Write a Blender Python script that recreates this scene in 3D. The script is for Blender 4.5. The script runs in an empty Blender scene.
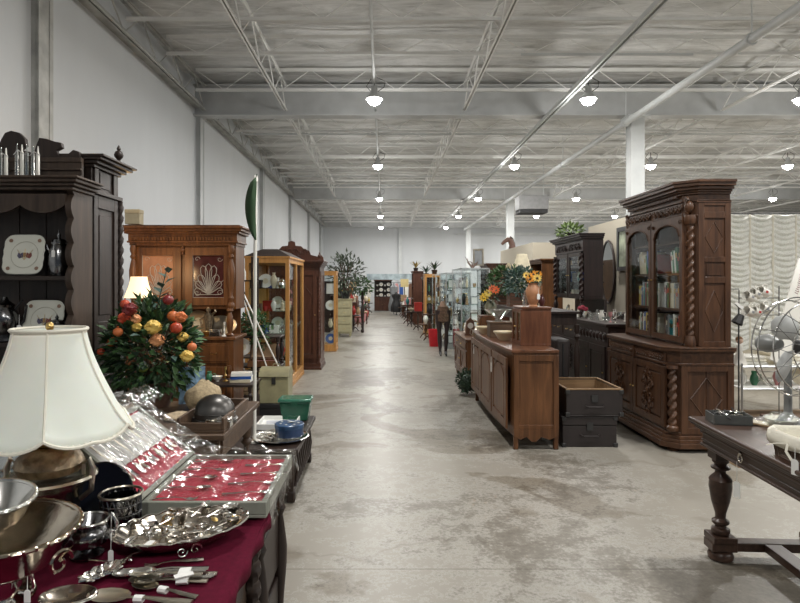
import bpy, math, random
from mathutils import Vector, Matrix, noise
PI = math.pi; sin = math.sin; cos = math.cos
SC = bpy.context.scene; COL = SC.collection
F = 590.0; VX, VY, H = 384.0, 283.0, 1.6
def XX(px, Y): return (px - VX) / F * Y
def ZZ(py, Y): return H - (py - VY) / F * Y

# ---------------------------------------------------------------- materials
MATS = {}
def nodemat(name):
    m = bpy.data.materials.new(name); m.use_nodes = True
    nt = m.node_tree; b = nt.nodes['Principled BSDF']
    return m, nt, b
def N(nt, t, **kw):
    n = nt.nodes.new(t)
    for k, v in kw.items():
        if k in n.inputs: n.inputs[k].default_value = v
        else: setattr(n, k, v)
    return n
def c4(c): return (c[0], c[1], c[2], 1)
def ramp(nt, fac, stops):
    r = nt.nodes.new('ShaderNodeValToRGB'); e = r.color_ramp.elements
    e[0].position, e[0].color = stops[0][0], c4(stops[0][1])
    e[1].position, e[1].color = stops[-1][0], c4(stops[-1][1])
    for p, c in stops[1:-1]:
        x = e.new(p); x.color = c4(c)
    nt.links.new(fac, r.inputs['Fac']); return r
def coords(nt, scale=(1, 1, 1)):
    t = nt.nodes.new('ShaderNodeTexCoord'); mp = nt.nodes.new('ShaderNodeMapping')
    mp.inputs['Scale'].default_value = scale
    nt.links.new(t.outputs['Object'], mp.inputs['Vector']); return mp.outputs['Vector']
def bump(nt, b, h, strength=.3, dist=.01):
    n = N(nt, 'ShaderNodeBump', Strength=strength, Distance=dist)
    nt.links.new(h, n.inputs['Height']); nt.links.new(n.outputs['Normal'], b.inputs['Normal'])
def plain(name, col, rough=.5, metal=0, var=.12, ns=12, bmp=0, **kw):
    if name in MATS: return MATS[name]
    m, nt, b = nodemat(name)
    v = coords(nt); n = N(nt, 'ShaderNodeTexNoise', Scale=ns, Detail=4.0); nt.links.new(v, n.inputs['Vector'])
    r = ramp(nt, n.outputs['Fac'], [(.3, [c * (1 - var) for c in col]), (.7, [min(1, c * (1 + var)) for c in col])])
    nt.links.new(r.outputs['Color'], b.inputs['Base Color'])
    b.inputs['Roughness'].default_value = rough; b.inputs['Metallic'].default_value = metal
    if bmp: bump(nt, b, n.outputs['Fac'], bmp)
    for k, x in kw.items(): b.inputs[k.replace('_', ' ')].default_value = x
    MATS[name] = m; return m
def wood(name, dark, light, rough=.35, sc=1.0, axis='z'):
    if name in MATS: return MATS[name]
    m, nt, b = nodemat(name)
    s = {'z': (14, 14, 1.2), 'x': (1.2, 14, 14), 'y': (14, 1.2, 14)}[axis]
    v = coords(nt, tuple(q * sc for q in s))
    n = N(nt, 'ShaderNodeTexNoise', Scale=1.6, Detail=7.0, Roughness=.62, Distortion=.6); nt.links.new(v, n.inputs['Vector'])
    v2 = coords(nt, (1.3, 1.3, 1.3)); n2 = N(nt, 'ShaderNodeTexNoise', Scale=1.5, Detail=2.0); nt.links.new(v2, n2.inputs['Vector'])
    a = N(nt, 'ShaderNodeMath', operation='MULTIPLY_ADD'); nt.links.new(n2.outputs['Fac'], a.inputs[0]); a.inputs[1].default_value = .5
    nt.links.new(n.outputs['Fac'], a.inputs[2])
    r = ramp(nt, a.outputs[0], [(.5, dark), (1.0, light)])
    nt.links.new(r.outputs['Color'], b.inputs['Base Color']); b.inputs['Roughness'].default_value = rough + .06; b.inputs['Specular IOR Level'].default_value = .38
    bump(nt, b, n.outputs['Fac'], .12, .004)
    MATS[name] = m; return m
def thin(name, tint=(1, 1, 1), gloss=.12, rough=.02, tr=(.93, .96, .95), bscale=0, bst=.4, ior=1.45):
    """a thin clear sheet: mostly passes light, partly mirrors it"""
    if name in MATS: return MATS[name]
    m, nt, b = nodemat(name); nt.nodes.remove(b)
    o = nt.nodes['Material Output']; t = N(nt, 'ShaderNodeBsdfTransparent', Color=c4(tr)); g = N(nt, 'ShaderNodeBsdfGlossy', Color=c4(tint), Roughness=rough)
    lw = N(nt, 'ShaderNodeLayerWeight', Blend=.5); pw = N(nt, 'ShaderNodeMath', operation='POWER'); pw.inputs[1].default_value = 5; nt.links.new(lw.outputs['Facing'], pw.inputs[0])
    ad = N(nt, 'ShaderNodeMath', operation='MULTIPLY_ADD'); ad.inputs[1].default_value = .5; ad.inputs[2].default_value = .03 + gloss; ad.use_clamp = True
    nt.links.new(pw.outputs[0], ad.inputs[0]); mx = nt.nodes.new('ShaderNodeMixShader')
    nt.links.new(ad.outputs[0], mx.inputs[0]); nt.links.new(t.outputs[0], mx.inputs[1]); nt.links.new(g.outputs[0], mx.inputs[2]); nt.links.new(mx.outputs[0], o.inputs[0])
    if bscale:
        v = coords(nt); n = N(nt, 'ShaderNodeTexNoise', Scale=bscale, Detail=3.0, Distortion=1.5); nt.links.new(v, n.inputs['Vector'])
        bp = N(nt, 'ShaderNodeBump', Strength=bst, Distance=.02); nt.links.new(n.outputs['Fac'], bp.inputs['Height']); nt.links.new(bp.outputs[0], g.inputs['Normal'])
    MATS[name] = m; return m
def emis(name, col, st):
    if name in MATS: return MATS[name]
    m, nt, b = nodemat(name); b.inputs['Base Color'].default_value = c4(col)
    b.inputs['Emission Color'].default_value = c4(col); b.inputs['Emission Strength'].default_value = st; MATS[name] = m; return m

DK = wood('dark oak', (.012, .008, .007), (.042, .026, .02), .38)
DKX = wood('dark oak boards', (.012, .008, .007), (.045, .03, .022), .35, axis='x')
HUT = wood('weathered dark oak', (.03, .019, .013), (.085, .056, .04), .45)
BC = wood('carved walnut', (.03, .013, .007), (.115, .052, .025), .32)
BCX = wood('carved walnut cross grain', (.03, .013, .007), (.11, .05, .024), .32, axis='x')
SB = wood('chestnut', (.055, .022, .009), (.17, .074, .03), .34)
SBY = wood('chestnut top', (.06, .024, .012), (.19, .08, .04), .25, axis='x')
BUF = wood('amber oak', (.05, .018, .006), (.19, .075, .024), .35)
HON = wood('honey oak', (.36, .16, .04), (.62, .32, .1), .35)
CRM = plain('cream paint', (.36, .33, .2), .5)
TBL = wood('worn mahogany', (.022, .012, .009), (.085, .048, .034), .27, axis='y')
RED = wood('reddish mahogany', (.032, .012, .007), (.105, .038, .021), .32)
BLK = plain('black paint', (.012, .012, .013), .45)
LEA = plain('dark leather', (.022, .016, .015), .55, bmp=.2)
SIL = plain('polished silver', (.72, .71, .68), .17, 1, .1, 30)
TAR = plain('tarnished silver', (.5, .46, .4), .25, 1, .35, 25)
PEW = plain('pewter', (.52, .48, .4), .3, 1, .2)
BRZ = plain('bronze', (.28, .22, .15), .42, 1, .4, 40, .4)
BRS = plain('brass', (.6, .42, .16), .3, 1)
IRN = plain('iron', (.07, .07, .07), .45, .8)
WHT = plain('white china', (.78, .76, .7), .25, 0, .03)
IVO = plain('ivory cloth', (.75, .72, .62), .8, 0, .06)
PAP = plain('white paper', (.8, .8, .77), .7, 0, .04)
GLS = thin('window glass')
SMK = thin('cabinet glass', gloss=.0, tr=(.95, .97, .97), ior=1.2)
MIR = plain('mirror', (.75, .78, .78), .03, 1, .02)
LEF = plain('leaf green', (.055, .12, .04), .5, 0, .5, 20, Subsurface_Weight=0)
LFD = plain('dark leaf', (.015, .04, .018), .5, 0, .5, 20)
LFG = plain('bluish leaf', (.06, .11, .09), .5, 0, .4, 20)
def cm(col, rough=.45, metal=0):
    return plain('paint %.2f %.2f %.2f %.2f' % (*col, rough), col, rough, metal, .1)

# ---------------------------------------------------------------- mesh kit
class M:
    def __init__(s, T=None): s.v = []; s.f = []; s.T = T
    def add(s, vs, fs):
        o = len(s.v)
        for p in vs:
            p = Vector(p); s.v.append(tuple(s.T @ p) if s.T else tuple(p))
        s.f += [tuple(i + o for i in f) for f in fs]; return s
    def box(s, x0, x1, y0, y1, z0, z1):
        return s.add([(x0, y0, z0), (x1, y0, z0), (x1, y1, z0), (x0, y1, z0), (x0, y0, z1), (x1, y0, z1), (x1, y1, z1), (x0, y1, z1)],
                     [(0, 3, 2, 1), (4, 5, 6, 7), (0, 1, 5, 4), (1, 2, 6, 5), (2, 3, 7, 6), (3, 0, 4, 7)])
    def cbox(s, x, y, z, w, d, h): return s.box(x - w / 2, x + w / 2, y - d / 2, y + d / 2, z, z + h)
    def ring(s, rings, closed_v=False, cap=True):
        n = len(rings[0]); vs = [p for r in rings for p in r]; fs = []
        k = len(rings)
        for i in range(k if closed_v else k - 1):
            a, b = i * n, ((i + 1) % k) * n
            for j in range(n):
                q = (j + 1) % n; fs.append((a + j, a + q, b + q, b + j))
        if cap and not closed_v:
            fs.append(tuple(range(n - 1, -1, -1))); fs.append(tuple((k - 1) * n + j for j in range(n)))
        return s.add(vs, fs)
    def lathe(s, cx, cy, prof, n=20, fl=0, nf=0, sx=1, sy=1, cap=True, rot=0):
        R = []
        for r, z in prof:
            R.append([(cx + sx * r * (1 + fl * cos(nf * (2 * PI * j / n))) * cos(2 * PI * j / n + rot), cy + sy * r * (1 + fl * cos(nf * (2 * PI * j / n))) * sin(2 * PI * j / n + rot), z) for j in range(n)])
        return s.ring(R, cap=cap)
    def frames(s, pts):
        pts = [Vector(p) for p in pts]; out = []; up = None
        for i, p in enumerate(pts):
            t = (pts[min(i + 1, len(pts) - 1)] - pts[max(i - 1, 0)])
            t = t.normalized() if t.length > 1e-9 else Vector((0, 0, 1))
            if up is None: up = Vector((0, 0, 1)) if abs(t.z) < .9 else Vector((1, 0, 0))
            a = t.cross(up)
            if a.length < 1e-6: a = t.orthogonal()
            a.normalize(); b = a.cross(t).normalized(); up = b; out.append((p, a, b))
        return out
    def tube(s, pts, r, n=6, flat=1):
        fr = s.frames(pts); R = []
        for i, (p, a, b) in enumerate(fr):
            q = r[i] if isinstance(r, (list, tuple)) else r
            R.append([p + a * q * cos(2 * PI * j / n) + b * q * flat * sin(2 * PI * j / n) for j in range(n)])
        return s.ring(R)
    def ring_tube(s, c, R, r, n=24, m=6, axis='z', sx=1, sy=1):
        c = Vector(c); rr = []
        for i in range(n):
            a = 2 * PI * i / n
            row = []
            for j in range(m):
                b = 2 * PI * j / m; q = R + r * cos(b); u, v, w = q * cos(a) * sx, q * sin(a) * sy, r * sin(b)
                row.append(c + Vector({'z': (u, v, w), 'y': (u, w, v), 'x': (w, u, v)}[axis]))
            rr.append(row)
        return s.ring(rr, closed_v=True)
    def prism(s, poly, axis, a0, a1):
        n = len(poly); mk = {'x': lambda u, v, a: (a, u, v), 'y': lambda u, v, a: (u, a, v), 'z': lambda u, v, a: (u, v, a)}[axis]
        return s.add([mk(u, v, a0) for u, v in poly] + [mk(u, v, a1) for u, v in poly],
                     [tuple(range(n)), tuple(range(2 * n - 1, n - 1, -1))] + [(i, i + n, (i + 1) % n + n, (i + 1) % n) for i in range(n)])
    def ball(s, c, r, n=10, sx=1, sy=1, sz=1):
        k = n // 2 + 1
        s.lathe_at(c, [(max(.02, sin(PI * i / k)) * r, -cos(PI * i / k) * r * sz) for i in range(k + 1)], n, sx, sy); return s
    def lathe_at(s, c, prof, n, sx=1, sy=1):
        return s.ring([[(c[0] + sx * r * cos(2 * PI * j / n), c[1] + sy * r * sin(2 * PI * j / n), c[2] + z) for j in range(n)] for r, z in prof])
    def twist(s, cx, cy, z0, z1, r, pitch=.09, n=12, lobes=2, amp=.3):
        k = max(8, int((z1 - z0) / pitch * 10)); R = []
        for i in range(k + 1):
            z = z0 + (z1 - z0) * i / k; ph = 2 * PI * (z - z0) / pitch / lobes
            e = min(1, min(i, k - i) / 4)
            R.append([(cx + r * (1 + amp * e * cos(lobes * (t - ph))) * cos(t), cy + r * (1 + amp * e * cos(lobes * (t - ph))) * sin(t), z) for t in [2 * PI * j / n for j in range(n)]])
        return s.ring(R)
    def scroll(s, c, r, turns=1.4, t=.006, sgn=1, a0=0, plane='xz', y=0):
        pts = []; k = int(14 * turns)
        for i in range(k + 1):
            a = a0 + sgn * 2 * PI * turns * i / k; q = r * (1 - .85 * i / k)
            u, v = c[0] + q * cos(a), c[1] + q * sin(a)
            pts.append((u, y, v) if plane == 'xz' else (y, u, v))
        return s.tube(pts, [t * (1 - .3 * i / k) for i in range(k + 1)], 5)
    def leaf(s, p, d, l, w, up=Vector((0, 0, 1)), bend=.2):
        p = Vector(p); d = Vector(d).normalized(); a = d.cross(up)
        if a.length < 1e-3: a = d.orthogonal()
        a.normalize(); b = a.cross(d).normalized()
        m1 = p + d * l * .45 + b * l * bend * .4; tip = p + d * l - b * l * bend * .3
        return s.add([p, m1 + a * w / 2, tip, m1 - a * w / 2, m1 - b * w * .18], [(0, 1, 4), (1, 2, 4), (2, 3, 4), (3, 0, 4)])
    def obj(s, name, mat, parent=None, smooth=40, bevel=0, loc=None, rot=None):
        me = bpy.data.meshes.new(name); me.from_pydata(s.v, [], s.f); me.update()
        o = bpy.data.objects.new(name, me); COL.objects.link(o)
        me.materials.append(mat)
        if smooth:
            me.polygons.foreach_set('use_smooth', [True] * len(me.polygons)); me.set_sharp_from_angle(angle=math.radians(smooth))
        if parent: o.parent = parent
        if loc is not None: o.location = loc
        if rot is not None: o.rotation_euler = rot
        if bevel:
            b = o.modifiers.new('bevel', 'BEVEL'); b.width = bevel; b.segments = 2; b.limit_method = 'ANGLE'; b.angle_limit = math.radians(50)
        return o
def recalc(o):
    import bmesh
    b = bmesh.new(); b.from_mesh(o.data); bmesh.ops.recalc_face_normals(b, faces=b.faces); b.to_mesh(o.data); b.free()
def tag(o, label, cat, group=None, kind=None):
    o['label'] = label; o['category'] = cat
    if group: o['group'] = group
    if kind: o['kind'] = kind
    return o
def struct(o, label=None):
    o['kind'] = 'structure'
    if label: o['label'] = label
    return o
def thing(name, label, cat, loc=(0, 0, 0), rz=0, group=None):
    o = bpy.data.objects.new(name, None); COL.objects.link(o); o.location = loc; o.rotation_euler = (0, 0, rz); o.empty_display_size = .1
    return tag(o, label, cat, group)
def dup(o, loc, rz, label, group=None):
    def cp(q, par):
        c = q.copy(); COL.objects.link(c)
        if par: c.parent = par
        for ch in list(q.children): cp(ch, c)
        return c
    c = cp(o, None); c.location = loc; c.rotation_euler = (0, 0, rz); c['label'] = label
    if group: c['group'] = group
    return c
ORD = ['first', 'second', 'third', 'fourth', 'fifth', 'sixth', 'seventh', 'eighth', 'ninth', 'tenth', 'eleventh', 'twelfth', 'thirteenth', 'fourteenth', 'fifteenth', 'sixteenth']

# ---------------------------------------------------------------- furniture kit (local: front at y=0 facing -y, back at y=d)
def carcass(root, w, d, z0, z1, mat, t=.025, back=None, open_side=False, y0=0):
    m = M(); m.box(-w / 2, w / 2, y0, d, z0, z0 + t).box(-w / 2, w / 2, y0, d, z1 - t, z1)
    if not open_side: m.box(-w / 2, -w / 2 + t, y0, d, z0 + t, z1 - t).box(w / 2 - t, w / 2, y0, d, z0 + t, z1 - t)
    o = m.obj('carcass', mat, root, bevel=.002)
    M().box(-w / 2 + t, w / 2 - t, d - .012, d - .001, z0 + t, z1 - t).obj('back_panel', back or mat, root)
    return o
def solid(root, w, d, z0, z1, mat, y0=0, name='body'): return M().box(-w / 2, w / 2, y0, d, z0, z1).obj(name, mat, root, bevel=.003)
def mould(root, w, d, z, steps, mat, name='cornice', y0=0):
    m = M()
    for ov, h in steps: m.box(-w / 2 - ov, w / 2 + ov, y0 - ov, d + min(ov, .0), z, z + h); z += h
    m.obj(name, mat, root, bevel=.003); return z
def slab(root, w, d, z, t, mat, ov=.02, name='top'): return M().box(-w / 2 - ov, w / 2 + ov, -ov, d, z, z + t).obj(name, mat, root, bevel=.006)
def shelf(root, w, d, z, mat, t=.018, y0=.03): return M().box(-w / 2 + .026, w / 2 - .026, y0, d - .013, z - t, z).obj('shelf', mat, root)
def pdoor(root, x0, x1, z0, z1, mat, style='raised', fr=.06, y=0, t=.02, knob=BRS, side=1, name='door'):
    m = M(); m.box(x0, x0 + fr, y - t, y, z0, z1).box(x1 - fr, x1, y - t, y, z0, z1).box(x0 + fr, x1 - fr, y - t, y, z0, z0 + fr).box(x0 + fr, x1 - fr, y - t, y, z1 - fr, z1)
    m.box(x0 + fr, x1 - fr, y - t * .3, y, z0 + fr, z1 - fr)
    i = fr + .02; cx, cz = (x0 + x1) / 2, (z0 + z1) / 2
    if style == 'raised': m.box(x0 + i, x1 - i, y - t * .8, y - t * .3, z0 + i, z1 - i)
    if style == 'diamond':
        hw, hh = (x1 - x0) / 2 - i, (z1 - z0) / 2 - i
        for k in range(4):
            a = [(hw, 0), (0, hh), (-hw, 0), (0, -hh)]; p, q = a[k], a[(k + 1) % 4]
            m.tube([(cx + p[0], y - t * .35, cz + p[1]), (cx + q[0], y - t * .35, cz + q[1])], .006, 4)
    if style == 'arch':
        hw = (x1 - x0) / 2 - i; pts = []
        for k in range(13):
            a = PI * k / 12; pts.append((cx + hw * cos(a), y - t * .4, z1 - i - hw * 1.1 + hw * 1.1 * (1 - abs(cos(a))) ** .8))
        pts = [(cx + hw, y - t * .4, z0 + i)] + pts + [(cx - hw, y - t * .4, z0 + i), (cx + hw, y - t * .4, z0 + i)]
        m.tube(pts, .007, 5)
    o = m.obj(name, mat, root, bevel=.002)
    if knob:
        kx = x1 - fr / 2 if side > 0 else x0 + fr / 2
        k = M(); k.ball((kx, y - t - .012, cz), .011, 8).tube([(kx, y - t - .01, cz), (kx, y - t + .002, cz)], .005, 6); k.obj('knob', knob, o)
    return o
def drawer(root, x0, x1, z0, z1, mat, y=0, t=.018, knob=BRS, pulls=2, style='panel'):
    m = M(); m.box(x0, x1, y - t, y, z0, z1).box(x0 + .02, x1 - .02, y - t - .006, y - t, z0 + .02, z1 - .02)
    o = m.obj('drawer', mat, root, bevel=.002)
    for i in range(pulls):
        kx = x0 + (x1 - x0) * (i + 1) / (pulls + 1) if pulls < 3 else 0; k = M(); cz = (z0 + z1) / 2
        k.tube([(kx - .03, y - t - .006, cz + .005), (kx - .028, y - t - .025, cz - .006), (kx + .028, y - t - .025, cz - .006), (kx + .03, y - t - .006, cz + .005)], .004, 5)
        k.obj('handle', knob, o)
    return o
def arch_z(x, cx, hw, ztop, rise): return ztop - rise + rise * math.sqrt(max(0, 1 - ((x - cx) / hw) ** 2))
def gdoor(root, x0, x1, z0, z1, mat, glass=None, fr=.05, y=0, t=.022, arch=0, side=1, knob=BRS, lead=None):
    m = M(); m.box(x0, x0 + fr, y - t, y, z0, z1).box(x1 - fr, x1, y - t, y, z0, z1).box(x0 + fr, x1 - fr, y - t, y, z0, z0 + fr)
    cx, hw = (x0 + x1) / 2, (x1 - x0) / 2 - fr; zt = z1 - fr
    if arch:
        n = 14; xs = [cx - hw + 2 * hw * i / n for i in range(n + 1)]
        for i in range(n):
            a, b = xs[i], xs[i + 1]; za, zb = arch_z(a, cx, hw, zt, arch), arch_z(b, cx, hw, zt, arch)
            m.add([(a, y - t, za), (b, y - t, zb), (b, y - t, z1), (a, y - t, z1), (a, y, za), (b, y, zb), (b, y, z1), (a, y, z1)], [(0, 1, 2, 3), (4, 7, 6, 5), (0, 4, 5, 1)])
        m.tube([(x, y - t, arch_z(x, cx, hw, zt, arch)) for x in xs], .009, 5)
    else: m.box(x0 + fr, x1 - fr, y - t, y, zt, z1)
    o = m.obj('door', mat, root, bevel=0)
    M().box(x0 + fr, x1 - fr, y - t * .6, y - t * .4, z0 + fr, zt).obj('glass_pane', glass or SMK, o)
    if knob:
        kx = x1 - fr / 2 if side > 0 else x0 + fr / 2; k = M(); cz = (z0 + z1) / 2
        k.ball((kx, y - t - .012, cz), .009, 8).tube([(kx, y - t - .01, cz), (kx, y - t + .002, cz)], .004, 6); k.obj('knob', knob, o)
    return o
def turned(m, x, y, z0, z1, r, kind=0, n=14):
    P = {0: [(.6, 0), (.9, .03), (.9, .07), (.5, .1), (.55, .13), (.8, .16), (.45, .2), (.6, .3), (1, .5), (1.05, .6), (.7, .72), (.45, .78), (.85, .82), (.5, .86), (.75, .9), (.9, .94), (.7, 1)],
         1: [(.7, 0), (1, .05), (.5, .12), (.75, .3), (.9, .5), (.6, .75), (.4, .85), (.8, .92), (.7, 1)],
         2: [(.9, 0), (1, .06), (.9, .1), (.55, .12), (.55, .15), (.8, .17), (.45, .2), (.55, .3), (.95, .55), (1.0, .66), (.85, .74), (.4, .8), (.4, .83), (.95, .87), (.5, .9), (.8, .93), (.8, 1)]}[kind]
    m.lathe(x, y, [(a * r, z0 + b * (z1 - z0)) for a, b in P], n); return m
def finial(m, x, y, z, h=.12, r=.03):
    m.lathe(x, y, [(r * a, z + h * b) for a, b in [(.9, 0), (1, .05), (.4, .12), (.35, .25), (.9, .4), (1, .5), (.75, .65), (.3, .72), (.45, .8), (.25, .92), (.05, 1)]], 10); return m
def carving(m, x0, x1, z0, z1, y, t=.007, seed=0):
    """symmetrical scrollwork relief in the rectangle"""
    w, h = x1 - x0, z1 - z0; cx, cz = (x0 + x1) / 2, (z0 + z1) / 2; r = min(w, h)
    horiz = w > h; L = max(w, h); n = max(2, int(L / r * 1.2)) if L / r > 1.4 else 2
    def pt(u, v): return (cx + u, cz + v) if horiz else (cx + v, cz + u)
    for sg in (-1, 1):
        for i in range(n):
            u = sg * (L / 2) * (i + .6) / n * .92; q = r * .3 if horiz else r * .24
            for s2 in ((-1, 1) if not horiz else ((-1) ** i,)):
                m.scroll(pt(u, s2 * (r * .24 if not horiz else r * .08)), q, 1.3, t, sg * s2, (0 if horiz else PI / 2) + (PI if sg < 0 else 0), y=y)
    m.ball((cx, y, cz), r * .13, 8, sy=.35)
    for k in range(8):
        a = 2 * PI * k / 8; m.ball((cx + cos(a) * r * .2, y, cz + sin(a) * r * .2), r * .06, 6, sy=.5)
    return m
def price_tag(parent, p, s=1.0, string=.03, name='price_tag', mat=None, rz=0):
    m = M(Matrix.Translation(p) @ Matrix.Rotation(rz, 4, 'Z')); w, h = .022 * s, .045 * s
    m.prism([(-w / 2, -h), (w / 2, -h), (w / 2, -.006 * s), (w / 4, 0), (-w / 4, 0), (-w / 2, -.006 * s)], 'y', -.001, .001)
    m.tube([(0, 0, -.002), (.001, 0, string)], .0012 * s, 4); return m.obj(name, PAP, parent, smooth=0)
LP, WP, EXP = 95, .14, -.06
# ================================================================ the room
XL, YF, XR, ZD = -3.62, 35.2, 24.0, 5.42
def floor_mat():
    m, nt, b = nodemat('polished concrete'); v = coords(nt)
    n1 = N(nt, 'ShaderNodeTexNoise', Scale=.55, Detail=6.0, Roughness=.6, Distortion=.4); n2 = N(nt, 'ShaderNodeTexNoise', Scale=7.0, Detail=8.0, Roughness=.7); n3 = N(nt, 'ShaderNodeTexNoise', Scale=38.0, Detail=5.0, Roughness=.75)
    for n in (n1, n2, n3): nt.links.new(v, n.inputs['Vector'])
    a = N(nt, 'ShaderNodeMath', operation='MULTIPLY_ADD'); nt.links.new(n2.outputs['Fac'], a.inputs[0]); a.inputs[1].default_value = .55; nt.links.new(n1.outputs['Fac'], a.inputs[2])
    a2 = N(nt, 'ShaderNodeMath', operation='MULTIPLY_ADD'); nt.links.new(n3.outputs['Fac'], a2.inputs[0]); a2.inputs[1].default_value = .42; nt.links.new(a.outputs[0], a2.inputs[2])
    r = ramp(nt, a2.outputs[0], [(.72, (.115, .1, .08)), (.9, (.195, .176, .145)), (1.02, (.28, .258, .22)), (1.2, (.37, .352, .315))])
    # dark irregular stain and cracks, and saw-cut joints
    st = N(nt, 'ShaderNodeTexNoise', Scale=.9, Detail=5.0, Distortion=1.2); mp = nt.nodes.new('ShaderNodeMapping'); mp.inputs['Location'].default_value = (3.1, 7.7, 0); nt.links.new(v, mp.inputs[0]); nt.links.new(mp.outputs[0], st.inputs['Vector'])
    sr = ramp(nt, st.outputs['Fac'], [(.56, (1, 1, 1)), (.6, (.6, .55, .48)), (.8, (.5, .45, .38))])
    mx = N(nt, 'ShaderNodeMix', data_type='RGBA', blend_type='MULTIPLY'); mx.inputs['Factor'].default_value = .8
    nt.links.new(r.outputs['Color'], mx.inputs['A']); nt.links.new(sr.outputs['Color'], mx.inputs['B'])
    vo = N(nt, 'ShaderNodeTexVoronoi', feature='DISTANCE_TO_EDGE', Scale=.42); dn = N(nt, 'ShaderNodeTexNoise', Scale=1.6, Detail=4.0); nt.links.new(v, dn.inputs['Vector'])
    ad = N(nt, 'ShaderNodeVectorMath', operation='MULTIPLY_ADD'); nt.links.new(dn.outputs['Color'], ad.inputs[0]); ad.inputs[1].default_value = (1.2, 1.2, 0); nt.links.new(v, ad.inputs[2]); nt.links.new(ad.outputs[0], vo.inputs['Vector'])
    cr = ramp(nt, vo.outputs['Distance'], [(0, (.55, .5, .45)), (.012, (1, 1, 1))])
    mx2 = N(nt, 'ShaderNodeMix', data_type='RGBA', blend_type='MULTIPLY'); mx2.inputs['Factor'].default_value = .45
    nt.links.new(mx.outputs['Result'], mx2.inputs['A']); nt.links.new(cr.outputs['Color'], mx2.inputs['B'])
    br = N(nt, 'ShaderNodeTexBrick', offset=0.0); br.inputs['Scale'].default_value = 1; br.inputs['Mortar Size'].default_value = .006; br.inputs['Brick Width'].default_value = 60.0; br.inputs['Row Height'].default_value = 3.9
    br.inputs['Color1'].default_value = br.inputs['Color2'].default_value = (1, 1, 1, 1); br.inputs['Mortar'].default_value = (.5, .47, .42, 1)
    mp2 = nt.nodes.new('ShaderNodeMapping'); mp2.inputs['Location'].default_value = (30.0, .6, 0); nt.links.new(v, mp2.inputs[0]); nt.links.new(mp2.outputs[0], br.inputs['Vector'])
    mx3 = N(nt, 'ShaderNodeMix', data_type='RGBA', blend_type='MULTIPLY'); mx3.inputs['Factor'].default_value = .7
    nt.links.new(mx2.outputs['Result'], mx3.inputs['A']); nt.links.new(br.outputs['Color'], mx3.inputs['B'])
    nt.links.new(mx3.outputs['Result'], b.inputs['Base Color'])
    rr = N(nt, 'ShaderNodeMapRange'); rr.inputs['To Min'].default_value = .3; rr.inputs['To Max'].default_value = .5; nt.links.new(n2.outputs['Fac'], rr.inputs['Value']); nt.links.new(rr.outputs[0], b.inputs['Roughness'])
    b.inputs['Specular IOR Level'].default_value = .38; b.inputs['Coat Weight'].default_value = .04; b.inputs['Coat Roughness'].default_value = .25
    bump(nt, b, a2.outputs[0], .12, .006); return m
def wall_mat(name, col):
    m, nt, b = nodemat(name); v = coords(nt, (1, 1, .35)); n = N(nt, 'ShaderNodeTexNoise', Scale=1.1, Detail=6.0, Roughness=.6); nt.links.new(v, n.inputs['Vector'])
    r = ramp(nt, n.outputs['Fac'], [(.3, [c * .93 for c in col]), (.7, col)]); nt.links.new(r.outputs['Color'], b.inputs['Base Color']); b.inputs['Roughness'].default_value = .75
    n2 = N(nt, 'ShaderNodeTexNoise', Scale=30.0, Detail=3.0); nt.links.new(v, n2.inputs['Vector']); bump(nt, b, n2.outputs['Fac'], .15, .01); return m
def deck_mat():
    m, nt, b = nodemat('sprayed deck'); v = coords(nt, (.35, 1.6, 1)); n = N(nt, 'ShaderNodeTexNoise', Scale=2.2, Detail=9.0, Roughness=.72, Distortion=.5); nt.links.new(v, n.inputs['Vector'])
    r = ramp(nt, n.outputs['Fac'], [(.3, (.27, .268, .255)), (.42, (.54, .54, .525)), (.6, (.78, .78, .77))]); nt.links.new(r.outputs['Color'], b.inputs['Base Color']); b.inputs['Roughness'].default_value = .9
    bump(nt, b, n.outputs['Fac'], .8, .08); return m
FLR = floor_mat(); WAL = wall_mat('painted wall', (.63, .65, .665)); DECK = deck_mat()
STL = plain('white painted steel', (.6, .62, .62), .5, 0, .08, 3); STG = plain('grey painted steel', (.48, .49, .49), .5, 0, .1, 3); STD = plain('dusty steel', (.42, .42, .4), .6, 0, .3, 4)
JST = plain('white joist steel', (.82, .82, .8), .55, 0, .06, 3); PRT = wall_mat('beige partition board', (.5, .45, .36))
struct(M().box(XL - .2, XR, -6, YF + .2, -.2, 0).obj('floor', FLR))
struct(M().box(XL - .2, XL, -6, YF + .2, 0, ZD + .2).obj('wall_left', WAL))
struct(M().box(XL, XR, YF, YF + .2, 0, ZD + .2).obj('wall_back', WAL))
struct(M().box(XR, XR + .2, -6, YF, 0, ZD + .2).obj('wall_right', WAL))
m = M(); random.seed(4)                                             # deck with shallow corrugation
ny = 170; nx = 60; vs = []
for j in range(ny + 1):
    y = -6 + (YF + 6) * j / ny
    for i in range(nx + 1):
        x = XL + (XR - XL) * i / nx; vs.append((x, y, ZD + .05 * ((j // 2) % 2) + .05 * noise.noise((x * .8, y * 1.3, 0))))
m.add(vs, [(j * (nx + 1) + i, (j + 1) * (nx + 1) + i, (j + 1) * (nx + 1) + i + 1, j * (nx + 1) + i + 1) for j in range(ny) for i in range(nx)])
m.box(XL, XR, -6, YF, ZD + .2, ZD + .3); struct(m.obj('ceiling', DECK))
BY = [0.1, 11.3, 22.5, 33.7]
for y in BY:                                                        # main girders
    m = M(); m.box(XL, XR, y - .01, y + .01, 4.8, ZD - .05).box(XL, XR, y - .12, y + .12, 4.78, 4.81).box(XL, XR, y - .12, y + .12, ZD - .08, ZD - .05)
    struct(m.obj('steel_girder', STG, bevel=0))
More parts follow.
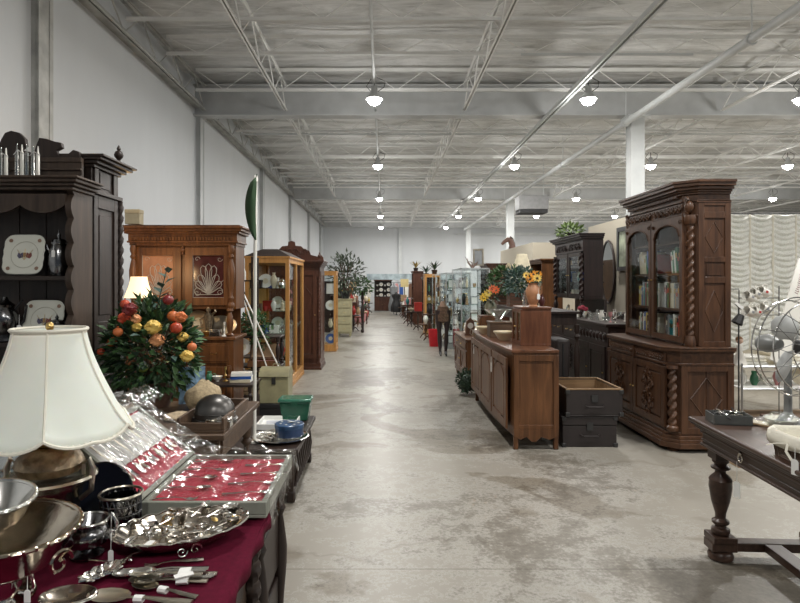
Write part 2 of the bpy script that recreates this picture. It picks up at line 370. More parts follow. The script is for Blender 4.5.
def joist(p, q, z0, z1, ch=.035, step=.62, mat=None, r=.011):
    p, q = Vector(p), Vector(q); L = (q - p).length; d = (q - p) / L; a = Vector((-d.y, d.x, 0)) * ch; m = M()
    for z, s in ((z0, 1), (z1, -1)):
        for sg in (-1, 1):
            u = a * sg
            m.add([(p + u * .25).to_tuple()[:2] + (z,), (q + u * .25).to_tuple()[:2] + (z,), (q + u).to_tuple()[:2] + (z,), (p + u).to_tuple()[:2] + (z,),
                   (p + u * .25).to_tuple()[:2] + (z + s * .012,), (q + u * .25).to_tuple()[:2] + (z + s * .012,), (q + u).to_tuple()[:2] + (z + s * .012,), (p + u).to_tuple()[:2] + (z + s * .012,)],
                  [(0, 1, 2, 3), (7, 6, 5, 4), (0, 4, 5, 1), (2, 6, 7, 3)])
            m.add([(p + u * .25).to_tuple()[:2] + (z,), (q + u * .25).to_tuple()[:2] + (z,), (q + u * .25).to_tuple()[:2] + (z + s * .05,), (p + u * .25).to_tuple()[:2] + (z + s * .05,)], [(0, 1, 2, 3)])
    n = max(2, int(L / step)); pts = []
    for i in range(n + 1):
        c = p + d * L * i / n; pts.append((c.x, c.y, z0 + .02 if i % 2 else z1 - .02))
    for i in range(n): m.tube([pts[i], pts[i + 1]], r, 4)
    return m
for i in range(len(BY) - 1):                                        # girder-to-girder trusses, running down the hall
    for x in (XL + .22, -1.86, 1.52, 6.4, 9.8, 13.2, 16.6):
        if x == XL + .22 and False: continue
        struct(joist((x, BY[i] + .14, 0), (x, BY[i + 1] - .14, 0), 4.86, 5.34, step=.55).obj('roof_truss', JST if x > XL + 1 else STD, smooth=0))
y = 2.0
while y < 33:
    if min(abs(y - b) for b in BY) > .5: struct(joist((XL + .3, y, 0), (XR, y, 0), 4.98 if int(y) % 3 else 5.08, 5.38, .022, .5, r=.007).obj('roof_joist', JST, smooth=0))
    y += 1.4
for y in BY[1:]:                                                    # columns
    m = M(); m.box(4.68, 4.94, y - .125, y - .11, 0, 4.8).box(4.68, 4.94, y + .11, y + .125, 0, 4.8).box(4.69, 4.93, y - .11, y + .11, 0, 4.8)
    m.box(4.6, 5.02, y - .2, y + .2, 4.74, 4.78); struct(m.obj('steel_column', STL, bevel=.004))
for x in (0.97, 11.5, 16): struct(M().box(x - .1, x + .1, YF - .12, YF, 0, 5.0).obj('wall_pilaster', STL))
struct(M().box(4.3, 11, YF - .3, YF - .2, 4.45, 4.55).obj('trim_1', STL))
for y in (6.15, 11.45, 17.3, 22.5, 28, 33.0):
    m = M(); m.box(XL, XL + .09, y - .1, y + .1, 0, 4.96).box(XL + .09, XL + .1, y - .13, y - .07, 0, 4.96).box(XL + .09, XL + .1, y + .07, y + .13, 0, 4.96); struct(m.obj('wall_pilaster', STG if y > 7 else STD))
struct(M().box(XL, XL + .16, -6, YF, 4.94, 5.0).obj('trim_2', STD))
struct(M().tube([(XL + .03, 5.2, 2.2), (XL + .03, 5.3, 3.2), (XL + .03, 5.25, 4.9)], .006, 5).obj('wall_cable', STD))
# light track and sprinkler main running down the hall
struct(M().box(3.02, 3.05, -4, 33, 4.68, 4.74).box(3.09, 3.12, -4, 33, 4.68, 4.74).box(3.02, 3.12, -4, 33, 4.74, 4.75).obj('cable_tray', STL))
struct(M().tube([(4.55, -4, 4.62), (4.55, 33.4, 4.62)], .06, 14).obj('sprinkler_main', STL))
m = M()
for y in (3, 7.3, 11.1, 15, 19, 22.3, 26, 30): m.ring_tube((4.55, y, 4.62), .07, .012, 14, 5, 'y').tube([(4.55, y, 4.69), (4.55, y, 5.3)], .01, 5)
struct(m.obj('pipe_hanger', STL))
struct(M().tube([(-.16, -4, 4.9), (-.16, 33.5, 4.9)], .02, 8).obj('lighting_conduit', STL))
for y in (4.4, 8.6, 13.2, 18.4):
    struct(M().tube([(2.0 if y < 9 else XL + .4, y, 4.93), (4.5 if y < 9 else 12, y, 4.93)], .02, 8).obj('branch_pipe', STL))
# heater hanging from the roof
t = thing('unit_heater', 'grey suspended unit heater with dark underside hanging beside far steel column', 'heater', (4.3, 17.2, 3.62))
M().box(-.42, .42, -.3, .3, .1, .5).obj('casing', plain('dull grey casing', (.2, .2, .2), .5), t, bevel=.01)
m = M(); [m.box(-.4, .4, -.28 + k * .08, -.25 + k * .08, .0, .1) for k in range(8)]; m.obj('louvre', BLK, t)
[M().tube([(x, 0, .5), (x, 0, 1.7)], .01, 5).obj('hanger', STL, t) for x in (-.35, .35)]
# high-bay lamps
GLOW = emis('lamp glow', (1, .98, .93), 60)
def lamp_root(x, y, first=None):
    lab = LAMPLAB(x, y)
    if first: return dup(first, (x, y, 4.62), 0, lab)
    t = thing('ceiling_lamp', lab, 'lamp', (x, y, 4.62), 0, 'round downlights in rows under the roof')
    M().lathe(0, 0, [(.03, .22), (.05, .2), (.06, .1), (.13, .03), (.14, 0), (.12, 0)], 20).obj('lamp_housing', STG, t)
    M().lathe(0, 0, [(.005, -.1), (.06, -.085), (.1, -.045), (.115, .004)], 20).obj('lens', GLOW, t)
    m = M(); m.tube([(0, 0, .2), (0, 0, .34)], .008, 5); m.tube([(.05, 0, .12), (.16, 0, .2), (.18, .02, .3), (.05, 0, .36)], .007, 5).tube([(-.05, 0, .12), (-.13, .02, .22), (-.05, 0, .34)], .006, 5); m.obj('cord', IRN, t); return t
LX = [(-.16, 'over the aisle'), (3.36, 'beside the cable tray'), (6.87, 'right of the steel columns'), (10.4, 'in the fourth row from the left wall'), (13.9, 'in the far right row')]
LY = [-1.5, 4.1, 9.7, 15.2, 21.1, 26.6, 32.0]
def LAMPLAB(x, y):
    w = [b for a, b in LX if a == x][0]; k = LY.index(y) - 2
    return 'bright round ceiling lamp %s, %s from the front' % (w, ORD[k]) if k >= 0 else 'round ceiling lamp %s, above the camera %s' % (w, ORD[k + 2])
first = None
for x, w in LX:
    for y in LY:
        if y >= 9 and (x < 10 or y < 27):
            r = lamp_root(x, y, first); first = first or r
        l = bpy.data.lights.new('downlight', 'AREA'); l.shape = 'DISK'; l.size = .26; l.energy = LP; l.color = (1, .985, .95); l.spread = PI
        o = bpy.data.objects.new('downlight', l); COL.objects.link(o); o.location = (x, y, 4.5)
        l = bpy.data.lights.new('lamp glow', 'POINT'); l.energy = LP * .27; l.color = (1, .985, .95); l.shadow_soft_size = .13
        o = bpy.data.objects.new('lamp glow', l); COL.objects.link(o); o.location = (x, y, 4.36)
# added sky fill through the open end behind the camera; shop front only assumed
w = bpy.data.worlds.new('sky'); SC.world = w; w.use_nodes = True; w.node_tree.nodes['Background'].inputs[0].default_value = (.75, .87, 1, 1); w.node_tree.nodes['Background'].inputs[1].default_value = WP
# camera
cam = bpy.data.cameras.new('camera'); co = bpy.data.objects.new('camera', cam); COL.objects.link(co)
cam.sensor_width = 36; cam.lens = F / 800 * 36; cam.shift_x = .02; cam.shift_y = -.0231; cam.clip_start = .05
co.location = (0, 0, H); co.rotation_euler = (PI / 2, 0, 0); SC.camera = co
SC.view_settings.view_transform = 'Standard'; SC.view_settings.look = 'None'; SC.view_settings.gamma = 1; SC.view_settings.use_curve_mapping = False; SC.view_settings.exposure = EXP
# ================================================================ small things
def lay(kind, m, **k):
    """spoon or fork along +x, resting on z=0"""
    if kind == 'spoon' or kind == 'fork':
        L = k.get('L', .18); w = k.get('w', 1)
        pts = [(-L / 2, 0, .004), (-L / 4, 0, .006), (0, 0, .011), (L * .17, 0, .009), (L * .24, 0, .006)]
        m.tube(pts, [.008 * w, .007 * w, .0038 * w, .003 * w, .004 * w], 6, .35)
    if kind == 'spoon':
        c = (L * .36, 0, .006); R = []
        for i, (q, z) in enumerate([(.05, -.004), (.5, -.003), (.85, .002), (1, .006), (.94, .006), (.8, .003), (.45, -.0015), (.05, -.0025)]):
            R.append([(c[0] + q * .031 * w * cos(2 * PI * j / 14), q * .019 * w * sin(2 * PI * j / 14), c[2] + z) for j in range(14)])
        m.ring(R)
    if kind == 'fork':
        m.tube([(L * .22, 0, .006), (L * .28, 0, .006)], [.004, .011], 6, .3)
        for i in range(4):
            y = (-.0085 + i * .0057); m.tube([(L * .27, y, .006), (L * .36, y, .004), (L * .46, y, .009)], [.0022, .002, .001], 5)
    return m
def T(x, y, z, rz=0, ry=0, rx=0, s=1): return Matrix.Translation((x, y, z)) @ Matrix.Rotation(rz, 4, 'Z') @ Matrix.Rotation(ry, 4, 'Y') @ Matrix.Rotation(rx, 4, 'X') @ Matrix.Scale(s, 4)
PROF = {
 'vase': [(.35, 0), (.4, .03), (.75, .3), (.9, .5), (.6, .75), (.32, .85), (.45, 1), (.38, 1), (.25, .86)],
 'jug': [(.5, 0), (.55, .05), (.9, .35), (.75, .65), (.5, .8), (.62, 1), (.55, 1), (.42, .8)],
 'bottle': [(.6, 0), (.65, .04), (.65, .55), (.3, .75), (.2, .8), (.2, .96), (.26, 1), (.1, 1)],
 'bowl': [(.35, 0), (.38, .08), (.3, .14), (.75, .55), (1, 1), (.95, 1), (.7, .6), (.1, .3)],
 'cup': [(.5, 0), (.7, .1), (.85, .5), (.9, 1), (.82, 1), (.7, .2), (.1, .12)],
 'candlestick': [(1, 0), (1, .06), (.3, .12), (.25, .3), (.5, .42), (.25, .5), (.22, .75), (.45, .85), (.45, 1), (.1, 1)],
 'figurine': [(.8, 0), (.85, .1), (.6, .14), (.75, .3), (.55, .5), (.7, .62), (.5, .74), (.25, .78), (.42, .86), (.4, .95), (.1, 1)],
 'goblet': [(.75, 0), (.7, .04), (.12, .1), (.12, .45), (.6, .6), (.85, .8), (.8, 1), (.74, 1), (.5, .66), (.1, .6)],
 'clock': None, 'plate': None, 'box': None, 'frame': None, 'book': None, 'teapot': None, 'basket': None}
def small(kind, name, mat, x, y, z, w, h, label, cat, group=None, rz=0, mat2=None):
    """one ornament: vase, jug, plate on its rim, box with lid, framed picture ..."""
    if kind in PROF and PROF[kind]:
        m = M().lathe(0, 0, [(r * w / 2, q * h) for r, q in PROF[kind]], 14)
        o = m.obj(name, mat, None, loc=(x, y, z), rot=(0, 0, rz))
        if kind in ('jug', 'cup'):
            M().tube([(w * .4, 0, h * .8), (w * .75, 0, h * .75), (w * .72, 0, h * .4), (w * .42, 0, h * .25)], w * .05, 6).obj('handle', mat, o)
        return tag(o, label, cat, group)
    t = thing(name, label, cat, (x, y, z), rz, group)
    if kind == 'plate':
        a = .24; Tm = Matrix.Translation((0, w * .12, w / 2)) @ Matrix.Rotation(PI / 2 - a, 4, 'X')
        M(Tm).lathe(0, 0, [(.02, -.004), (w * .3, -.004), (w / 2, .006), (w / 2, .012), (w * .33, .004), (.02, .004)], 20).obj('plate_rim', mat, t)
        M(Tm).lathe(0, 0, [(.01, .0045), (w * .2, .0045), (w * .2, .0055), (.01, .0055)], 16).obj('centre_motif', mat2 or CN['cream'], t)
    elif kind == 'box':
        M().cbox(0, 0, 0, w, w * .7, h * .72).obj('box_body', mat, t, bevel=.004); M().cbox(0, 0, h * .72, w * 1.04, w * .74, h * .28).obj('lid', mat2 or mat, t, bevel=.006)
    elif kind == 'book':
        M().cbox(0, 0, 0, w, h * .7, h).obj('book_cover', mat, t, bevel=.002)
        M().box(-w / 2 + .003, w / 2 - .003, -h * .345, h * .34, h, h + .001).obj('pages', PAP, t)
    elif kind == 'frame':
        Tm = Matrix.Rotation(-.12, 4, 'X'); b = w * .1
        m = M(Tm); m.box(-w / 2, w / 2, -.01, .01, 0, b).box(-w / 2, w / 2, -.01, .01, h - b, h).box(-w / 2, -w / 2 + b, -.01, .01, b, h - b).box(w / 2 - b, w / 2, -.01, .01, b, h - b); m.obj('picture_frame', mat, t)
        M(Tm).box(-w / 2 + b, w / 2 - b, -.002, .006, b, h - b).obj('picture', mat2 or PAP, t)
    elif kind == 'clock':
        M().prism([(-w / 2, 0), (w / 2, 0), (w * .4, h * .15), (w * .35, h * .8), (0, h), (-w * .35, h * .8), (-w * .4, h * .15)], 'y', -w * .2, w * .2).obj('clock_case', mat, t, bevel=.004)
        M().lathe_at((0, 0, 0), [(w * .26, 0), (w * .26, .01), (.001, .012)], 18).obj('dial', WHT, t, loc=(0, -w * .2, h * .55), rot=(PI / 2, 0, 0))
    elif kind == 'teapot':
        M().lathe(0, 0, [(.28 * w, 0), (.32 * w, .04 * h), (.48 * w, .35 * h), (.42 * w, .6 * h), (.24 * w, .72 * h)], 18).obj('pot_body', mat, t)
        M().lathe(0, 0, [(.25 * w, .72 * h), (.2 * w, .8 * h), (.06 * w, .86 * h), (.08 * w, .93 * h), (.02 * w, h)], 14).obj('lid', mat, t)
        M().tube([(.42 * w, 0, .3 * h), (.62 * w, 0, .5 * h), (.7 * w, 0, .75 * h)], [.07 * w, .05 * w, .035 * w], 8).obj('spout', mat, t)
        M().tube([(-.4 * w, 0, .62 * h), (-.65 * w, 0, .68 * h), (-.68 * w, 0, .35 * h), (-.46 * w, 0, .22 * h)], .035 * w, 7).obj('handle', mat, t)
    elif kind == 'basket':
        m = M()
        for k in range(9): m.ring_tube((0, 0, h * (k + .5) / 9), w * (.4 + .1 * k / 9), .006, 20, 5)
        for k in range(18):
            a = 2 * PI * k / 18; m.tube([(w * .39 * cos(a), w * .39 * sin(a), 0), (w * .5 * cos(a), w * .5 * sin(a), h)], .005, 4)
        m.lathe(0, 0, [(.01, 0), (w * .38, 0), (w * .38, .008), (.01, .008)], 16); m.obj('wickerwork', mat, t)
        M().tube([(w * .5 * cos(PI * k / 10), 0, h + w * .5 * sin(PI * k / 10)) for k in range(11)], .008, 6).obj('handle', mat, t)
    return t
CN = {'white': WHT, 'silver': SIL, 'pewter': PEW, 'brass': BRS, 'bronze': BRZ, 'clear glass': thin('clear glassware', gloss=.3, tr=(.88, .93, .93)),
      'blue': cm((.03, .09, .32), .3), 'red': cm((.4, .025, .02), .35), 'green': cm((.04, .16, .08), .3), 'cream': cm((.62, .55, .4), .4), 'pink': cm((.55, .25, .25), .5), 'black': BLK,
      'brown': cm((.12, .055, .03), .5), 'orange': cm((.6, .16, .03), .45), 'teal': cm((.04, .22, .22), .3), 'grey': cm((.25, .26, .27), .5), 'yellow': cm((.65, .48, .1), .4), 'tan': cm((.36, .24, .13), .6), 'purple': cm((.14, .05, .18), .5)}
KC = {'vase': 'vase', 'jug': 'jug', 'bottle': 'bottle', 'bowl': 'bowl', 'cup': 'cup', 'candlestick': 'candlestick', 'figurine': 'figurine', 'goblet': 'glass', 'clock': 'clock', 'plate': 'plate', 'box': 'box', 'frame': 'picture', 'teapot': 'teapot', 'book': 'book'}
def NMK(k, c): return {'goblet': 'goblet', 'frame': 'framed_picture', 'plate': 'display_plate', 'box': 'keepsake_box'}.get(k, k)
def row(items, p, q, z, where, group, rz=0, jit=.0, seed=1, s=1.0):
    """a row of ornaments between points p and q (x,y); labels carry colour, kind and order"""
    rnd = random.Random(seed); n = len(items); dx, dy = q[0] - p[0], q[1] - p[1]
    end = ('from left' if dx > 0 else 'from right') if abs(dx) >= abs(dy) else ('from near end' if dy > 0 else 'from far end')
    for i, it in enumerate(items):
        c, k = it.rsplit(' ', 1); u = (i + .5) / n
        x = p[0] + (q[0] - p[0]) * u + rnd.uniform(-jit, jit); y = p[1] + (q[1] - p[1]) * u + rnd.uniform(-jit, jit)
        hh = {'vase': .2, 'jug': .16, 'bottle': .2, 'bowl': .08, 'cup': .08, 'candlestick': .2, 'figurine': .17, 'goblet': .15, 'clock': .24, 'plate': .2, 'box': .12, 'frame': .2, 'teapot': .15, 'book': .2}[k] * rnd.uniform(.85, 1.15) * s
        ww = {'vase': .11, 'jug': .11, 'bottle': .08, 'bowl': .15, 'cup': .08, 'candlestick': .08, 'figurine': .09, 'goblet': .07, 'clock': .16, 'plate': .2, 'box': .16, 'frame': .16, 'teapot': .15, 'book': .035}[k] * s
        small(k, NMK(k, c), CN[c], x, y, z, ww, hh, '%s %s, %s %s, %s' % (c, {'frame': 'framed picture', 'plate': 'display plate', 'goblet': 'goblet', 'box': 'lidded box'}.get(k, k), ORD[i], end, where), KC[k], group, rz)
def leaves(m, c, R, n, seed=0, l=.06, w=.03, sz=1, inner=.35, up=.1):
    rnd = random.Random(seed)
    for i in range(n):
        d = Vector((rnd.gauss(0, 1), rnd.gauss(0, 1), rnd.gauss(0, 1))).normalized(); q = rnd.uniform(inner, 1) ** .6
        p = Vector(c) + Vector((d.x * R * q, d.y * R * q, d.z * R * q * sz)); dd = d + Vector((rnd.uniform(-.6, .6), rnd.uniform(-.6, .6), rnd.uniform(-.5, .5) + up))
        m.leaf(p, dd, l * rnd.uniform(.6, 1.3), w * rnd.uniform(.7, 1.2), Vector((rnd.uniform(-1, 1), rnd.uniform(-1, 1), 1)).normalized())
    return m
def stems(m, base, c, R, n, seed=0, r=.003, sz=1):
    rnd = random.Random(seed)
    for i in range(n):
        d = Vector((rnd.gauss(0, 1), rnd.gauss(0, 1), abs(rnd.gauss(0, 1)))).normalized(); e = Vector(c) + Vector((d.x * R * .8, d.y * R * .8, d.z * R * .8 * sz))
        b = Vector(base); m.tube([b, b.lerp(e, .5) + Vector((0, 0, R * .15)), e], r, 4)
    return m
def rose(m, c, r, seed=0):
    n = 20; R = []
    for i in range(11):
        e = -PI / 2 + PI * i / 10 * .93; rr_ = cos(e) * r
        R.append([(c[0] + rr_ * (1 + .16 * sin(3 * a + i * 1.7 + seed)) * cos(a), c[1] + rr_ * (1 + .16 * sin(3 * a + i * 1.7 + seed)) * sin(a), c[2] + r * .85 * sin(e) + r * .12 * sin(5 * a + i * 2 + seed)) for a in [2 * PI * j / n for j in range(n)]])
    m.ring(R)
    for k in range(9):
        a = k * 2.4; d = Vector((cos(a), sin(a), .1 + .1 * (k % 3))); m.leaf(Vector(c) + d * r * .5 - Vector((0, 0, r * .3)), d + Vector((0, 0, .5)), r * .85, r * .95, Vector((0, 0, 1)), .6)
    return m

# ================================================================ front left: cloth-covered chest with silver
TZ = .78
t = thing('chest_of_drawers', 'dark carved chest under the burgundy cloth at the front left', 'chest')
M().box(-1.75, -.47, .9, 2.02, .08, TZ - .012).obj('body', HUT, t, bevel=.004)
M().box(-1.77, -.45, .88, 2.04, 0, .08).obj('plinth', DK, t, bevel=.01)
for k, y in enumerate((2.03, 1.5, 1.02)):
    m = M(); m.twist(-.455, y, .12, .7, .026, .07, 10); m.lathe(-.455, y, [(.035, .08), (.035, .12), (.03, .13)], 10).lathe(-.455, y, [(.032, .68), (.036, .71), (.036, .765)], 10); m.obj('corner_post', DK, t)
for z in (.15, .36, .57):
    m = M().box(-.474, -.462, 1.08, 1.94, z, z + .17); d = m.obj('side_panel', DK, t, bevel=.004)
m = M(); nx, ny = 40, 40; x0, x1, y0, y1 = -1.8, -.41, .86, 2.11      # cloth: flat top with a short drop
V = []
for j in range(ny + 1):
    for i in range(nx + 1):
        x = x0 + (x1 - x0) * i / nx; y = y0 + (y1 - y0) * j / ny; V.append((x, y, TZ - .002 + .0015 * noise.noise((x * 9, y * 9, 0))))
m.add(V, [(j * (nx + 1) + i, j * (nx + 1) + i + 1, (j + 1) * (nx + 1) + i + 1, (j + 1) * (nx + 1) + i) for j in range(ny) for i in range(nx)])
hem = [(x1, y0 + (y1 - y0) * k / 60) for k in range(61)]; V = []
for k, (x, y) in enumerate(hem): V += [(x, y, TZ - .002), (x + .006 + .004 * sin(y * 40), y, TZ - .02), (x + .003 + .008 * sin(y * 33), y, TZ - .055 - .006 * sin(y * 9))]
m.add(V, [(3 * k + a, 3 * k + a + 1, 3 * k + a + 4, 3 * k + a + 3) for k in range(60) for a in (0, 1)])
hem = [(x0 + (x1 - x0) * k / 60, y1) for k in range(61)]; V = []
for k, (x, y) in enumerate(hem): V += [(x, y, TZ - .002), (x, y + .006, TZ - .02), (x, y + .003 + .006 * sin(x * 33), TZ - .05)]
m.add(V, [(3 * k + a, 3 * k + 3 + a, 3 * k + a + 4, 3 * k + a + 1) for k in range(60) for a in (0, 1)])
VEL = plain('burgundy velvet', (.088, .004, .018), .95, 0, .15, 60, Specular_IOR_Level=.12)
o = m.obj('tablecloth', VEL); so = o.modifiers.new('s', 'SOLIDIFY'); so.thickness = .003; so.offset = -1
tag(o, 'burgundy velvet cloth covering the chest under the silverware', 'tablecloth')

# big table lamp with scalloped ivory shade
LXp, LYp = -1.085, 1.915
t = thing('table_lamp', 'table lamp with large scalloped ivory bell shade on burgundy cloth', 'lamp', (LXp, LYp, TZ))
SHD = plain('ivory lamp shade', (.82, .81, .72), .75, 0, .03, 8, Subsurface_Weight=.15)
NP = 6; n = NP * 14; rows_ = 16; V = []
def shade_pt(u, v, NP=6, off=0, r0=.108, r1=.252, z0=.67, z1=.365):
    a = 2 * PI * u; ph = (u * NP) % 1; sc = 1 - abs(2 * ph - 1)            # 0 at rib, 1 mid panel
    r = r0 + (r1 - r0) * (v ** 1.75 * .72 + v * .28); r = r * (1 - .045 * sin(PI * ph) * (.3 + .7 * v))
    z = z0 + (z1 - z0) * v - v ** 4 * (.026 * sin(PI * ph) ** .7 + .008 * abs(sin(2 * PI * ph))); r += .008 * max(0, v - .92) / .08
    return ((r + off) * cos(a - .07), (r + off) * sin(a - .07), z)
m = M(); V = [shade_pt(i / n, j / rows_) for j in range(rows_ + 1) for i in range(n)]
m.add(V, [(j * n + i, (j + 1) * n + i, (j + 1) * n + (i + 1) % n, j * n + (i + 1) % n) for j in range(rows_) for i in range(n)])
sh = m.obj('lamp_shade', SHD, t); s_ = sh.modifiers.new('s', 'SOLIDIFY'); s_.thickness = .002
m = M()
for k in range(NP): m.tube([shade_pt(k / NP, j / rows_, off=.001) for j in range(rows_ + 1)], .0035, 5)
m.ring([[Vector(shade_pt(i / n, 0, off=.002)) + Vector((0, 0, dz)) for i in range(n)] for dz in (-.016, .004)], cap=False)
m.obj('ribs', IVO, sh)
M().tube([shade_pt(i / n, 0, off=.003) for i in range(n + 1)], .006, 6).obj('top_braid', IVO, sh)
m = M(); m.tube([shade_pt(i / n, 1, off=.002) for i in range(n + 1)], .0055, 6)
for i in range(0, n, 1): m.ball(Vector(shade_pt(i / n, .985, off=.004)) - Vector((0, 0, .004)), .0055, 5)
m.obj('braid_trim', IVO, sh)
m = M(); m.lathe(0, 0, [(.004, .63), (.004, .665), (.011, .67), (.013, .678), (.011, .688), (.004, .694)], 10)
for k in range(3): m.tube([(0, 0, .65), (.1 * cos(k * 2.1), .1 * sin(k * 2.1), .655)], .002, 4)
m.obj('shade_carrier', BRS, t)
M().lathe(0, 0, [(.012, .28), (.012, .64), (.004, .64)], 10).obj('stem', BRS, t)
m = M(); m.lathe(0, 0, [(.05, .2), (.092, .21), (.102, .235), (.092, .262), (.065, .285), (.045, .30), (.055, .31), (.055, .335), (.02, .34)], 28, .02, 14)
m.obj('lamp_font', BRZ, t)
m = M(); m.lathe(0, 0, [(.05, .30), (.058, .31), (.06, .34), (.045, .36)], 24, .08, 24); m.obj('burner_collar', BRS, t)
m = M(); m.lathe(0, 0, [(.075, 0), (.085, .01), (.07, .02), (.082, .06), (.098, .15), (.112, .172), (.138, .186), (.144, .193), (.138, .2), (.118, .199), (.1, .19), (.04, .186)], 32)
m.obj('urn_base', plain('bright pewter', (.66, .62, .52), .24, 1, .15), t)
for sx in (-1, 1):
    m = M().tube([(sx * .1, 0, .12), (sx * .135, 0, .15), (sx * .14, 0, .22), (sx * .128, 0, .25), (sx * .108, 0, .235), (sx * .11, 0, .2)], [.008, .009, .01, .009, .008, .006], 8).obj('handle', PEW, t)

# silver bowls at the left edge
def silver_bowl(name, label, x, y, z, R, h, mat, foot=True, rot=(0, 0, 0), fl=0, nf=0):
    t = thing(name, label, 'bowl', (x, y, z)); t.rotation_euler = rot
    M().lathe(0, 0, [(.02, h * .3), (R * .35, h * .3), (R * .75, h * .55), (R * .98, h * .97), (R * 1.02, h), (R, h * 1.02), (R * .96, h * .98), (R * .72, h * .62), (R * .3, h * .36), (.01, h * .34)], 40, fl, nf).obj('bowl_body', mat, t)
    m = M(); m.ring_tube((0, 0, h), R * 1.01, .006, 40, 6)
    for k in range(40): m.ball((R * 1.02 * cos(k * PI / 20), R * 1.02 * sin(k * PI / 20), h), .0065, 5)
    m.obj('beaded_rim', mat, t)
    if foot: M().lathe(0, 0, [(R * .45, 0), (R * .45, .008), (R * .2, h * .1), (R * .12, h * .2), (R * .3, h * .32)], 28).obj('foot', mat, t)
    return t
GSI = plain('warm aged silver', (.5, .44, .36), .13, 1, .35, 9, .25)
b = silver_bowl('footed_bowl', 'large footed silver bowl with beaded rim at the left front edge', -1.0, 1.54, TZ, .18, .185, GSI, True, (.02, .05, 0))
for k in range(3):
    a = -.4 + k * 2.1; m = M(); m.scroll((0, 0), .035, 1.3, .005, 1, 0, 'yz', .21); m.leaf((.2, 0, .0), (.2, .3, .4), .05, .03); o = m.obj('scroll_handle', GSI, b, loc=(0, 0, .14), rot=(0, 0, a))
silver_bowl('tureen', 'bright silver dish resting inside the large footed silver bowl', -1.05, 1.575, TZ + .125, .1, .13, SIL, False, (.1, .1, 0))
silver_bowl('glass_bowl', 'shallow silver rimmed dish farthest back at left, beside lamp urn', -1.37, 2.0, TZ, .12, .2, CN['clear glass'], True)
DSV = plain('blackened silver', (.2, .2, .205), .2, 1, .4, 20)
# sauce bowl (sugar bowl) with gadroons
t = thing('sugar_bowl', 'gadrooned dark silver sugar bowl with handles in front of lamp', 'bowl', (-.893, 1.775, TZ))
M().lathe(0, 0, [(.045, 0), (.047, .008), (.025, .02), (.03, .028), (.055, .04), (.062, .06), (.058, .082), (.05, .09), (.062, .108), (.058, .108), (.045, .09), (.02, .05)], 36, .03, 18).obj('bowl_body', DSV, t)
m = M(); m.ring_tube((0, 0, .108), .06, .004, 30, 6); m.obj('rim', SIL, t)
for s in (-1, 1):
    M().tube([(s * .058, 0, .05), (s * .085, 0, .06), (s * .09, 0, .1), (s * .075, 0, .125), (s * .06, 0, .11)], [.004, .005, .005, .006, .004], 7).obj('handle', SIL, t)
price_tag(t, (.085, -.03, .03), .7, .05)
# filigree basket
t = thing('filigree_cup_holder', 'round openwork dark metal basket between lamp and shell platter', 'basket', (-.865, 1.94, TZ))
m = M()
for k in range(18):
    a = 2 * PI * k / 18
    for s in (-1, 1): m.tube([(.062 * cos(a + s * q * .1), .062 * sin(a + s * q * .1), .01 + q * .023) for q in range(6)], .0022, 4)
for z in (.008, .04, .07, .1): m.ring_tube((0, 0, z), .062, .0022, 28, 4)
m.obj('openwork', DSV, t); M().ring_tube((0, 0, .13), .066, .0045, 32, 6).obj('rim', PEW, t); M().lathe(0, 0, [(.01, 0), (.062, 0), (.062, .008), (.01, .008)], 24).obj('base', TAR, t)
M().lathe(0, 0, [(.02, .008), (.055, .008), (.057, .12), (.053, .12), (.05, .012)], 24).obj('glass_liner', thin('dark liner glass', gloss=.2, tr=(.25, .25, .27)), t)
price_tag(t, (.0, -.07, .04), .7, .055)

# shell platter
px, py = -.64, 1.87
t = thing('shell_platter', 'fluted oval silver shell platter heaped with small silver pieces', 'platter', (px, py, TZ))
def dish(a, b, prof, nf, n=96, fl=.035):
    R = []
    for r, z in prof: R.append([((a * r * (1 + fl * r * abs(cos(nf * PI * j / n))) * cos(2 * PI * j / n)), b * r * (1 + fl * r * abs(cos(nf * PI * j / n))) * sin(2 * PI * j / n), z + (.006 * r * r * abs(cos(nf * PI * j / n)) if r > .5 else 0)) for j in range(n)])
    return R
t.rotation_euler = (0, 0, .49); m = M(); m.ring(dish(.2, .13, [(.05, .004), (.5, .003), (.75, .014), (.97, .046), (1, .05), (.96, .05), (.74, .022), (.5, .012), (.05, .01)], 22)); m.obj('fluted_dish', TAR, t)
m = M(); m.tube([(.2 * 1.02 * cos(2 * PI * j / 96) * (1 + .035 * abs(cos(22 * PI * j / 96))), .13 * 1.02 * sin(2 * PI * j / 96) * (1 + .035 * abs(cos(22 * PI * j / 96))), .052 + .006 * abs(cos(22 * PI * j / 96))) for j in range(97)], .003, 5); m.obj('rim', SIL, t)
m = M()
for s in (-1, 1): m.scroll((s * .02, .02), .018, 1.2, .003, s, 0, y=-.1)
o = m.obj('foot_scroll', SIL, t, loc=(0, -.02, 0))
rnd = random.Random(8)
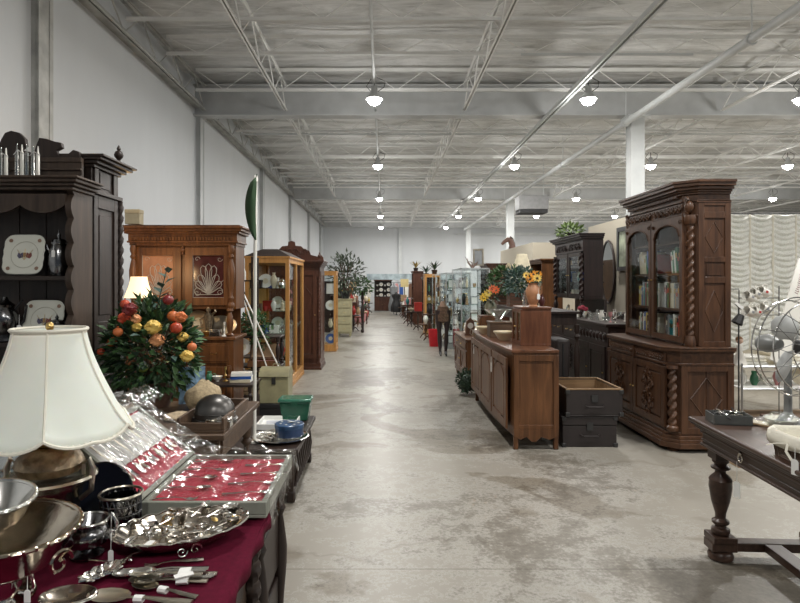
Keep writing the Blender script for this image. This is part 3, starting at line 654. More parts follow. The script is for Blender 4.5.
for i in range(60):
    a, q = rnd.uniform(0, 2 * PI), math.sqrt(rnd.random()) * .88
    u_, v_ = .19 * q * cos(a), .122 * q * sin(a); x, y = px + u_ * cos(.49) - v_ * sin(.49), py + u_ * sin(.49) + v_ * cos(.49); z = TZ + .02 + .03 * (q ** 3) + .034 * rnd.random() * (1 - q * .6) + .004
    k = rnd.choice(['spoon', 'spoon', 'brooch', 'tag', 'ring', 'pendant', 'chain'])
    TT = T(0, 0, 0, rnd.uniform(0, 6.28), rnd.uniform(-.15, .15), rnd.uniform(-.25, .25)); m = M(TT)
    if k == 'spoon': lay('spoon', m, L=.1, w=.8)
    elif k == 'brooch':
        m.lathe(0, 0, [(.004, .004), (.012, .005), (.02, .002), (.02, -.001), (.002, -.001)], 14, .12, 6); m.ball((0, 0, .005), .006, 8)
    elif k == 'tag': m.prism([(-.011, -.02), (.011, -.02), (.011, .014), (0, .02), (-.011, .014)], 'z', -.0006, .0006)
    elif k == 'ring': m.ring_tube((0, 0, .003), .014, .0025, 18, 6); m.ball((.014, 0, .006), .005, 6)
    elif k == 'pendant': m.ball((0, 0, .004), .012, 10, sx=.9, sy=1.4, sz=.4); m.ring_tube((0, .02, .003), .005, .001, 10, 4)
    else:
        m.tube([(.03 * cos(j * .8) * (1 - j * .02), .022 * sin(j * .8 + .4), .004 + .002 * (j % 2)) for j in range(14)], .0018, 4)
    nm = {'spoon': 'small_spoon', 'brooch': 'brooch', 'tag': 'paper_tag', 'ring': 'ring', 'pendant': 'pendant', 'chain': 'chain'}[k]
    o = m.obj(nm, PAP if k == 'tag' else rnd.choice([SIL, SIL, SIL, TAR, PEW, SIL, TAR, BRS] if k != 'spoon' else [SIL, TAR]), loc=(x, y, z))
    LB = {'spoon': 'small silver spoon jumbled among trinkets in the shell platter', 'brooch': 'small round metal brooch in the shell platter heap', 'tag': 'white paper price tag lying in the shell platter heap', 'ring': 'small metal ring in the shell platter heap', 'pendant': 'oval metal pendant in the shell platter heap', 'chain': 'tangled thin chain in the shell platter heap'}[k]
    tag(o, LB, {'spoon': 'spoon', 'brooch': 'brooch', 'tag': 'tag', 'ring': 'ring', 'pendant': 'pendant', 'chain': 'chain'}[k], nm.replace('_', ' ') + 's in the shell platter')
# loose flatware on the cloth
def cut(kind, x, y, rz, label, mat=SIL, L=.18, w=1.3, z=TZ, tagw=False, group='loose silver cutlery on the burgundy cloth'):
    t = thing(kind, label, kind, (x, y, z), rz, group); lay(kind, M(), L=L, w=w).obj('%s_body' % kind, mat, t)
    if tagw:
        m = M(); m.ring([[(xx, .011 * cos(a), .006 + .009 * sin(a)) for a in [2 * PI * j / 8 for j in range(8)]] for xx in (.0, .012, .024)]); m.obj('paper_band', PAP, t)
    return t
cut('fork', -.615, 1.72, PI + .3, 'single silver fork just below the shell platter', TAR, .17)
cut('spoon', -.66, 1.665, PI + .25, 'silver dessert spoon above the banded bundle, bowl to left', SIL, .17, tagw=True)
t = thing('cutlery_bundle', 'bundle of silver forks and spoons bound with white paper band', 'cutlery', (-.565, 1.625, TZ), PI + .1)
for k in range(7):
    m = M(T(.0 + .006 * k, -.024 + .013 * (k % 4), .003 + .013 * (k // 4), .07 * (k % 3 - 1))); lay('spoon' if k % 2 else 'fork', m, L=.2, w=1.35); m.obj('spoon' if k % 2 else 'fork', SIL if k % 3 else PEW, t)
m = M(); m.ring([[(xx, .038 * cos(a), .013 + .016 * sin(a)) for a in [2 * PI * j / 14 for j in range(14)]] for xx in (-.03, -.01, .0)]); m.obj('paper_band', PAP, t)
M(T(-.015, .03, .028, .4)).box(-.03, .02, -.01, .01, 0, .002).obj('price_tag', PAP, t)
cut('spoon', -.575, 1.562, PI - .3, 'dark handled silver spoon below the banded bundle', TAR, .19, tagw=True)
cut('spoon', -.62, 1.52, PI - .1, 'large plain serving spoon lying front centre, bowl to left', PEW, .26, 1.9, tagw=True)
t = thing('bonbon_server', 'ornate pierced silver bonbon server with scrolled edge', 'server', (-.785, 1.645, TZ + .004), 1.1)
m = M(); R = []
for q, z in [(.05, .003), (.6, .002), (1, .014), (.97, .017), (.6, .006), (.05, .006)]:
    R.append([(.07 * q * cos(2 * PI * j / 60) * (1 + .06 * cos(10 * 2 * PI * j / 60)), .032 * q * sin(2 * PI * j / 60) * (1 + .14 * cos(12 * 2 * PI * j / 60)), z) for j in range(60)])
m.ring(R); m.obj('server_bowl', SIL, t)
m = M(); m.tube([(.06, 0, .012), (.1, 0, .02), (.14, 0, .012)], [.006, .004, .009], 8, .5)
for s in (-1, 1):
    for k in range(4): m.ball((-.05 + k * .03, s * .024, .014), .008, 6, sz=.5)
m.obj('scrolled_handle', SIL, t)
t = thing('oval_tray', 'small oval silver dish with dark centre at bottom left edge', 'dish', (-.81, 1.515, TZ))
m = M(); m.ring(dish(.07, .05, [(.05, .003), (.7, .002), (1, .016), (.96, .018), (.7, .006), (.05, .005)], 1, 40, 0)); m.obj('dish_body', TAR, t); m = M(); m.tube([(.07 * cos(j * PI / 20), .05 * sin(j * PI / 20), .018) for j in range(41)], .003, 5); m.obj('rim', SIL, t)
t = thing('cup', 'silver cup with loop handle at the bottom left corner', 'cup', (-.97, 1.5, TZ)); M().lathe(0, 0, [(.03, 0), (.032, .006), (.022, .014), (.045, .05), (.048, .085), (.044, .085), (.02, .02)], 24).obj('cup_body', SIL, t)
M().tube([(.045, 0, .07), (.075, 0, .08), (.08, 0, .05), (.07, 0, .03), (.042, 0, .035)], .0045, 7).obj('handle', SIL, t); price_tag(t, (.075, -.02, .05), .7, .04)
t = thing('ladle', 'slim silver ladle with bead tip lying left of the bonbon server', 'ladle', (-.80, 1.72, TZ + .004), .05)
m = M(); m.tube([(-.06, 0, .01), (0, 0, .004), (.05, 0, .003)], .003, 6); m.ball((.06, 0, .006), .008, 8); m.obj('ladle_body', SIL, t)

# ---- second stand holding the cutlery canteen
t = thing('side_chest', 'dark carved chest under the open cutlery canteen', 'chest')
M().box(-1.35, -.47, 2.13, 2.58, 0, .785).obj('body', DK, t, bevel=.004)
for z in (.1, .38): M().box(-.474, -.455, 2.17, 2.54, z, z + .24).obj('side_panel', DK, t, bevel=.006)
for y in (2.15, 2.56):
    m = M(); turned(m, -.452, y, .02, .76, .03, 0, 12); m.obj('turned_post', DK, t)
CZ = .79
t = thing('cutlery_canteen', 'open canteen of cutlery with red lining, lid leaning back, wrapped in film', 'canteen', (0, 0, CZ))
RIM = plain('grey green cloth board', (.23, .24, .2), .7, 0, .1); REDL = plain('crimson lining', (.36, .012, .035), .8, 0, .15, 40)
x0, x1, y0, y1 = -.84, -.405, 2.03, 2.6
m = M(); m.box(x0, x1, y0, y1, 0, .012).box(x0, x1, y0, y0 + .02, .012, .055).box(x0, x1, y1 - .02, y1, .012, .055).box(x0, x0 + .02, y0 + .02, y1 - .02, .012, .055).box(x1 - .02, x1, y0 + .02, y1 - .02, .012, .055); m.obj('case_base', RIM, t, bevel=.003)
M().box(x0 + .02, x1 - .02, y0 + .02, y1 - .02, .012, .04).obj('base_lining', REDL, t)
rnd = random.Random(3)
for k in range(9):                                                 # pieces lying in the base
    m = M(T(x0 + .1 + .25 * (k % 2) + rnd.uniform(-.01, .01), y0 + .06 + .055 * k, .041, rnd.uniform(-.06, .06))); lay('spoon' if k % 3 else 'fork', m, L=.19, w=.9); m.obj('spoon' if k % 3 else 'fork', SIL, t)
LT = Matrix.Translation((x0, y0, .055)) @ Matrix.Rotation(math.radians(40), 4, 'Y')    # lid: local -x is up the slope
W = .33; m = M(LT); m.box(-W, 0, 0, y1 - y0, -.03, -.018).box(-W, 0, 0, .018, -.018, .012).box(-W, 0, y1 - y0 - .018, y1 - y0, -.018, .012).box(-W, -W + .018, .018, y1 - y0 - .018, -.018, .012).box(-.018, 0, .018, y1 - y0 - .018, -.018, .012)
lid = m.obj('lid', RIM, t, bevel=.002)
M(LT).box(-W + .018, -.018, .018, y1 - y0 - .018, -.018, -.004).obj('lid_lining', REDL, lid)
M(LT).box(-W + .03, -W * .42, .03, y1 - y0 - .03, -.004, .004).obj('lid_pocket', plain('grey satin', (.5, .5, .47), .4, 0, .15, 18), lid)
for k in range(11):
    m = M(LT @ T(-W * .5, .05 + .048 * k, .007, 0)); lay('fork' if k % 2 else 'spoon', m, L=.2, w=.9); m.obj('fork' if k % 2 else 'spoon', SIL if k % 3 else PEW, lid)
# clear film over it
FILM = thin('crumpled clear film', gloss=.09, rough=.12, tr=(.97, .97, .97), bscale=7, bst=1.0)
def film(fn, nu, nv, seed, amp=.012, fq=14):
    V = []
    for j in range(nv + 1):
        for i in range(nu + 1):
            p = Vector(fn(i / nu, j / nv)); a = noise.noise(p * fq + Vector((seed, 0, 0))); b = noise.noise(p * fq * 2.7 + Vector((0, seed, 0)))
            V.append(p + Vector((a * .3, b * .3, abs(a) + .5 * b)) * amp)
    return V, [(j * (nu + 1) + i, j * (nu + 1) + i + 1, (j + 1) * (nu + 1) + i + 1, (j + 1) * (nu + 1) + i) for j in range(nv) for i in range(nu)]
def over(u, v):                                                     # from lid top over the lid, across the base and down the right side
    y = -.03 + (y1 - y0 + .06) * v + y0; L = [(x0 - W * .766 - .04, CZ + .055 + W * .643 + .05), (x0 - W * .766 + .02, CZ + .055 + W * .643 + .035), (x0 + .03, CZ + .11), (x0 + .12, CZ + .075), (x1 + .012, CZ + .066), (x1 + .02, CZ + .0), (x1 + .028, CZ - .02)]
    d = [0]
    for a, b in zip(L, L[1:]): d.append(d[-1] + math.hypot(b[0] - a[0], b[1] - a[1]))
    s = u * d[-1]
    for k in range(len(L) - 1):
        if s <= d[k + 1] + 1e-9:
            f = (s - d[k]) / (d[k + 1] - d[k]); return (L[k][0] + (L[k + 1][0] - L[k][0]) * f, y, L[k][1] + (L[k + 1][1] - L[k][1]) * f)
    return (L[-1][0], y, L[-1][1])
V, Fc = film(over, 110, 80, 5, .024, 8)
o = M().add([(min(a, .9), b, c) for a, b, c in V], Fc).obj('plastic_film', FILM, smooth=60); tag(o, 'crumpled clear plastic film draped over the cutlery canteen', 'plastic film')
V, Fc = film(lambda u, v: (x0 - W * .766 - .06 + .16 * u, y0 + .1 + .55 * v, CZ + .055 + W * .643 + .03 + .04 * sin(PI * u)), 30, 50, 9, .03, 16)
o = M().add(V, Fc).obj('plastic_film', FILM, smooth=60); tag(o, 'bunched clear film over the top edge of the canteen lid', 'plastic film')
# dark round tray between lamp and canteen
t = thing('round_tray', 'dark blue round tray leaning between lamp urn and cutlery canteen', 'tray', (-.955, 1.99, TZ)); t.rotation_euler = (1.35, 0, 0)
M().lathe(0, 0, [(.01, 0), (.09, 0), (.105, .01), (.1, .012), (.085, .004), (.01, .004)], 32).obj('tray_body', plain('navy lacquer', (.012, .016, .03), .3), t, loc=(0, .105, 0)); M().ring_tube((0, .105, .011), .103, .003, 32, 5).obj('rim', BLK, t)
# ================================================================ left: hutch and tall cabinet
HX1, HX0 = -1.75, -3.3
t = thing('open_hutch', 'dark oak hutch with open shelves and scalloped frieze, left foreground', 'hutch', (0, 0, 0))
m = M(); m.prism([(3.54, 2.13), (3.54, .88)] + [(3.3 + .034 * (1 - abs(sin(PI * 9 * k / 120)) ** .8), .88 + 1.22 * k / 120) for k in range(121)] + [(3.3, 2.13)], 'x', HX1 - .035, HX1); m.obj('side_board', HUT, t)
m = M(); m.box(HX0, HX1 - .04, 3.52, 3.54, .88, 2.13); [m.box(HX0 + k * .16, HX0 + k * .16 + .006, 3.515, 3.52, .9, 2.1) for k in range(1, 10)]; m.obj('back_board', DK, t)
def scallop(L, n, dp):
    return [(L * i / (n * 8), dp * (.35 + .65 * abs(sin(PI * i / 8)) ** .8)) for i in range(n * 8 + 1)]
pts = [(0, .0)] + [(u, -.07 - (v - .35 * .09)) for u, v in scallop(HX1 - HX0 - .036, 6, .07)] + [(HX1 - HX0 - .036, 0)]
M().prism([(HX0 + a, 2.1 + b) for a, b in pts], 'y', 3.3, 3.325).obj('scalloped_frieze', HUT, t)
for z in (1.64, 1.26): M().box(HX0, HX1 - .04, 3.33, 3.52, z - .025, z).obj('shelf', DKX, t, bevel=.003)
m = M(); z = 2.12
for ov, h in ((.015, .02), (.035, .018), (.055, .02), (.07, .014)): m.box(HX0, HX1 + ov, 3.3 - ov, 3.54, z, z + h); z += h
m.obj('cornice', HUT, t, bevel=.004); HT = z
M().box(HX0, HX1 + .05, 3.1, 3.9, .0, .85).obj('lower_cupboard', DK, t, bevel=.004); M().box(HX0, HX1 + .08, 3.06, 3.54, .85, .88).obj('worktop', DKX, t, bevel=.006)
t = thing('tall_cabinet', 'tall dark panelled cabinet with stepped cornice behind the open hutch', 'cabinet', (0, 0, 0))
x1 = -1.765; M().box(-3.3, x1, 3.56, 3.9, .88, 2.3).obj('body', DK, t, bevel=.003)
m = M(); z0, z1 = 1.36, 2.04
m.box(x1, x1 + .012, 3.57, 3.62, .95, 2.14).box(x1, x1 + .012, 3.84, 3.89, .95, 2.14)
for a, b in ((.95, 1.02), (1.3, 1.36), (2.06, 2.14)): m.box(x1, x1 + .012, 3.62, 3.84, a, b)
m.box(x1, x1 + .006, 3.65, 3.81, 1.4, 2.02); m.obj('side_panel', DK, t, bevel=.003)
m = M(); m.box(x1, x1 + .03, 3.55, 3.92, 2.14, 2.165).box(x1, x1 + .012, 3.58, 3.63, 2.165, 2.31).box(x1, x1 + .012, 3.83, 3.89, 2.165, 2.31).box(x1, x1 + .005, 3.66, 3.8, 2.19, 2.29); m.obj('frieze_panel', DK, t, bevel=.002)
m = M(); z = 2.3
for ov, h in ((.02, .02), (.045, .02), (.075, .018), (.095, .014)): m.box(-3.3, x1 + ov, 3.56 - ov * .5, 3.9 + ov, z, z + h); z += h
m.obj('cornice', DK, t, bevel=.003)
m = M(); m.box(-3.3, x1 - .18, 3.56, 3.575, 2.2, 2.3); m.box(-3.2, x1 - .25, 3.55, 3.56, 2.225, 2.28); m.obj('front_frieze', HUT, t)
m = finial(M(), x1 + .03, 3.86, z, .13, .03); m.obj('finial', DK, t)
m = M(); m.twist(x1 + .005, 3.93, 1.32, 2.14, .02, .07, 12); m.lathe(x1 + .005, 3.93, [(.035, 1.25), (.035, 1.3), (.025, 1.32)], 10); m.obj('twisted_column', DK, t)
m = M(); turned(m, x1 + .005, 3.93, .88, 1.25, .035, 0); m.obj('turned_post', DK, t)
# crest and broken pediment
def S(px, py, Y): return (XX(px, Y), ZZ(py, Y))
Y = 3.52
cr = [S(*p, Y) for p in [(-30, 181), (-30, 160), (-14, 152), (-2, 150), (2, 140), (6, 133), (12, 131), (20, 133), (26, 139), (27, 146), (22, 150), (30, 152), (34, 156), (37, 146), (40, 138), (47, 139), (56, 142), (62, 143), (63, 148), (57, 151), (60, 156), (68, 155), (74, 150), (80, 152), (82, 158), (82, 181)]]
o = M().prism(cr, 'y', Y - .012, Y + .02).obj('carved_pediment', DK, t, bevel=.004); 
o['label'] = 'broken scrolled pediment board with shell crest'
(fa, fz0), (fb, fz1) = S(-30, 181, 3.49), S(83, 158.5, 3.49)
m = M(); m.box(fa, fb, 3.475, 3.5, fz0, fz1).box(fa, fb, 3.465, 3.475, fz0, fz0 + .03).box(fa, fb, 3.465, 3.475, fz1 - .025, fz1).box(fa, fb, 3.46, 3.475, (fz0 + fz1) / 2 - .008, (fz0 + fz1) / 2 + .004); m.obj('frieze_board', HUT, t, bevel=.002)
# candle-shaped glass prisms standing on the hutch cornice
for k, (px, py, hh) in enumerate([(3, 178, .18), (19, 178, .2), (35, 179, .19)]):
    x = XX(px, 3.36); t = thing('crystal_lustre', 'crystal candle lustre on the hutch cornice, %s from the left' % ORD[k], 'candlestick', (x, 3.36, HT))
    for j in range(3 if k == 1 else 2):
        m = M(); m.lathe(.022 * (j - .5), .01 * j, [(.009, 0), (.011, .01), (.01, hh * .75), (.006, hh * .8), (.003, hh * .98), (.001, hh)], 7); m.obj('glass_prism', CN['clear glass'] if j != 1 else WHT, t)
    m = M(); m.tube([(-.03, 0, hh * .7), (0, -.01, hh * .82), (.03, 0, hh * .7)], .003, 5); m.tube([(0, -.01, 0), (0, -.01, hh * .8)], .004, 5); m.obj('wire_arm', SIL, t)
# plates and pots on the hutch
CHN = plain('glazed cream china', (.66, .66, .58), .2, 0, .03)
def square_plate(label, x, y, z, s, seed):
    t = thing('square_plate', label, 'plate', (x, y, z), 0, 'square coronation plates on the hutch'); a = .2
    Tm = Matrix.Translation((0, .02, s / 2 + .004)) @ Matrix.Rotation(PI / 2 - a, 4, 'X') ; R = []
    def sq(q, k=5): return lambda th: q * s / 2 / (abs(cos(th)) ** k + abs(sin(th)) ** k) ** (1 / k)
    for q, zz in [(.03, 0), (.62, 0), (.96, .014), (1, .017), (.97, .02), (.62, .007), (.03, .006)]:
        f = sq(q); R.append([(f(2 * PI * j / 64) * cos(2 * PI * j / 64) * (1 - .015 * cos(8 * PI * j / 64 * 4)), f(2 * PI * j / 64) * sin(2 * PI * j / 64), zz) for j in range(64)])
    M(Tm).ring(R).obj('plate_body', CHN, t)
    M(Tm).ring_tube((0, 0, .009), s * .33, .0012, 40, 4).obj('gilt_ring', plain('gilt line', (.35, .33, .26), .4), t)
    # crossed flags emblem and corner medallions
    m = M(Tm)
    for sg in (-1, 1):
        m.tube([(0, -.03, .008), (sg * .045, .03, .009)], .0013, 4)
    m.tube([(0, -.03, .008), (0, .035, .009)], .0013, 4); m.obj('flag_staffs', BRS, t)
    for sg, c in ((-1, cm((.09, .08, .13))), (1, cm((.2, .06, .05)))):
        m = M(Tm); m.prism([(sg * .008, -.014), (sg * .03, -.022), (sg * .042, -.008), (sg * .038, .012), (sg * .024, .006), (sg * .012, .014)], 'z', .007, .0085); m.lathe(sg * .03, -.002, [(.001, .0085), (.009, .0085), (.009, .0095), (.001, .0095)], 7); m.obj('flag', c, t)
    m = M(Tm); m.prism([(-.008, -.008), (.0, -.018), (.008, -.008), (.008, .012), (-.008, .012)], 'z', .0085, .01); m.obj('shield', cm((.35, .22, .1)), t)
    for i, (a1, b1) in enumerate(((-1, -1), (1, -1), (1, 1), (-1, 1))):
        m = M(Tm); c = (a1 * s * .35, b1 * s * .35); m.lathe(c[0], c[1], [(.001, .015), (.011, .015), (.011, .018), (.001, .018)], 10); m.obj('medallion', cm((.25, .15, .1)), t)
square_plate('square cream plate with crossed flags emblem on hutch upper shelf', XX(26.5, 3.42), 3.39, 1.64, .235, 1)
square_plate('square cream plate standing half behind teapot on hutch lower shelf', XX(43, 3.42), 3.42, 1.26, .235, 2)
def pot(name, label, x, y, z, w, h, mat, kind):
    t = thing(name, label, 'pot', (x, y, z))
    if kind == 0:
        M().lathe(0, 0, [(.36 * w, 0), (.4 * w, .04 * h), (.46 * w, .25 * h), (.42 * w, .55 * h), (.3 * w, .66 * h), (.33 * w, .68 * h), (.33 * w, .72 * h)], 24).obj('pot_body', mat, t)
        M().lathe(0, 0, [(.33 * w, .72 * h), (.28 * w, .78 * h), (.06 * w, .82 * h), (.09 * w, .88 * h), (.03 * w, .94 * h), (.01 * w, h)], 20).obj('lid', mat, t)
        M().tube([(.3 * w, 0, .7 * h), (.6 * w, 0, .68 * h), (.66 * w, 0, .4 * h), (.45 * w, 0, .2 * h)], .04 * w, 7).obj('handle', BLK, t)
        M().tube([(-.36 * w, 0, .45 * h), (-.52 * w, 0, .6 * h), (-.55 * w, 0, .68 * h)], [.09 * w, .06 * w, .05 * w], 8).obj('spout', mat, t)
    price_tag(t, (0, -.47 * w, .55 * h), .9, .03); return t
pot('coffee_pot', 'dark silver lidded coffee pot beside plate on hutch upper shelf', XX(59, 3.42), 3.42, 1.64, .125, .27, DSV, 0)
pot('teapot', 'dark silver teapot in front of plate on hutch lower shelf', XX(57, 3.36), 3.36, 1.26, .12, .165, DSV, 0)
t = thing('hot_water_urn', 'tall silver urn with curved handle at left end of hutch lower shelf', 'urn', (XX(5, 3.4), 3.4, 1.26))
M().lathe(0, 0, [(.05, 0), (.055, .01), (.03, .03), (.06, .07), (.075, .12), (.07, .16), (.045, .2), (.05, .215), (.02, .24), (.012, .26)], 28, .02, 14).obj('urn_body', DSV, t)
M().tube([(.06, 0, .19), (.1, 0, .24), (.125, 0, .21), (.11, 0, .12), (.07, 0, .08)], .007, 7).obj('handle', BLK, t); M().tube([(-.06, 0, .12), (-.1, 0, .18), (-.12, 0, .2)], .01, 7).obj('spout', TAR, t); price_tag(t, (.1, -.03, .1), 1.2, .06)
small('candlestick', 'candlestick', PEW, -1.93, 3.42, .88, .09, .2, 'pewter candlestick on the hutch worktop behind the ivory shade', 'candlestick')
small('bowl', 'bowl', TAR, -2.12, 3.3, .88, .2, .09, 'dark silver bowl on hutch worktop beside the candlestick', 'bowl')
# cardboard carton seen between tall cabinet and buffet top
small('box', 'storage_box', cm((.42, .36, .24), .8), -2.73, 6.45, 2.24, .16, .16, 'tan carton on top of the carved amber buffet at left', 'box')

# ================================================================ carved amber buffet with shell glass doors
BY0 = 6.2; w = 1.12; t = thing('buffet', 'carved amber oak buffet with two leaded shell glass doors', 'buffet', (XX(118, BY0) + w / 2 + .09, BY0, 0)); bx = t.location.x
solid(t, w - .02, .5, .1, 1.0, BUF, name='lower_cupboard'); mould(t, w, .5, 0, [(.02, .06), (.01, .04)], BUF, 'plinth'); slab(t, w, .5, 1.0, .035, BUF, .03, 'counter')
m = M(); m.box(-w / 2 + .02, w / 2 - .02, .4, .42, 1.035, 1.35); m.obj('back_board', BUF, t)
z = 1.32; M().box(-w / 2, w / 2, .12, .5, z, 2.02).obj('upper_case', BUF, t, bevel=.003)
mould(t, w, .5, 2.0, [(.01, .03), (.03, .02), (.02, .075), (.05, .025), (.075, .03), (.1, .02), (.06, .015)], BUF, 'cornice', .1)
m = M(); [m.box(-w / 2 + .01 + k * .032, -w / 2 + .026 + k * .032, .065, .1, 2.055, 2.09) for k in range(34)]; m.obj('dentil_moulding', BUF, t)
LEAD = plain('leaded cames', (.33, .3, .26), .5, 0, .1); CREMEG = plain('amber backed glass', (.33, .16, .09), .3, 0, .2, 9); RUB = plain('dark ruby glass', (.05, .015, .015), .15, 0, .3, 12)
for k, cx in enumerate((-.27, .27)):
    d = M(); x0, x1, z0, z1 = cx - .25, cx + .25, 1.36, 1.98; f = .085
    d.box(x0, x0 + f, .09, .12, z0, z1).box(x1 - f, x1, .09, .12, z0, z1).box(x0 + f, x1 - f, .09, .12, z0, z0 + f).box(x0 + f, x1 - f, .09, .12, z1 - f, z1)
    d = d.obj('door', BUF, t, bevel=.003); M().box(x0 + f, x1 - f, .108, .114, z0 + f, z1 - f).obj('coloured_glass', RUB if k else CREMEG, d)
    m = M(); gx0, gx1, gz0, gz1 = x0 + f, x1 - f, z0 + f, z1 - f; bz = gz0 + .03
    for s in range(9):
        a = PI * (s + .5) / 9; L = .24 if 2 < s < 6 else .2; c = (cx, bz)
        e = (cx + L * cos(a) * .75, bz + L * sin(a) * 1.35); p = Vector((cos(a) * .75, sin(a) * 1.35)).normalized(); q = Vector((-p.y, p.x))
        pl = []
        for u, v in ((0, 0), (.5, .024), (.8, .036), (.95, .026), (1.02, 0), (.95, -.026), (.8, -.036), (.5, -.024), (0, 0)): pl.append((c[0] + (e[0] - c[0]) * u + q.x * v, .104, c[1] + (e[1] - c[1]) * u + q.y * v))
        m.tube(pl, .004, 4)
    for s in (-1, 1): m.scroll((cx + s * .12, gz0 + .05), .035, 1.1, .003, s, y=.104); m.tube([(cx, .104, bz), (cx + s * .165, .104, gz0 + .19)], .0025, 4); m.scroll((cx + s * .12, gz1 - .04), .03, 1, .003, -s, y=.104)
    m.tube([(gx0, .104, gz0), (gx1, .104, gz0), (gx1, .104, gz1), (gx0, .104, gz1), (gx0, .104, gz0)], .004, 4); m.obj('shell_leading', LEAD, d)
    pdoor(t, cx - .27, cx + .27, .14, .72, BUF, 'raised', .08, side=-1 if k else 1); m = carving(M(), cx - .15, cx + .15, .25, .6, -.012, .012); m.obj('carved_panel', BUF, t)
    dr = drawer(t, cx - .27, cx + .27, .76, .97, BUF, pulls=2)
for s in (-1, 1):
    m = M(); turned(m, s * (w / 2 - .04), .07, 1.33, 2.0, .04, 0, 14); m.obj('turned_column', BUF, t)
    m = M(); turned(m, s * (w / 2 - .05), .06, 1.035, 1.33, .045, 1, 14); m.obj('turned_support', BUF, t)
    m = M(); m.box(s * (w / 2 - .03) - .04, s * (w / 2 - .03) + .04, -.02, 0, .1, 1.0); turned(m, s * (w / 2 - .03), -.045, .14, .74, .03, 0, 12); m.obj('corner_pilaster', BUF, t)
m = finial(M(), 0, .08, 1.9, .1, .025); m.obj('finial', BUF, t)
z = 1.035
small('plate', 'display_plate', CN['tan'], bx + .12, BY0 + .2, z, .27, .27, 'tan round plate leaning at back of buffet counter', 'plate')
t = thing('bronze_statuette', 'dark bronze figure statuette on the buffet counter', 'statuette', (bx + .26, BY0 + .14, z)); m = M(); m.lathe(0, 0, [(.06, 0), (.06, .02), (.03, .03), (.035, .1), (.045, .17), (.05, .22), (.02, .25), (.03, .28), (.02, .31), (.003, .32)], 12); m.tube([(.03, 0, .22), (.08, -.01, .26), (.05, 0, .33)], .012, 6).tube([(-.03, 0, .22), (-.09, 0, .17), (-.07, -.02, .11)], .012, 6); m.obj('figure', BRZ, t)
t = thing('serving_platter', 'large dark oval platter leaning at right of buffet counter', 'platter', (bx + .34, BY0 + .28, z)); t.rotation_euler = (1.25, 0, 0); M().lathe(0, .1, [(.01, 0), (.12, 0), (.17, .02), (.165, .025), (.01, .006)], 28, sx=1.1, sy=.65).obj('platter_body', PEW, t)
row(['silver cup', 'clear glass goblet', 'white cup', 'brass bowl', 'silver box', 'white candlestick'], (bx - .05, BY0 + .05), (bx + .5, BY0 + .05), z, 'on the amber buffet counter', 'ornaments on the buffet counter', seed=4, s=.7)
# small lit lamp
t = thing('boudoir_lamp', 'small lit table lamp with cream shade in front of the buffet', 'lamp', (XX(139, 5.6), 5.6, 1.0))
m = M(); n = 40; R = []
for v in range(9):
    q = v / 8; r = .075 + (.138 - .075) * (q ** 1.5); R.append([(r * cos(2 * PI * j / n) * (1 - .02 * abs(sin(4 * 2 * PI * j / n))), r * sin(2 * PI * j / n) * (1 - .02 * abs(sin(4 * 2 * PI * j / n))), .66 - .2 * q) for j in range(n)])
m.ring(R, cap=False); mm, nt, bb = nodemat('lit shade'); bb.inputs['Base Color'].default_value = (.85, .75, .55, 1); bb.inputs['Emission Color'].default_value = (1, .74, .42, 1); bb.inputs['Emission Strength'].default_value = 1.3
m.obj('lamp_shade', mm, t)
m = M(); m.lathe(0, 0, [(.07, 0), (.075, .02), (.03, .05), (.02, .1), (.05, .2), (.055, .26), (.02, .33), (.012, .36), (.012, .5)], 18); m.obj('lamp_base', BRS, t)
M().ball((0, 0, .54), .03, 10).obj('bulb', emis('warm bulb', (1, .8, .5), 8), t)
l = bpy.data.lights.new('warm lamp', 'POINT'); l.energy = 14; l.color = (1, .66, .34); l.shadow_soft_size = .05; o = bpy.data.objects.new('warm lamp', l); COL.objects.link(o); o.location = (XX(139, 5.6), 5.6, 1.7)
t = thing('pedestal_table', 'dark pedestal stand under the small lit lamp', 'table', (XX(139, 5.6), 5.6, 0))
M().lathe(0, 0, [(.01, .97), (.24, .97), (.25, .985), (.24, 1.0), (.01, 1.0)], 28).obj('table_top', DK, t); m = M(); turned(m, 0, 0, .1, .97, .05, 0); m.obj('column', DK, t)
for k in range(3):
    a = k * 2.09; M().tube([(0, 0, .2), (.12 * cos(a), .12 * sin(a), .15), (.22 * cos(a), .22 * sin(a), .02)], [.025, .022, .018], 8).obj('leg', DK, t)

# ================================================================ wooden desk with bouquet, dome, sack
DZ = .84
t = thing('writing_table', 'dark brown wooden table behind canteen carrying bouquet and metal dome', 'table', (0, 0, 0)); DW = wood('worn brown oak', (.05, .03, .02), (.15, .095, .06), .4, axis='x')
M().box(-1.62, -.8, 2.95, 3.8, DZ - .03, DZ).obj('table_top', DW, t, bevel=.005)
M().box(-1.58, -.84, 3.0, 3.76, DZ - .15, DZ - .03).obj('apron', DW, t, bevel=.003)
M().box(-.842, -.825, 3.03, 3.73, DZ - .135, DZ - .045).obj('drawer_front', DW, t, bevel=.003)
for x, y in ((-1.55, 3.03), (-.87, 3.03), (-1.55, 3.73), (-.87, 3.73)): m = M(); turned(m, x, y, 0, DZ - .15, .04, 2); m.obj('leg', DW, t)
t = thing('serving_tray', 'dark wooden tray with upright sides on right end of brown table', 'tray', (-.93, 3.25, DZ), .0)
m = M(); m.box(-.12, .12, -.26, .26, 0, .012).box(.105, .12, -.26, .26, .012, .075).box(-.12, -.105, -.26, .26, .012, .075).box(-.105, .105, -.26, -.245, .012, .05).box(-.105, .105, .245, .26, .012, .075); m.obj('tray_frame', DW, t, bevel=.003)
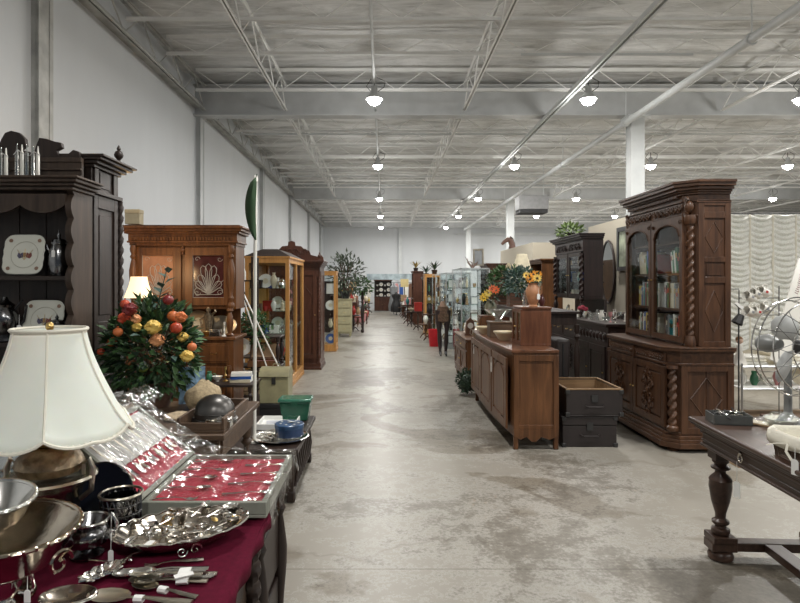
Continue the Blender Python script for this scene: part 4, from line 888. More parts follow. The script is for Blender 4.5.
# bouquet
bxx, byy = XX(152, 3.62), 3.63
t = thing('flower_arrangement', 'large silk arrangement of red pomegranates and yellow roses in a pot', 'flowers', (bxx, byy, DZ))
M().lathe(0, 0, [(.09, 0), (.1, .01), (.13, .08), (.12, .14), (.135, .16), (.125, .16), (.1, .13)], 20).obj('pot', cm((.12, .07, .05), .4), t)
C0 = (0, 0, .36)
m = stems(M(), (0, 0, .12), C0, .3, 34, 2, .003, 1.05); m.obj('stems', cm((.1, .06, .03), .7), t)
for nm, mt, nn, sd in (('foliage', LEF, 760, 1), ('dark_foliage', plain('deep leaf', (.022, .055, .02), .55, 0, .5, 20), 600, 2), ('blue_foliage', LFG, 160, 3)):
    m = leaves(M(), C0, .275, nn, sd, .07, .042, 1.12, .3); m.v = [v for v in m.v]; m.obj(nm, mt, t, smooth=0)['label'] = nm.replace('_', ' ') + ' of the bouquet'
m = M()
for k in range(9): q = Vector((.02 + .012 * k, -.05, .58 + .03 * k)); m.leaf(q, (cos(k * 2.2), sin(k * 2.2), .6), .08, .05)
m.tube([(0, 0, .4), (.04, -.03, .62), (.11, -.05, .86)], .003, 4); m.obj('eucalyptus_sprig', LFG, t, smooth=0)
def bq(px, py, Y): return Vector((XX(px, Y) - bxx, Y - byy, ZZ(py, Y) - DZ))
PET = {'yellow': cm((.75, .52, .12), .6), 'red': cm((.5, .07, .03), .35), 'orange': cm((.62, .17, .05), .5), 'peach': cm((.7, .32, .14), .6), 'wine': cm((.2, .02, .02), .4), 'green': cm((.16, .2, .04), .4)}
fl = [('rose', 'yellow', 153, 327, .045), ('rose', 'peach', 157, 340, .042), ('pomegranate', 'red', 176, 328, .046), ('pomegranate', 'orange', 173, 316, .044), ('rose', 'orange', 181, 317, .034), ('pomegranate', 'orange', 192, 347, .035), ('rose', 'yellow', 187, 356, .038), ('rose', 'yellow', 183, 337, .032),
      ('rose', 'wine', 130, 309, .042), ('rose', 'red', 124, 318, .036), ('apple', 'green', 143, 368, .038), ('pomegranate', 'red', 101, 352, .03), ('pomegranate', 'orange', 118, 332, .035), ('rose', 'peach', 136, 319, .03), ('pomegranate', 'wine', 168, 300, .04), ('rose', 'orange', 112, 342, .03), ('pomegranate', 'red', 125, 304, .035), ('rose', 'yellow', 137, 327, .03)]
for i, (k, c, a, b, r) in enumerate(fl):
    p = bq(a, b, 3.36 + .05 * (i % 4)); m = M(); r *= .9
    if k == 'rose': rose(m, p, r * 1.1, i)
    else:
        m.ball(p, r * .88, 14, sz=.92)
        for j in range(6): m.leaf(p + Vector((0, 0, r * .7)), (cos(j * 1.05) * .5, sin(j * 1.05) * .5, 1), r * .45, r * .3)
    o = m.obj(k, PET[c], t); o['label'] = '%s %s' % (c, k)
# domed metal cover
t = thing('domed_cover', 'dark ribbed metal dome cover on brown table', 'cover', (XX(215, 3.2), 3.2, DZ + .012))
DOM = plain('gun metal', (.1, .095, .09), .35, .8, .3, 10)
m = M(); m.lathe(0, 0, [(.118, 0), (.12, .012), (.108, .02), (.108, .05), (.1, .085), (.08, .115), (.05, .135), (.02, .142), (.002, .143)], 32); m.obj('dome', DOM, t)
m = M(); m.ring_tube((0, 0, .02), .112, .005, 32, 5).ring_tube((0, 0, .052), .109, .003, 32, 5)
for k in range(1): a = k * PI / 8; m.tube([(.108 * cos(a) * cos(e), .108 * sin(a) * cos(e), .05 + .093 * sin(e)) for e in [PI * q / 12 for q in range(13)]], .0025, 4)
m.obj('ribs', DOM, t)
# burlap sack, crumpled
def sack(name, label, x, y, z, r, h, mat, seed):
    m = M(); R = []; n = 30
    for i in range(12):
        q = i / 11; rr = r * (.75 + .4 * sin(PI * min(1, q * 1.15)) - .35 * max(0, q - .75) / .25 * 1.2)
        R.append([((rr * (1 + .22 * noise.noise((cos(a) * 2, sin(a) * 2, q * 3 + seed)))) * cos(a), (rr * (1 + .22 * noise.noise((cos(a) * 2, sin(a) * 2, q * 3 + seed)))) * sin(a), h * q * (1 + .15 * noise.noise((cos(a) * 1.5, sin(a) * 1.5, seed + 5)))) for a in [2 * PI * j / n for j in range(n)]])
    m.ring(R); return tag(m.obj(name, mat, loc=(x, y, z)), label, 'bag')
BUR = plain('burlap', (.36, .28, .17), .9, 0, .25, 60, .4)
sack('burlap_sack', 'crumpled tan burlap sack beside the bouquet behind the dome', XX(203, 3.55), 3.56, DZ, .1, .17, BUR, 3)
sack('cloth_bundle', 'pale brown cloth bundle left of dome near the bouquet pot', XX(180, 3.3), 3.28, DZ, .07, .045, plain('rough oat cloth', (.42, .33, .22), .9, 0, .3, 50, .4), 8)
t = thing('magazine', 'blue and white printed magazine standing behind the burlap sack', 'magazine', (XX(192, 3.72), 3.72, DZ)); M(T(0, 0, 0, .3, 0, -.15)).box(-.08, .08, 0, .006, 0, .23).obj('cover', plain('printed blue cover', (.25, .4, .62), .4, 0, .8, 25), t)
row(['silver cup', 'pewter bowl', 'silver box'], (XX(203, 3.05), 3.07), (XX(228, 3.05), 3.07), DZ + .013, 'in front of dome on brown table', 'silver oddments by the dome', seed=3, s=.45)
# ================================================================ low bench with tray, tin, bins, pole
BZ = .40
t = thing('low_bench', 'dark carved low bench at aisle edge under round tray and green bin', 'bench', (0, 0, 0))
M().box(-1.15, -.62, 4.25, 5.35, BZ - .04, BZ).obj('bench_top', DK, t, bevel=.008); M().box(-1.12, -.66, 4.3, 5.3, .06, BZ - .04).obj('body', DK, t, bevel=.004)
m = M(); [m.tube([(-.655, 4.35 + k * .09, .1), (-.645, 4.39 + k * .09, .2), (-.655, 4.35 + k * .09, .32)], .012, 6) for k in range(10)]; m.obj('carved_side', DK, t)
[M().box(x - .03, x + .03, y - .03, y + .03, 0, .08).obj('foot', DK, t, bevel=.01) for x, y in ((-1.1, 4.32), (-.68, 4.32), (-1.1, 5.28), (-.68, 5.28))]
m = M(); m.scroll((-.8, .25), .06, 1.5, .012, 1, y=4.29); m.scroll((-.97, .25), .06, 1.5, .012, -1, 2, y=4.29); m.obj('carved_front', DK, t)
t = thing('round_tray', 'large round silver tray of loose cutlery under the blue tin', 'tray', (-.80, 4.55, BZ)); 
M().lathe(0, 0, [(.01, .005), (.19, .005), (.215, .02), (.222, .024), (.21, .027), (.185, .012), (.01, .011)], 40).obj('tray_body', SIL, t)
rnd = random.Random(12)
for k in range(20):
    a, q = rnd.uniform(0, 6.28), rnd.random() * .12; kd = rnd.choice(['spoon', 'fork', 'spoon'])
    m = M(T(0, 0, 0, rnd.uniform(0, 6.28), rnd.uniform(-.05, .05))); lay(kd, m, L=.14, w=.9); o = m.obj(kd, rnd.choice([SIL, PEW, WHT]), loc=(-.86 + q * cos(a) * .8, 4.55 + q * sin(a), BZ + .013 + .003 * (k % 6))); tag(o, 'loose %s scattered on the round silver tray' % kd, kd, 'loose %ss on the round tray' % kd)
t = thing('biscuit_tin', 'round blue biscuit tin on the silver tray', 'tin', (-.725, 4.52, BZ + .035)); TB = plain('blue tin', (.018, .045, .12), .3, 0, .3, 14)
M().lathe(0, 0, [(.01, 0), (.105, 0), (.107, .004), (.107, .085), (.01, .085)], 36).obj('tin_body', TB, t); M().lathe(0, 0, [(.111, .062), (.112, .088), (.105, .094), (.01, .094)], 36).obj('lid', plain('blue tin lid', (.03, .075, .16), .3, 0, .5, 18), t)
m = M(); [m.ball((.07 * cos(k * .9), .07 * sin(k * .9), .096), .012, 6, sz=.2) for k in range(7)]; m.leaf((-.02, 0, .097), (1, .3, 0), .08, .04); m.obj('lid_pattern', cm((.5, .52, .5)), t)
t = thing('white_tray_box', 'white paper lined shallow box beyond round tray by the pole', 'box', (-.89, 4.98, BZ)); M().cbox(0, 0, 0, .3, .3, .012).obj('base', PAP, t)
m = M(); m.box(-.16, .16, -.16, -.15, 0, .045).box(-.16, .16, .15, .16, 0, .045).box(-.16, -.15, -.15, .15, 0, .045).box(.15, .16, -.15, .15, 0, .045); m.obj('rim', PAP, t); M(T(0, 0, .013, .2)).box(-.1, .1, -.08, .08, 0, .01).obj('napkin', cm((.55, .57, .62), .8), t)
t = thing('plastic_bin', 'translucent green plastic bin with lid on the low bench', 'bin', (XX(296, 5.22), 5.22, BZ)); GP = plain('green plastic', (.02, .11, .065), .25, 0, .1, 5, Transmission_Weight=.25)
M().prism([(-.11, 0), (.11, 0), (.135, .16), (-.135, .16)], 'y', -.09, .09).obj('bin_body', GP, t, bevel=.01); M().cbox(0, 0, .16, .29, .21, .03).obj('lid', plain('green plastic lid', (.04, .15, .1), .2, 0, .1), t, bevel=.01); M().cbox(0, -.105, .12, .06, .01, .05).obj('latch', GP, t)
# cream metal box on black box
t = thing('black_case', 'black box under the cream domed mailbox', 'box', (XX(275, 6.3), 6.3, 0)); M().cbox(0, 0, 0, .3, .4, .30).obj('case_body', BLK, t, bevel=.006); M().cbox(0, 0, .30, .31, .41, .05).obj('lid', BLK, t, bevel=.006)
t = thing('domed_metal_box', 'cream domed metal box with hasp on top of black box', 'box', (XX(276, 6.25), 6.25, .35)); KH = plain('khaki cream enamel', (.27, .25, .145), .4)
M().box(-.15, .15, -.13, .17, 0, .27).obj('box_body', KH, t, bevel=.006); m = M()
pr = [(-.135, .27)] + [(-.01 + .15 * -cos(PI * k / 10), .275 + .09 * sin(PI * k / 10)) for k in range(11)] + [(.135, .27)]
M().prism([(a * 1.05 + .02, b) for a, b in pr], 'x', -.155, .155).obj('domed_lid', KH, t, bevel=.004); M().tube([(-.04, .02, .36), (-.03, .02, .39), (.03, .02, .39), (.04, .02, .36)], .006, 6).obj('handle', KH, t); M().box(-.02, .02, -.142, -.13, .2, .28).obj('hasp', IRN, t)
# white pole with green leaf
t = thing('white_pole', 'tall thin white pole standing on the low bench by the round tray', 'pole', (XX(254.5, 4.45), 4.45, BZ)); top = ZZ(178, 4.45) - BZ
M().tube([(0, 0, 0), (.008, 0, top)], .0135, 12).obj('pole_shaft', WHT, t); M().lathe(0, 0, [(.01, 0), (.05, 0), (.05, .012), (.016, .02)], 20).obj('foot', WHT, t); M().lathe(.008, 0, [(.016, top - .03), (.018, top), (.01, top + .02)], 12).obj('cap', WHT, t)
t = thing('green_banner_leaf', 'long dark green cloth leaf hanging from top of the white pole', 'banner', (XX(251, 4.4), 4.42, 0))
m = M(); zt, zb = ZZ(178, 4.42), ZZ(240, 4.42); V = []; n = 14
for k in range(n + 1):
    q = k / n; w = .048 * sin(PI * (q ** .8)) ** .7 + .002; z = zt + (zb - zt) * q; cx = .03 - .015 * sin(PI * q)
    V += [(cx - w * 1.3, .012 * sin(q * 5), z), (cx - w * .3, -.012, z), (cx + w * .35, .006 * cos(q * 6), z)]
m.add(V, [(3 * k + a, 3 * k + a + 1, 3 * k + a + 4, 3 * k + a + 3) for k in range(n) for a in (0, 1)]); o = m.obj('leaf_cloth', plain('green banner cloth', (.02, .055, .018), .75), t); s_ = o.modifiers.new('s', 'SOLIDIFY'); s_.thickness = .004
M().tube([(.03, 0, zt - .01), (.04, 0, zt + .03)], .004, 6).obj('stalk', LFD, t)
# whatnot with spindles, ivy, suitcase, baskets (behind bench)
t = thing('spindle_stand', 'dark spindle whatnot stand right of the carved buffet', 'stand', (XX(250, 7.1), 7.1, 0))
for z in (.25, .6, .95): M().cbox(.08, 0, z, .62, .34, .02).obj('shelf', DK, t, bevel=.004)
for x in (-.2, .36):
    for y in (-.14, .14): m = M(); [turned(m, x, y, z0, z1, .026, 0, 10) for z0, z1 in ((0, .25), (.27, .6), (.62, .95))]; m.obj('spindle', DK, t)
sx, sy = t.location.x, t.location.y
t = thing('ivy_plant', 'trailing green ivy in a small pot on top of spindle stand', 'plant', (sx + .05, sy - .02, .97)); M().lathe(0, 0, [(.05, 0), (.07, .1), (.065, .1), (.04, .02)], 16).obj('pot', cm((.3, .14, .07), .7), t); m = leaves(M(), (0, 0, .15), .17, 260, 7, .055, .045, .8); leaves(m, (.1, -.08, .02), .14, 120, 8, .05, .04, 1.2); m.obj('foliage', LEF, t, smooth=0)
t = thing('open_suitcase', 'small open tan lined wooden case on the spindle stand middle shelf', 'case', (sx + .18, sy - .1, .62), .1)
m = M(); m.cbox(0, 0, 0, .34, .22, .01); m.box(-.17, .17, -.11, -.1, .01, .07).box(-.17, .17, .1, .11, .01, .07).box(-.17, -.16, -.1, .1, .01, .07).box(.16, .17, -.1, .1, .01, .07); m.obj('case_bottom', SB, t); M(T(0, .11, .07, 0, 0, -.3)).box(-.17, .17, 0, .015, 0, .2).obj('case_lid', SB, t); M(T(0, .11, .07, 0, 0, -.3)).box(-.15, .15, -.003, 0, .02, .18).obj('lid_lining', CN['tan'], t); M().cbox(0, 0, .012, .28, .17, .04).obj('folded_cloth', CN['pink'], t, bevel=.01)
small('basket', 'wicker_basket', plain('wicker', (.16, .09, .045), .7, 0, .4, 40), sx + .02, sy - .28, .0, .27, .22, 'brown wicker basket on floor in front of spindle stand', 'basket')
small('basket', 'wicker_basket', plain('pale wicker', (.36, .27, .16), .7, 0, .3, 40), sx + .02, sy, .27, .26, .16, 'pale wicker basket on the lowest spindle stand shelf', 'basket')
def stick(a, b, label, r=.009):
    b = Vector(b); a = Vector(a); a = b + (a - b) * ((b.z - .01) / (b.z - a.z)); t = thing('white_rod', label, 'rod', a); v = b - a; M().tube([(0, 0, 0), v], r, 8).obj('shaft', WHT, t); M().tube([v, v * 1.03], r * 1.7, 8).obj('tip', PEW, t)
stick((XX(268, 6.75), 6.75, .6), (XX(235, 6.75), 6.78, ZZ(277, 6.75)), 'left of two white rods leaning above spindle stand')
stick((XX(281, 6.75), 6.72, .6), (XX(238, 6.75), 6.74, ZZ(282, 6.75)), 'right of two white rods leaning above spindle stand')
# side table with books and papers left of mailbox
t = thing('plant_table', 'small dark side table stacked with papers beside the cream metal box', 'table', (XX(258, 6.0) - .25, 5.85, 0)); M().cbox(0, 0, .6, .55, .4, .025).obj('table_top', DK, t, bevel=.004)
for x in (-.24, .24):
    for y in (-.17, .17): m = M(); turned(m, x, y, 0, .6, .025, 2, 10); m.obj('leg', DK, t)
px_, py_ = t.location.x, t.location.y
for k, (c, lab) in enumerate((('cream', 'cream book at bottom of small stack on dark side table'), ('blue', 'blue book in middle of small stack on dark side table'), ('white', 'white book on top of small stack on dark side table'))):
    b = thing('book', lab, 'book', (px_ + .12, py_, .625 + k * .03), .1 * k, 'stacked books on the side table'); M().cbox(0, 0, 0, .2, .15, .03).obj('cover', CN[c], b); M().box(-.098, .102, -.073, .073, .003, .027).obj('pages', PAP, b)
row(['green jug', 'white bowl', 'brass candlestick'], (px_ - .24, py_), (px_ + .0, py_), .625, 'on the dark side table by the books', 'ornaments on the side table', seed=8, s=.7)

# ================================================================ left aisle cabinets, near to far
def showcase(name, label, x1, y0, w, L, h, mat, nsh=4, roof=False, t=.055, posts=3):
    """glazed case: near face toward camera, long side on the aisle (+x side at x1)"""
    r = thing(name, label, 'cabinet', (x1 - w / 2, y0, 0)); hw = w / 2
    m = M(); m.box(-hw, hw, 0, L, .06, .16).box(-hw - .01, hw + .01, -.01, L + .01, 0, .06); m.obj('base', mat, r, bevel=.004)
    for x, y in [(-hw, 0), (hw - t, 0), (-hw, L - t), (hw - t, L - t)] + [(hw - t, L * k / (posts - 1) - t / 2) for k in range(1, posts - 1)]: M().box(x, x + t, y, y + t, .16, h - .1).obj('post', mat, r, bevel=.003)
    m = M(); m.box(-hw, hw, 0, L, h - .1, h - .03).box(-hw - .015, hw + .015, -.015, L + .015, h - .03, h); m.obj('top_frame', mat, r, bevel=.003)
    if roof:
        m = M(); a = [(-hw - .015, -.015, h), (hw + .015, -.015, h), (hw + .015, L + .015, h), (-hw - .015, L + .015, h)]; b = [(-.12, .25, h + .12), (.12, .25, h + .12), (.12, L - .25, h + .12), (-.12, L - .25, h + .12)]; m.add(a + b, [(0, 1, 5, 4), (1, 2, 6, 5), (2, 3, 7, 6), (3, 0, 4, 7), (4, 5, 6, 7)]); m.obj('hipped_top', DK, r, smooth=0)
    M().box(-hw + t, hw - t, .01, .016, .16, h - .1).obj('glass_pane', SMK, r); M().box(-hw + t, hw - t, L - .02, L - .014, .16, h - .1).obj('glass_pane', SMK, r)
    for k in range(posts - 1):
        ya, yb = L * k / (posts - 1) + t * (1 if k == 0 else .5), L * (k + 1) / (posts - 1) - t * (1 if k == posts - 2 else .5); M().box(hw - .02, hw - .014, ya, yb, .16, h - .1).obj('glass_pane', SMK, r)
    M().box(-hw, -hw + .012, t, L - t, .16, h - .1).obj('back_panel', mat, r)
    zs = [.16 + (h - .3) * k / nsh for k in range(nsh)]
    for z in zs[1:]: M().box(-hw + .015, hw - .025, .03, L - .03, z - .008, z).obj('glass_shelf', thin('shelf glass', gloss=.15, tr=(.8, .92, .88)), r)
    return zs
zs = showcase('curio_cabinet', 'honey oak glazed curio cabinet with dark hipped top on left aisle', XX(289, 8.8), 8.8, .66, 1.6, 2.0, HON, 5, True)
xa = XX(289, 8.8) - .62
its = [['red box', 'white plate', 'cream box', 'brown figurine'], ['blue box', 'white jug', 'teal bowl', 'red vase'], ['teal box', 'blue box', 'white box', 'clear glass vase'], ['brown box', 'red cup', 'white vase', 'cream figurine'], ['black box', 'white plate', 'cream vase', 'silver teapot']]
for k, z in enumerate(zs): row(its[k], (xa + .04, 8.95), (xa + .56, 8.95), z + .001, 'front of the %s shelf, honey oak curio' % ['lowest', 'second', 'third', 'fourth', 'top'][k], 'ornaments in the honey oak curio', seed=k, s=.95 if k < 4 else 1.1); row(its[(k + 2) % 5], (xa + .1, 9.5), (xa + .56, 10.2), z + .001, 'back half of %s shelf, honey oak curio' % ['lowest', 'second', 'third', 'fourth', 'top'][k], 'ornaments in the honey oak curio', seed=k + 20)
# shelving with bric-a-brac between buffet and curio
t = thing('open_shelf_rack', 'open dark shelf rack of bric-a-brac between the buffet and honey curio', 'shelf', (-2.33, 7.8, 0)); zz = [.3, .62, .96, 1.3, 1.64]
for x in (-.6, .57):
    for y in (0, .33): M().box(x, x + .03, y, y + .03, 0, 1.95).obj('upright', DK, t)
for z in zz: M().box(-.6, .6, 0, .36, z - .02, z).obj('shelf', DK, t, bevel=.002)
its2 = [['brown box', 'tan box', 'black jug', 'cream bowl', 'brown box'], ['red box', 'white box', 'pink box', 'tan bowl', 'white plate'], ['white box', 'blue box', 'red cup', 'teal box', 'white jug', 'silver box'], ['red jug', 'brown box', 'white vase', 'blue bowl', 'green box', 'black figurine'], ['brown box', 'white frame', 'brass clock', 'cream vase', 'brown frame', 'white bottle']]
for k, z in enumerate(zz): row(its2[k], (-2.88, 7.95), (-1.8, 7.95), z, 'on %s shelf of open dark rack' % ['lowest', 'second', 'third', 'fourth', 'top'][k], 'bric-a-brac on the dark rack', seed=30 + k, s=1.15)

def armoire(name, label, x1, y0, w, L, h, mat, crest=0, face='near'):
    r = thing(name, label, 'cabinet', (x1 - w / 2, y0, 0)); d = L
    mould(r, w, d, 0, [(.03, .05), (.015, .07)], mat, 'plinth'); solid(r, w, d, .12, h - .14, mat)
    mould(r, w, d, h - .14, [(.0, .02), (.02, .03), (.04, .03), (.06, .03), (.075, .03)], mat, 'cornice')
    pdoor(r, -w / 2 + .05, w / 2 - .05, .2, h - .2, mat, 'arch', .08)
    for s in (-1, 1):
        m = M(); m.twist(s * (w / 2 - .02), -.01, .35, h - .3, .022, .08, 10); turned(m, s * (w / 2 - .02), -.01, .12, .35, .03, 0, 10); m.obj('twisted_column', mat, r)
    m = M(); m.box(w / 2, w / 2 + .012, .05, .1, .2, h - .2).box(w / 2, w / 2 + .012, d - .1, d - .05, .2, h - .2).box(w / 2, w / 2 + .012, .1, d - .1, .2, .28).box(w / 2, w / 2 + .012, .1, d - .1, h - .28, h - .2); m.obj('side_frame', mat, r, bevel=.002)
    if crest:
        cw = w * .62; P = [(-cw, 0), (-cw, .05), (-cw * .93, .1), (-cw * .8, .07), (-cw * .6, .1), (-cw * .55, .18), (-cw * .4, .2), (-cw * .3, .26), (-cw * .12, .27), (-.06, .34), (0, .36)]; P = P + [(-a, b) for a, b in P[-2::-1]]
        m = M().prism([(a - .05, h + b * crest) for a, b in P], 'y', .0, .04); m.obj('scrolled_crest', mat, r, bevel=.004); m = M(); carving(m, -cw * .5, cw * .4, h + .04, h + .24 * crest, -.004, .009); m.obj('crest_carving', mat, r)
        m = finial(M(), w / 2 - .01, .02, h, .16, .035); m.obj('finial', mat, r)
        m = M(); 
        for k in range(8): m.ring_tube((w / 2, .12 + k * (d - .2) / 8, h + .03), .03, .006, 12, 4, 'x')
        m.obj('gallery_rail', mat, r)
    return r
armoire('armoire', 'dark walnut armoire with scrolled crest beyond the honey oak curio', XX(320, 10.9), 10.9, .95, .75, 2.02, RED, 1)
zs = showcase('curio_cabinet', 'small honey oak glazed cabinet standing past the crested armoire', XX(336, 13.8), 13.8, .5, .55, 1.88, HON, 4, False, posts=2)
for k, z in enumerate(zs): row([['white vase', 'blue plate'], ['white figurine', 'cream jug'], ['clear glass goblet', 'white plate'], ['blue vase', 'white frame']][k], (XX(336, 13.8) - .44, 14.0), (XX(336, 13.8) - .05, 14.0), z + .001, '%s shelf, honey cabinet past the armoire' % ['lowest', 'second', 'third', 'top'][k], 'ornaments in the far honey cabinet', seed=50 + k, s=1.2)
t = thing('cream_chest', 'cream painted chest of drawers under the leafy potted tree', 'chest', (XX(351, 17.5) - .2, 17.5, 0)); 
solid(t, .42, .5, .1, 1.1, CRM); slab(t, .42, .5, 1.1, .03, CRM, .02)
for k in range(4): drawer(t, -.19, .19, .14 + k * .24, .35 + k * .24, CRM, pulls=1)
[M().tube([(x, y, 0), (x, y, .1)], .02, 8).obj('foot', CRM, t) for x in (-.17, .17) for y in (.04, .46)]
t = thing('potted_tree', 'bushy artificial tree in a dark pot on the cream chest', 'plant', (XX(349, 17.5) - .12, 17.75, 1.13)); M().lathe(0, 0, [(.1, 0), (.14, .22), (.13, .22), (.09, .02)], 16).obj('pot', BLK, t)
stems(M(), (0, 0, .15), (0, 0, .75), .5, 14, 6, .012).obj('branches', cm((.08, .05, .03)), t); leaves(M(), (0, 0, .75), .58, 520, 9, .15, .07, 1.1, .1).obj('foliage', plain('grey green leaf', (.06, .08, .05), .6, 0, .5, 9), t, smooth=0)
t = thing('hanging_fern', 'bright green leafy fern beside the bushy tree on left aisle', 'plant', (XX(362, 18.6), 19.0, 0)); m = M(); turned(m, 0, 0, 0, 1.2, .06, 0); m.obj('stand', DK, t); leaves(M(), (0, 0, 1.5), .32, 260, 12, .13, .06, .8, .1).obj('foliage', LEF, t, smooth=0); M().lathe(0, 0, [(.08, 1.2), (.12, 1.35), (.11, 1.35)], 14).obj('pot', DK, t)
def chair(label, x, y, rz, mat, seat):
    t = thing('side_chair', label, 'chair', (x, y, 0), rz); M().cbox(0, 0, .43, .44, .42, .05).obj('seat', seat, t, bevel=.015)
    for sx in (-1, 1): m = M(); turned(m, sx * .19, -.18, 0, .43, .022, 2, 8); m.obj('leg', mat, t); M().tube([(sx * .19, .2, 0), (sx * .19, .18, .45), (sx * .18, .24, 1.0)], .017, 6).obj('leg', mat, t)
    m = M(); m.box(-.19, .19, .22, .245, .88, 1.0).box(-.19, .19, .2, .22, .6, .65); [m.tube([(k * .07, .21, .64), (k * .07, .235, .9)], .01, 6) for k in (-2, -1, 0, 1, 2)]; m.obj('backrest', mat, t)
chair('dark wooden spindle chair facing the aisle beyond the cream chest', XX(358, 20), 20, PI / 2, DK, cm((.25, .06, .04)))
chair('reddish wooden chair farther along the left aisle by clutter', XX(362, 23), 23.2, PI / 2, RED, CN['tan'])
# far clutter each side: furniture pieces with things on top
def low_unit(name, label, cat, x, y, w, d, h, mat, side, doors=2):
    t = thing(name, label, cat, (x, y, 0), PI / 2 if side < 0 else -PI / 2)
    solid(t, w, d, .08, h - .03, mat); slab(t, w, d, h - .03, .03, mat, .02); mould(t, w, d, 0, [(.015, .08)], mat, 'plinth')
    for k in range(doors): a = -w / 2 + .03 + k * (w - .06) / doors; pdoor(t, a, a + (w - .06) / doors - .01, .12, h - .08, mat, 'raised', .05)
    return t
def tower(name, label, x, y, w, d, h, mat, side, its=None, where='', n=3, sd=0):
    t = thing(name, label, 'shelf', (x, y, 0), PI / 2 if side < 0 else -PI / 2); carcass(t, w, d, .0, h, mat, .03); mould(t, w, d, h, [(.02, .03), (.04, .03)], mat)
    zs = [.03 + (h - .06) * k / (n + 1) for k in range(n + 1)]
    for z in zs[1:]: shelf(t, w, d, z, mat, y0=0)
    if its:
        for k, z in enumerate(zs):
            xx = x + (-1 if side < 0 else 1) * d * .35
            row(its[k % len(its)], (xx, y - w * .42), (xx, y + w * .42), z + .001, '%s shelf, %s' % (ORD[k], where), 'ornaments on the ' + where, PI / 2 if side < 0 else -PI / 2, seed=sd + k, s=1.25)
low_unit('sideboard_cabinet', 'low dark cabinet piled with bags on left aisle past chairs', 'cabinet', -1.15, 25.0, 1.2, .45, .8, RED, -1)
row(['tan bowl', 'red vase', 'white jug', 'cream box', 'brown clock'], (-1.35, 24.5), (-1.35, 25.5), .8, 'on low dark cabinet of the far left aisle', 'ornaments far along left aisle', seed=61, s=1.7)
tower('bookcase', 'tall dark open bookcase at far left of the aisle', -1.45, 22.2, 1.1, .4, 1.7, DK, -1, [['white box', 'brown box', 'red vase'], ['cream jug', 'blue plate', 'tan box'], ['brown clock', 'white vase', 'green jug']], 'far left dark bookcase', 3, 70)
low_unit('sideboard_cabinet', 'low walnut cabinet with baskets near the far left end', 'cabinet', -1.25, 28.2, 1.6, .45, .75, SB, -1)
row(['red jug', 'tan box', 'pink bowl', 'white vase', 'brown box', 'cream jug'], (-1.4, 27.5), (-1.4, 28.9), .75, 'on the low walnut cabinet near far end', 'ornaments near the far left end', seed=62, s=1.8)
def rug_roll(x, y, c, lab): t = thing('floor_basket', lab, 'basket', (x, y, 0)); small; M().lathe(0, 0, [(.18, 0), (.22, .02), (.26, .3), (.24, .34), (.2, .3), (.05, .06)], 18).obj('basket_body', c, t); m = M(); m.ring_tube((0, 0, .33), .25, .02, 20, 6); m.obj('rim', c, t)
rug_roll(-.98, 24.1, CN['pink'], 'pink round basket on floor beside left aisle cabinets'); rug_roll(-.95, 26.6, CN['red'], 'red round basket on floor farther down left aisle')
# back of hall: shop fronts
t = thing('hutch', 'dark hutch with white plates at the far end of aisle', 'hutch', (XX(383, 32.4), 32.4, 0)); w = .95
solid(t, w, .5, .06, .8, RED); slab(t, w, .5, .8, .03, RED)
for k in (0, 1): pdoor(t, -w / 2 + .03 + k * w / 2, -.02 + k * w / 2, .1, .75, RED, 'raised', .06)
carcass(t, w, .35, .83, 1.72, DK, .03, y0=.1); mould(t, w, .35, 1.72, [(.03, .03), (.05, .03)], RED)
for z in (1.12, 1.42): M().box(-w / 2 + .03, w / 2 - .03, .12, .33, z - .02, z).obj('shelf', DK, t)
hx = t.location.x
for z, wh in ((.83, 'counter'), (1.12, 'lower shelf'), (1.42, 'upper shelf')): row(['white bowl', 'white plate', 'white cup', 'white plate'], (hx - .42, 32.62), (hx + .42, 32.62), z + .001, 'on %s of far end hutch' % wh, 'white china on the far hutch', seed=5, s=1.05)
t = thing('shop_fascia', 'grey blue painted fascia board over the far end booths', 'sign board', (0, 33.6, 0)); M().box(-1.0, 2.2, 0, .06, 1.78, 2.12).obj('board', plain('mottled grey blue paint', (.3, .36, .38), .6, 0, .45, 3), t)
for x in (-.95, 2.15): M().box(x - .04, x + .04, .02, .1, 0, 1.78).obj('post', STG, t)
t = thing('yellow_sign', 'blank pale yellow square sign hanging at far right of aisle', 'sign', (1.02, 29.3, 0)); M().box(-.2, .2, 0, .03, 1.4, 1.8).obj('sign_panel', cm((.62, .5, .24)), t); m = M().tube([(0, .03, 0), (0, .03, 1.4)], .02, 8).lathe(0, .03, [(.2, 0), (.2, .02), (.02, .04)], 16).obj('stand', IRN, t)
m = M(); rnd = random.Random(5)
rail = thing('clothes_rail', 'long clothes rail across the far end booth', 'rail', (0, 33.3, 0)); M().tube([(-.95, 0, 1.62), (2.1, 0, 1.62)], .015, 6).obj('bar', IRN, rail); [M().tube([(x, 0, 0), (x, 0, 1.62)], .015, 6).obj('upright', IRN, rail) for x in (-.95, 2.1)]
cols = ['white', 'tan', 'grey', 'red', 'cream', 'black', 'pink', 'blue', 'white', 'brown', 'grey', 'white']
for k, c in enumerate(cols):
    x = -.85 + k * .26
    if abs(x - hx) < .55: continue
    g = M(); h0 = rnd.uniform(.5, .95); g.prism([(-.12, 1.6 - h0), (.12, 1.6 - h0), (.1, 1.5), (.05, 1.58), (-.05, 1.58), (-.1, 1.5)], 'y', -.03, .03); o = g.obj('hanging_garment', CN[c], loc=(x, 33.2, 0)); tag(o, '%s garment hanging on the far rail, %s from the left' % (c, ORD[k]), 'clothing', 'garments on the far rail')
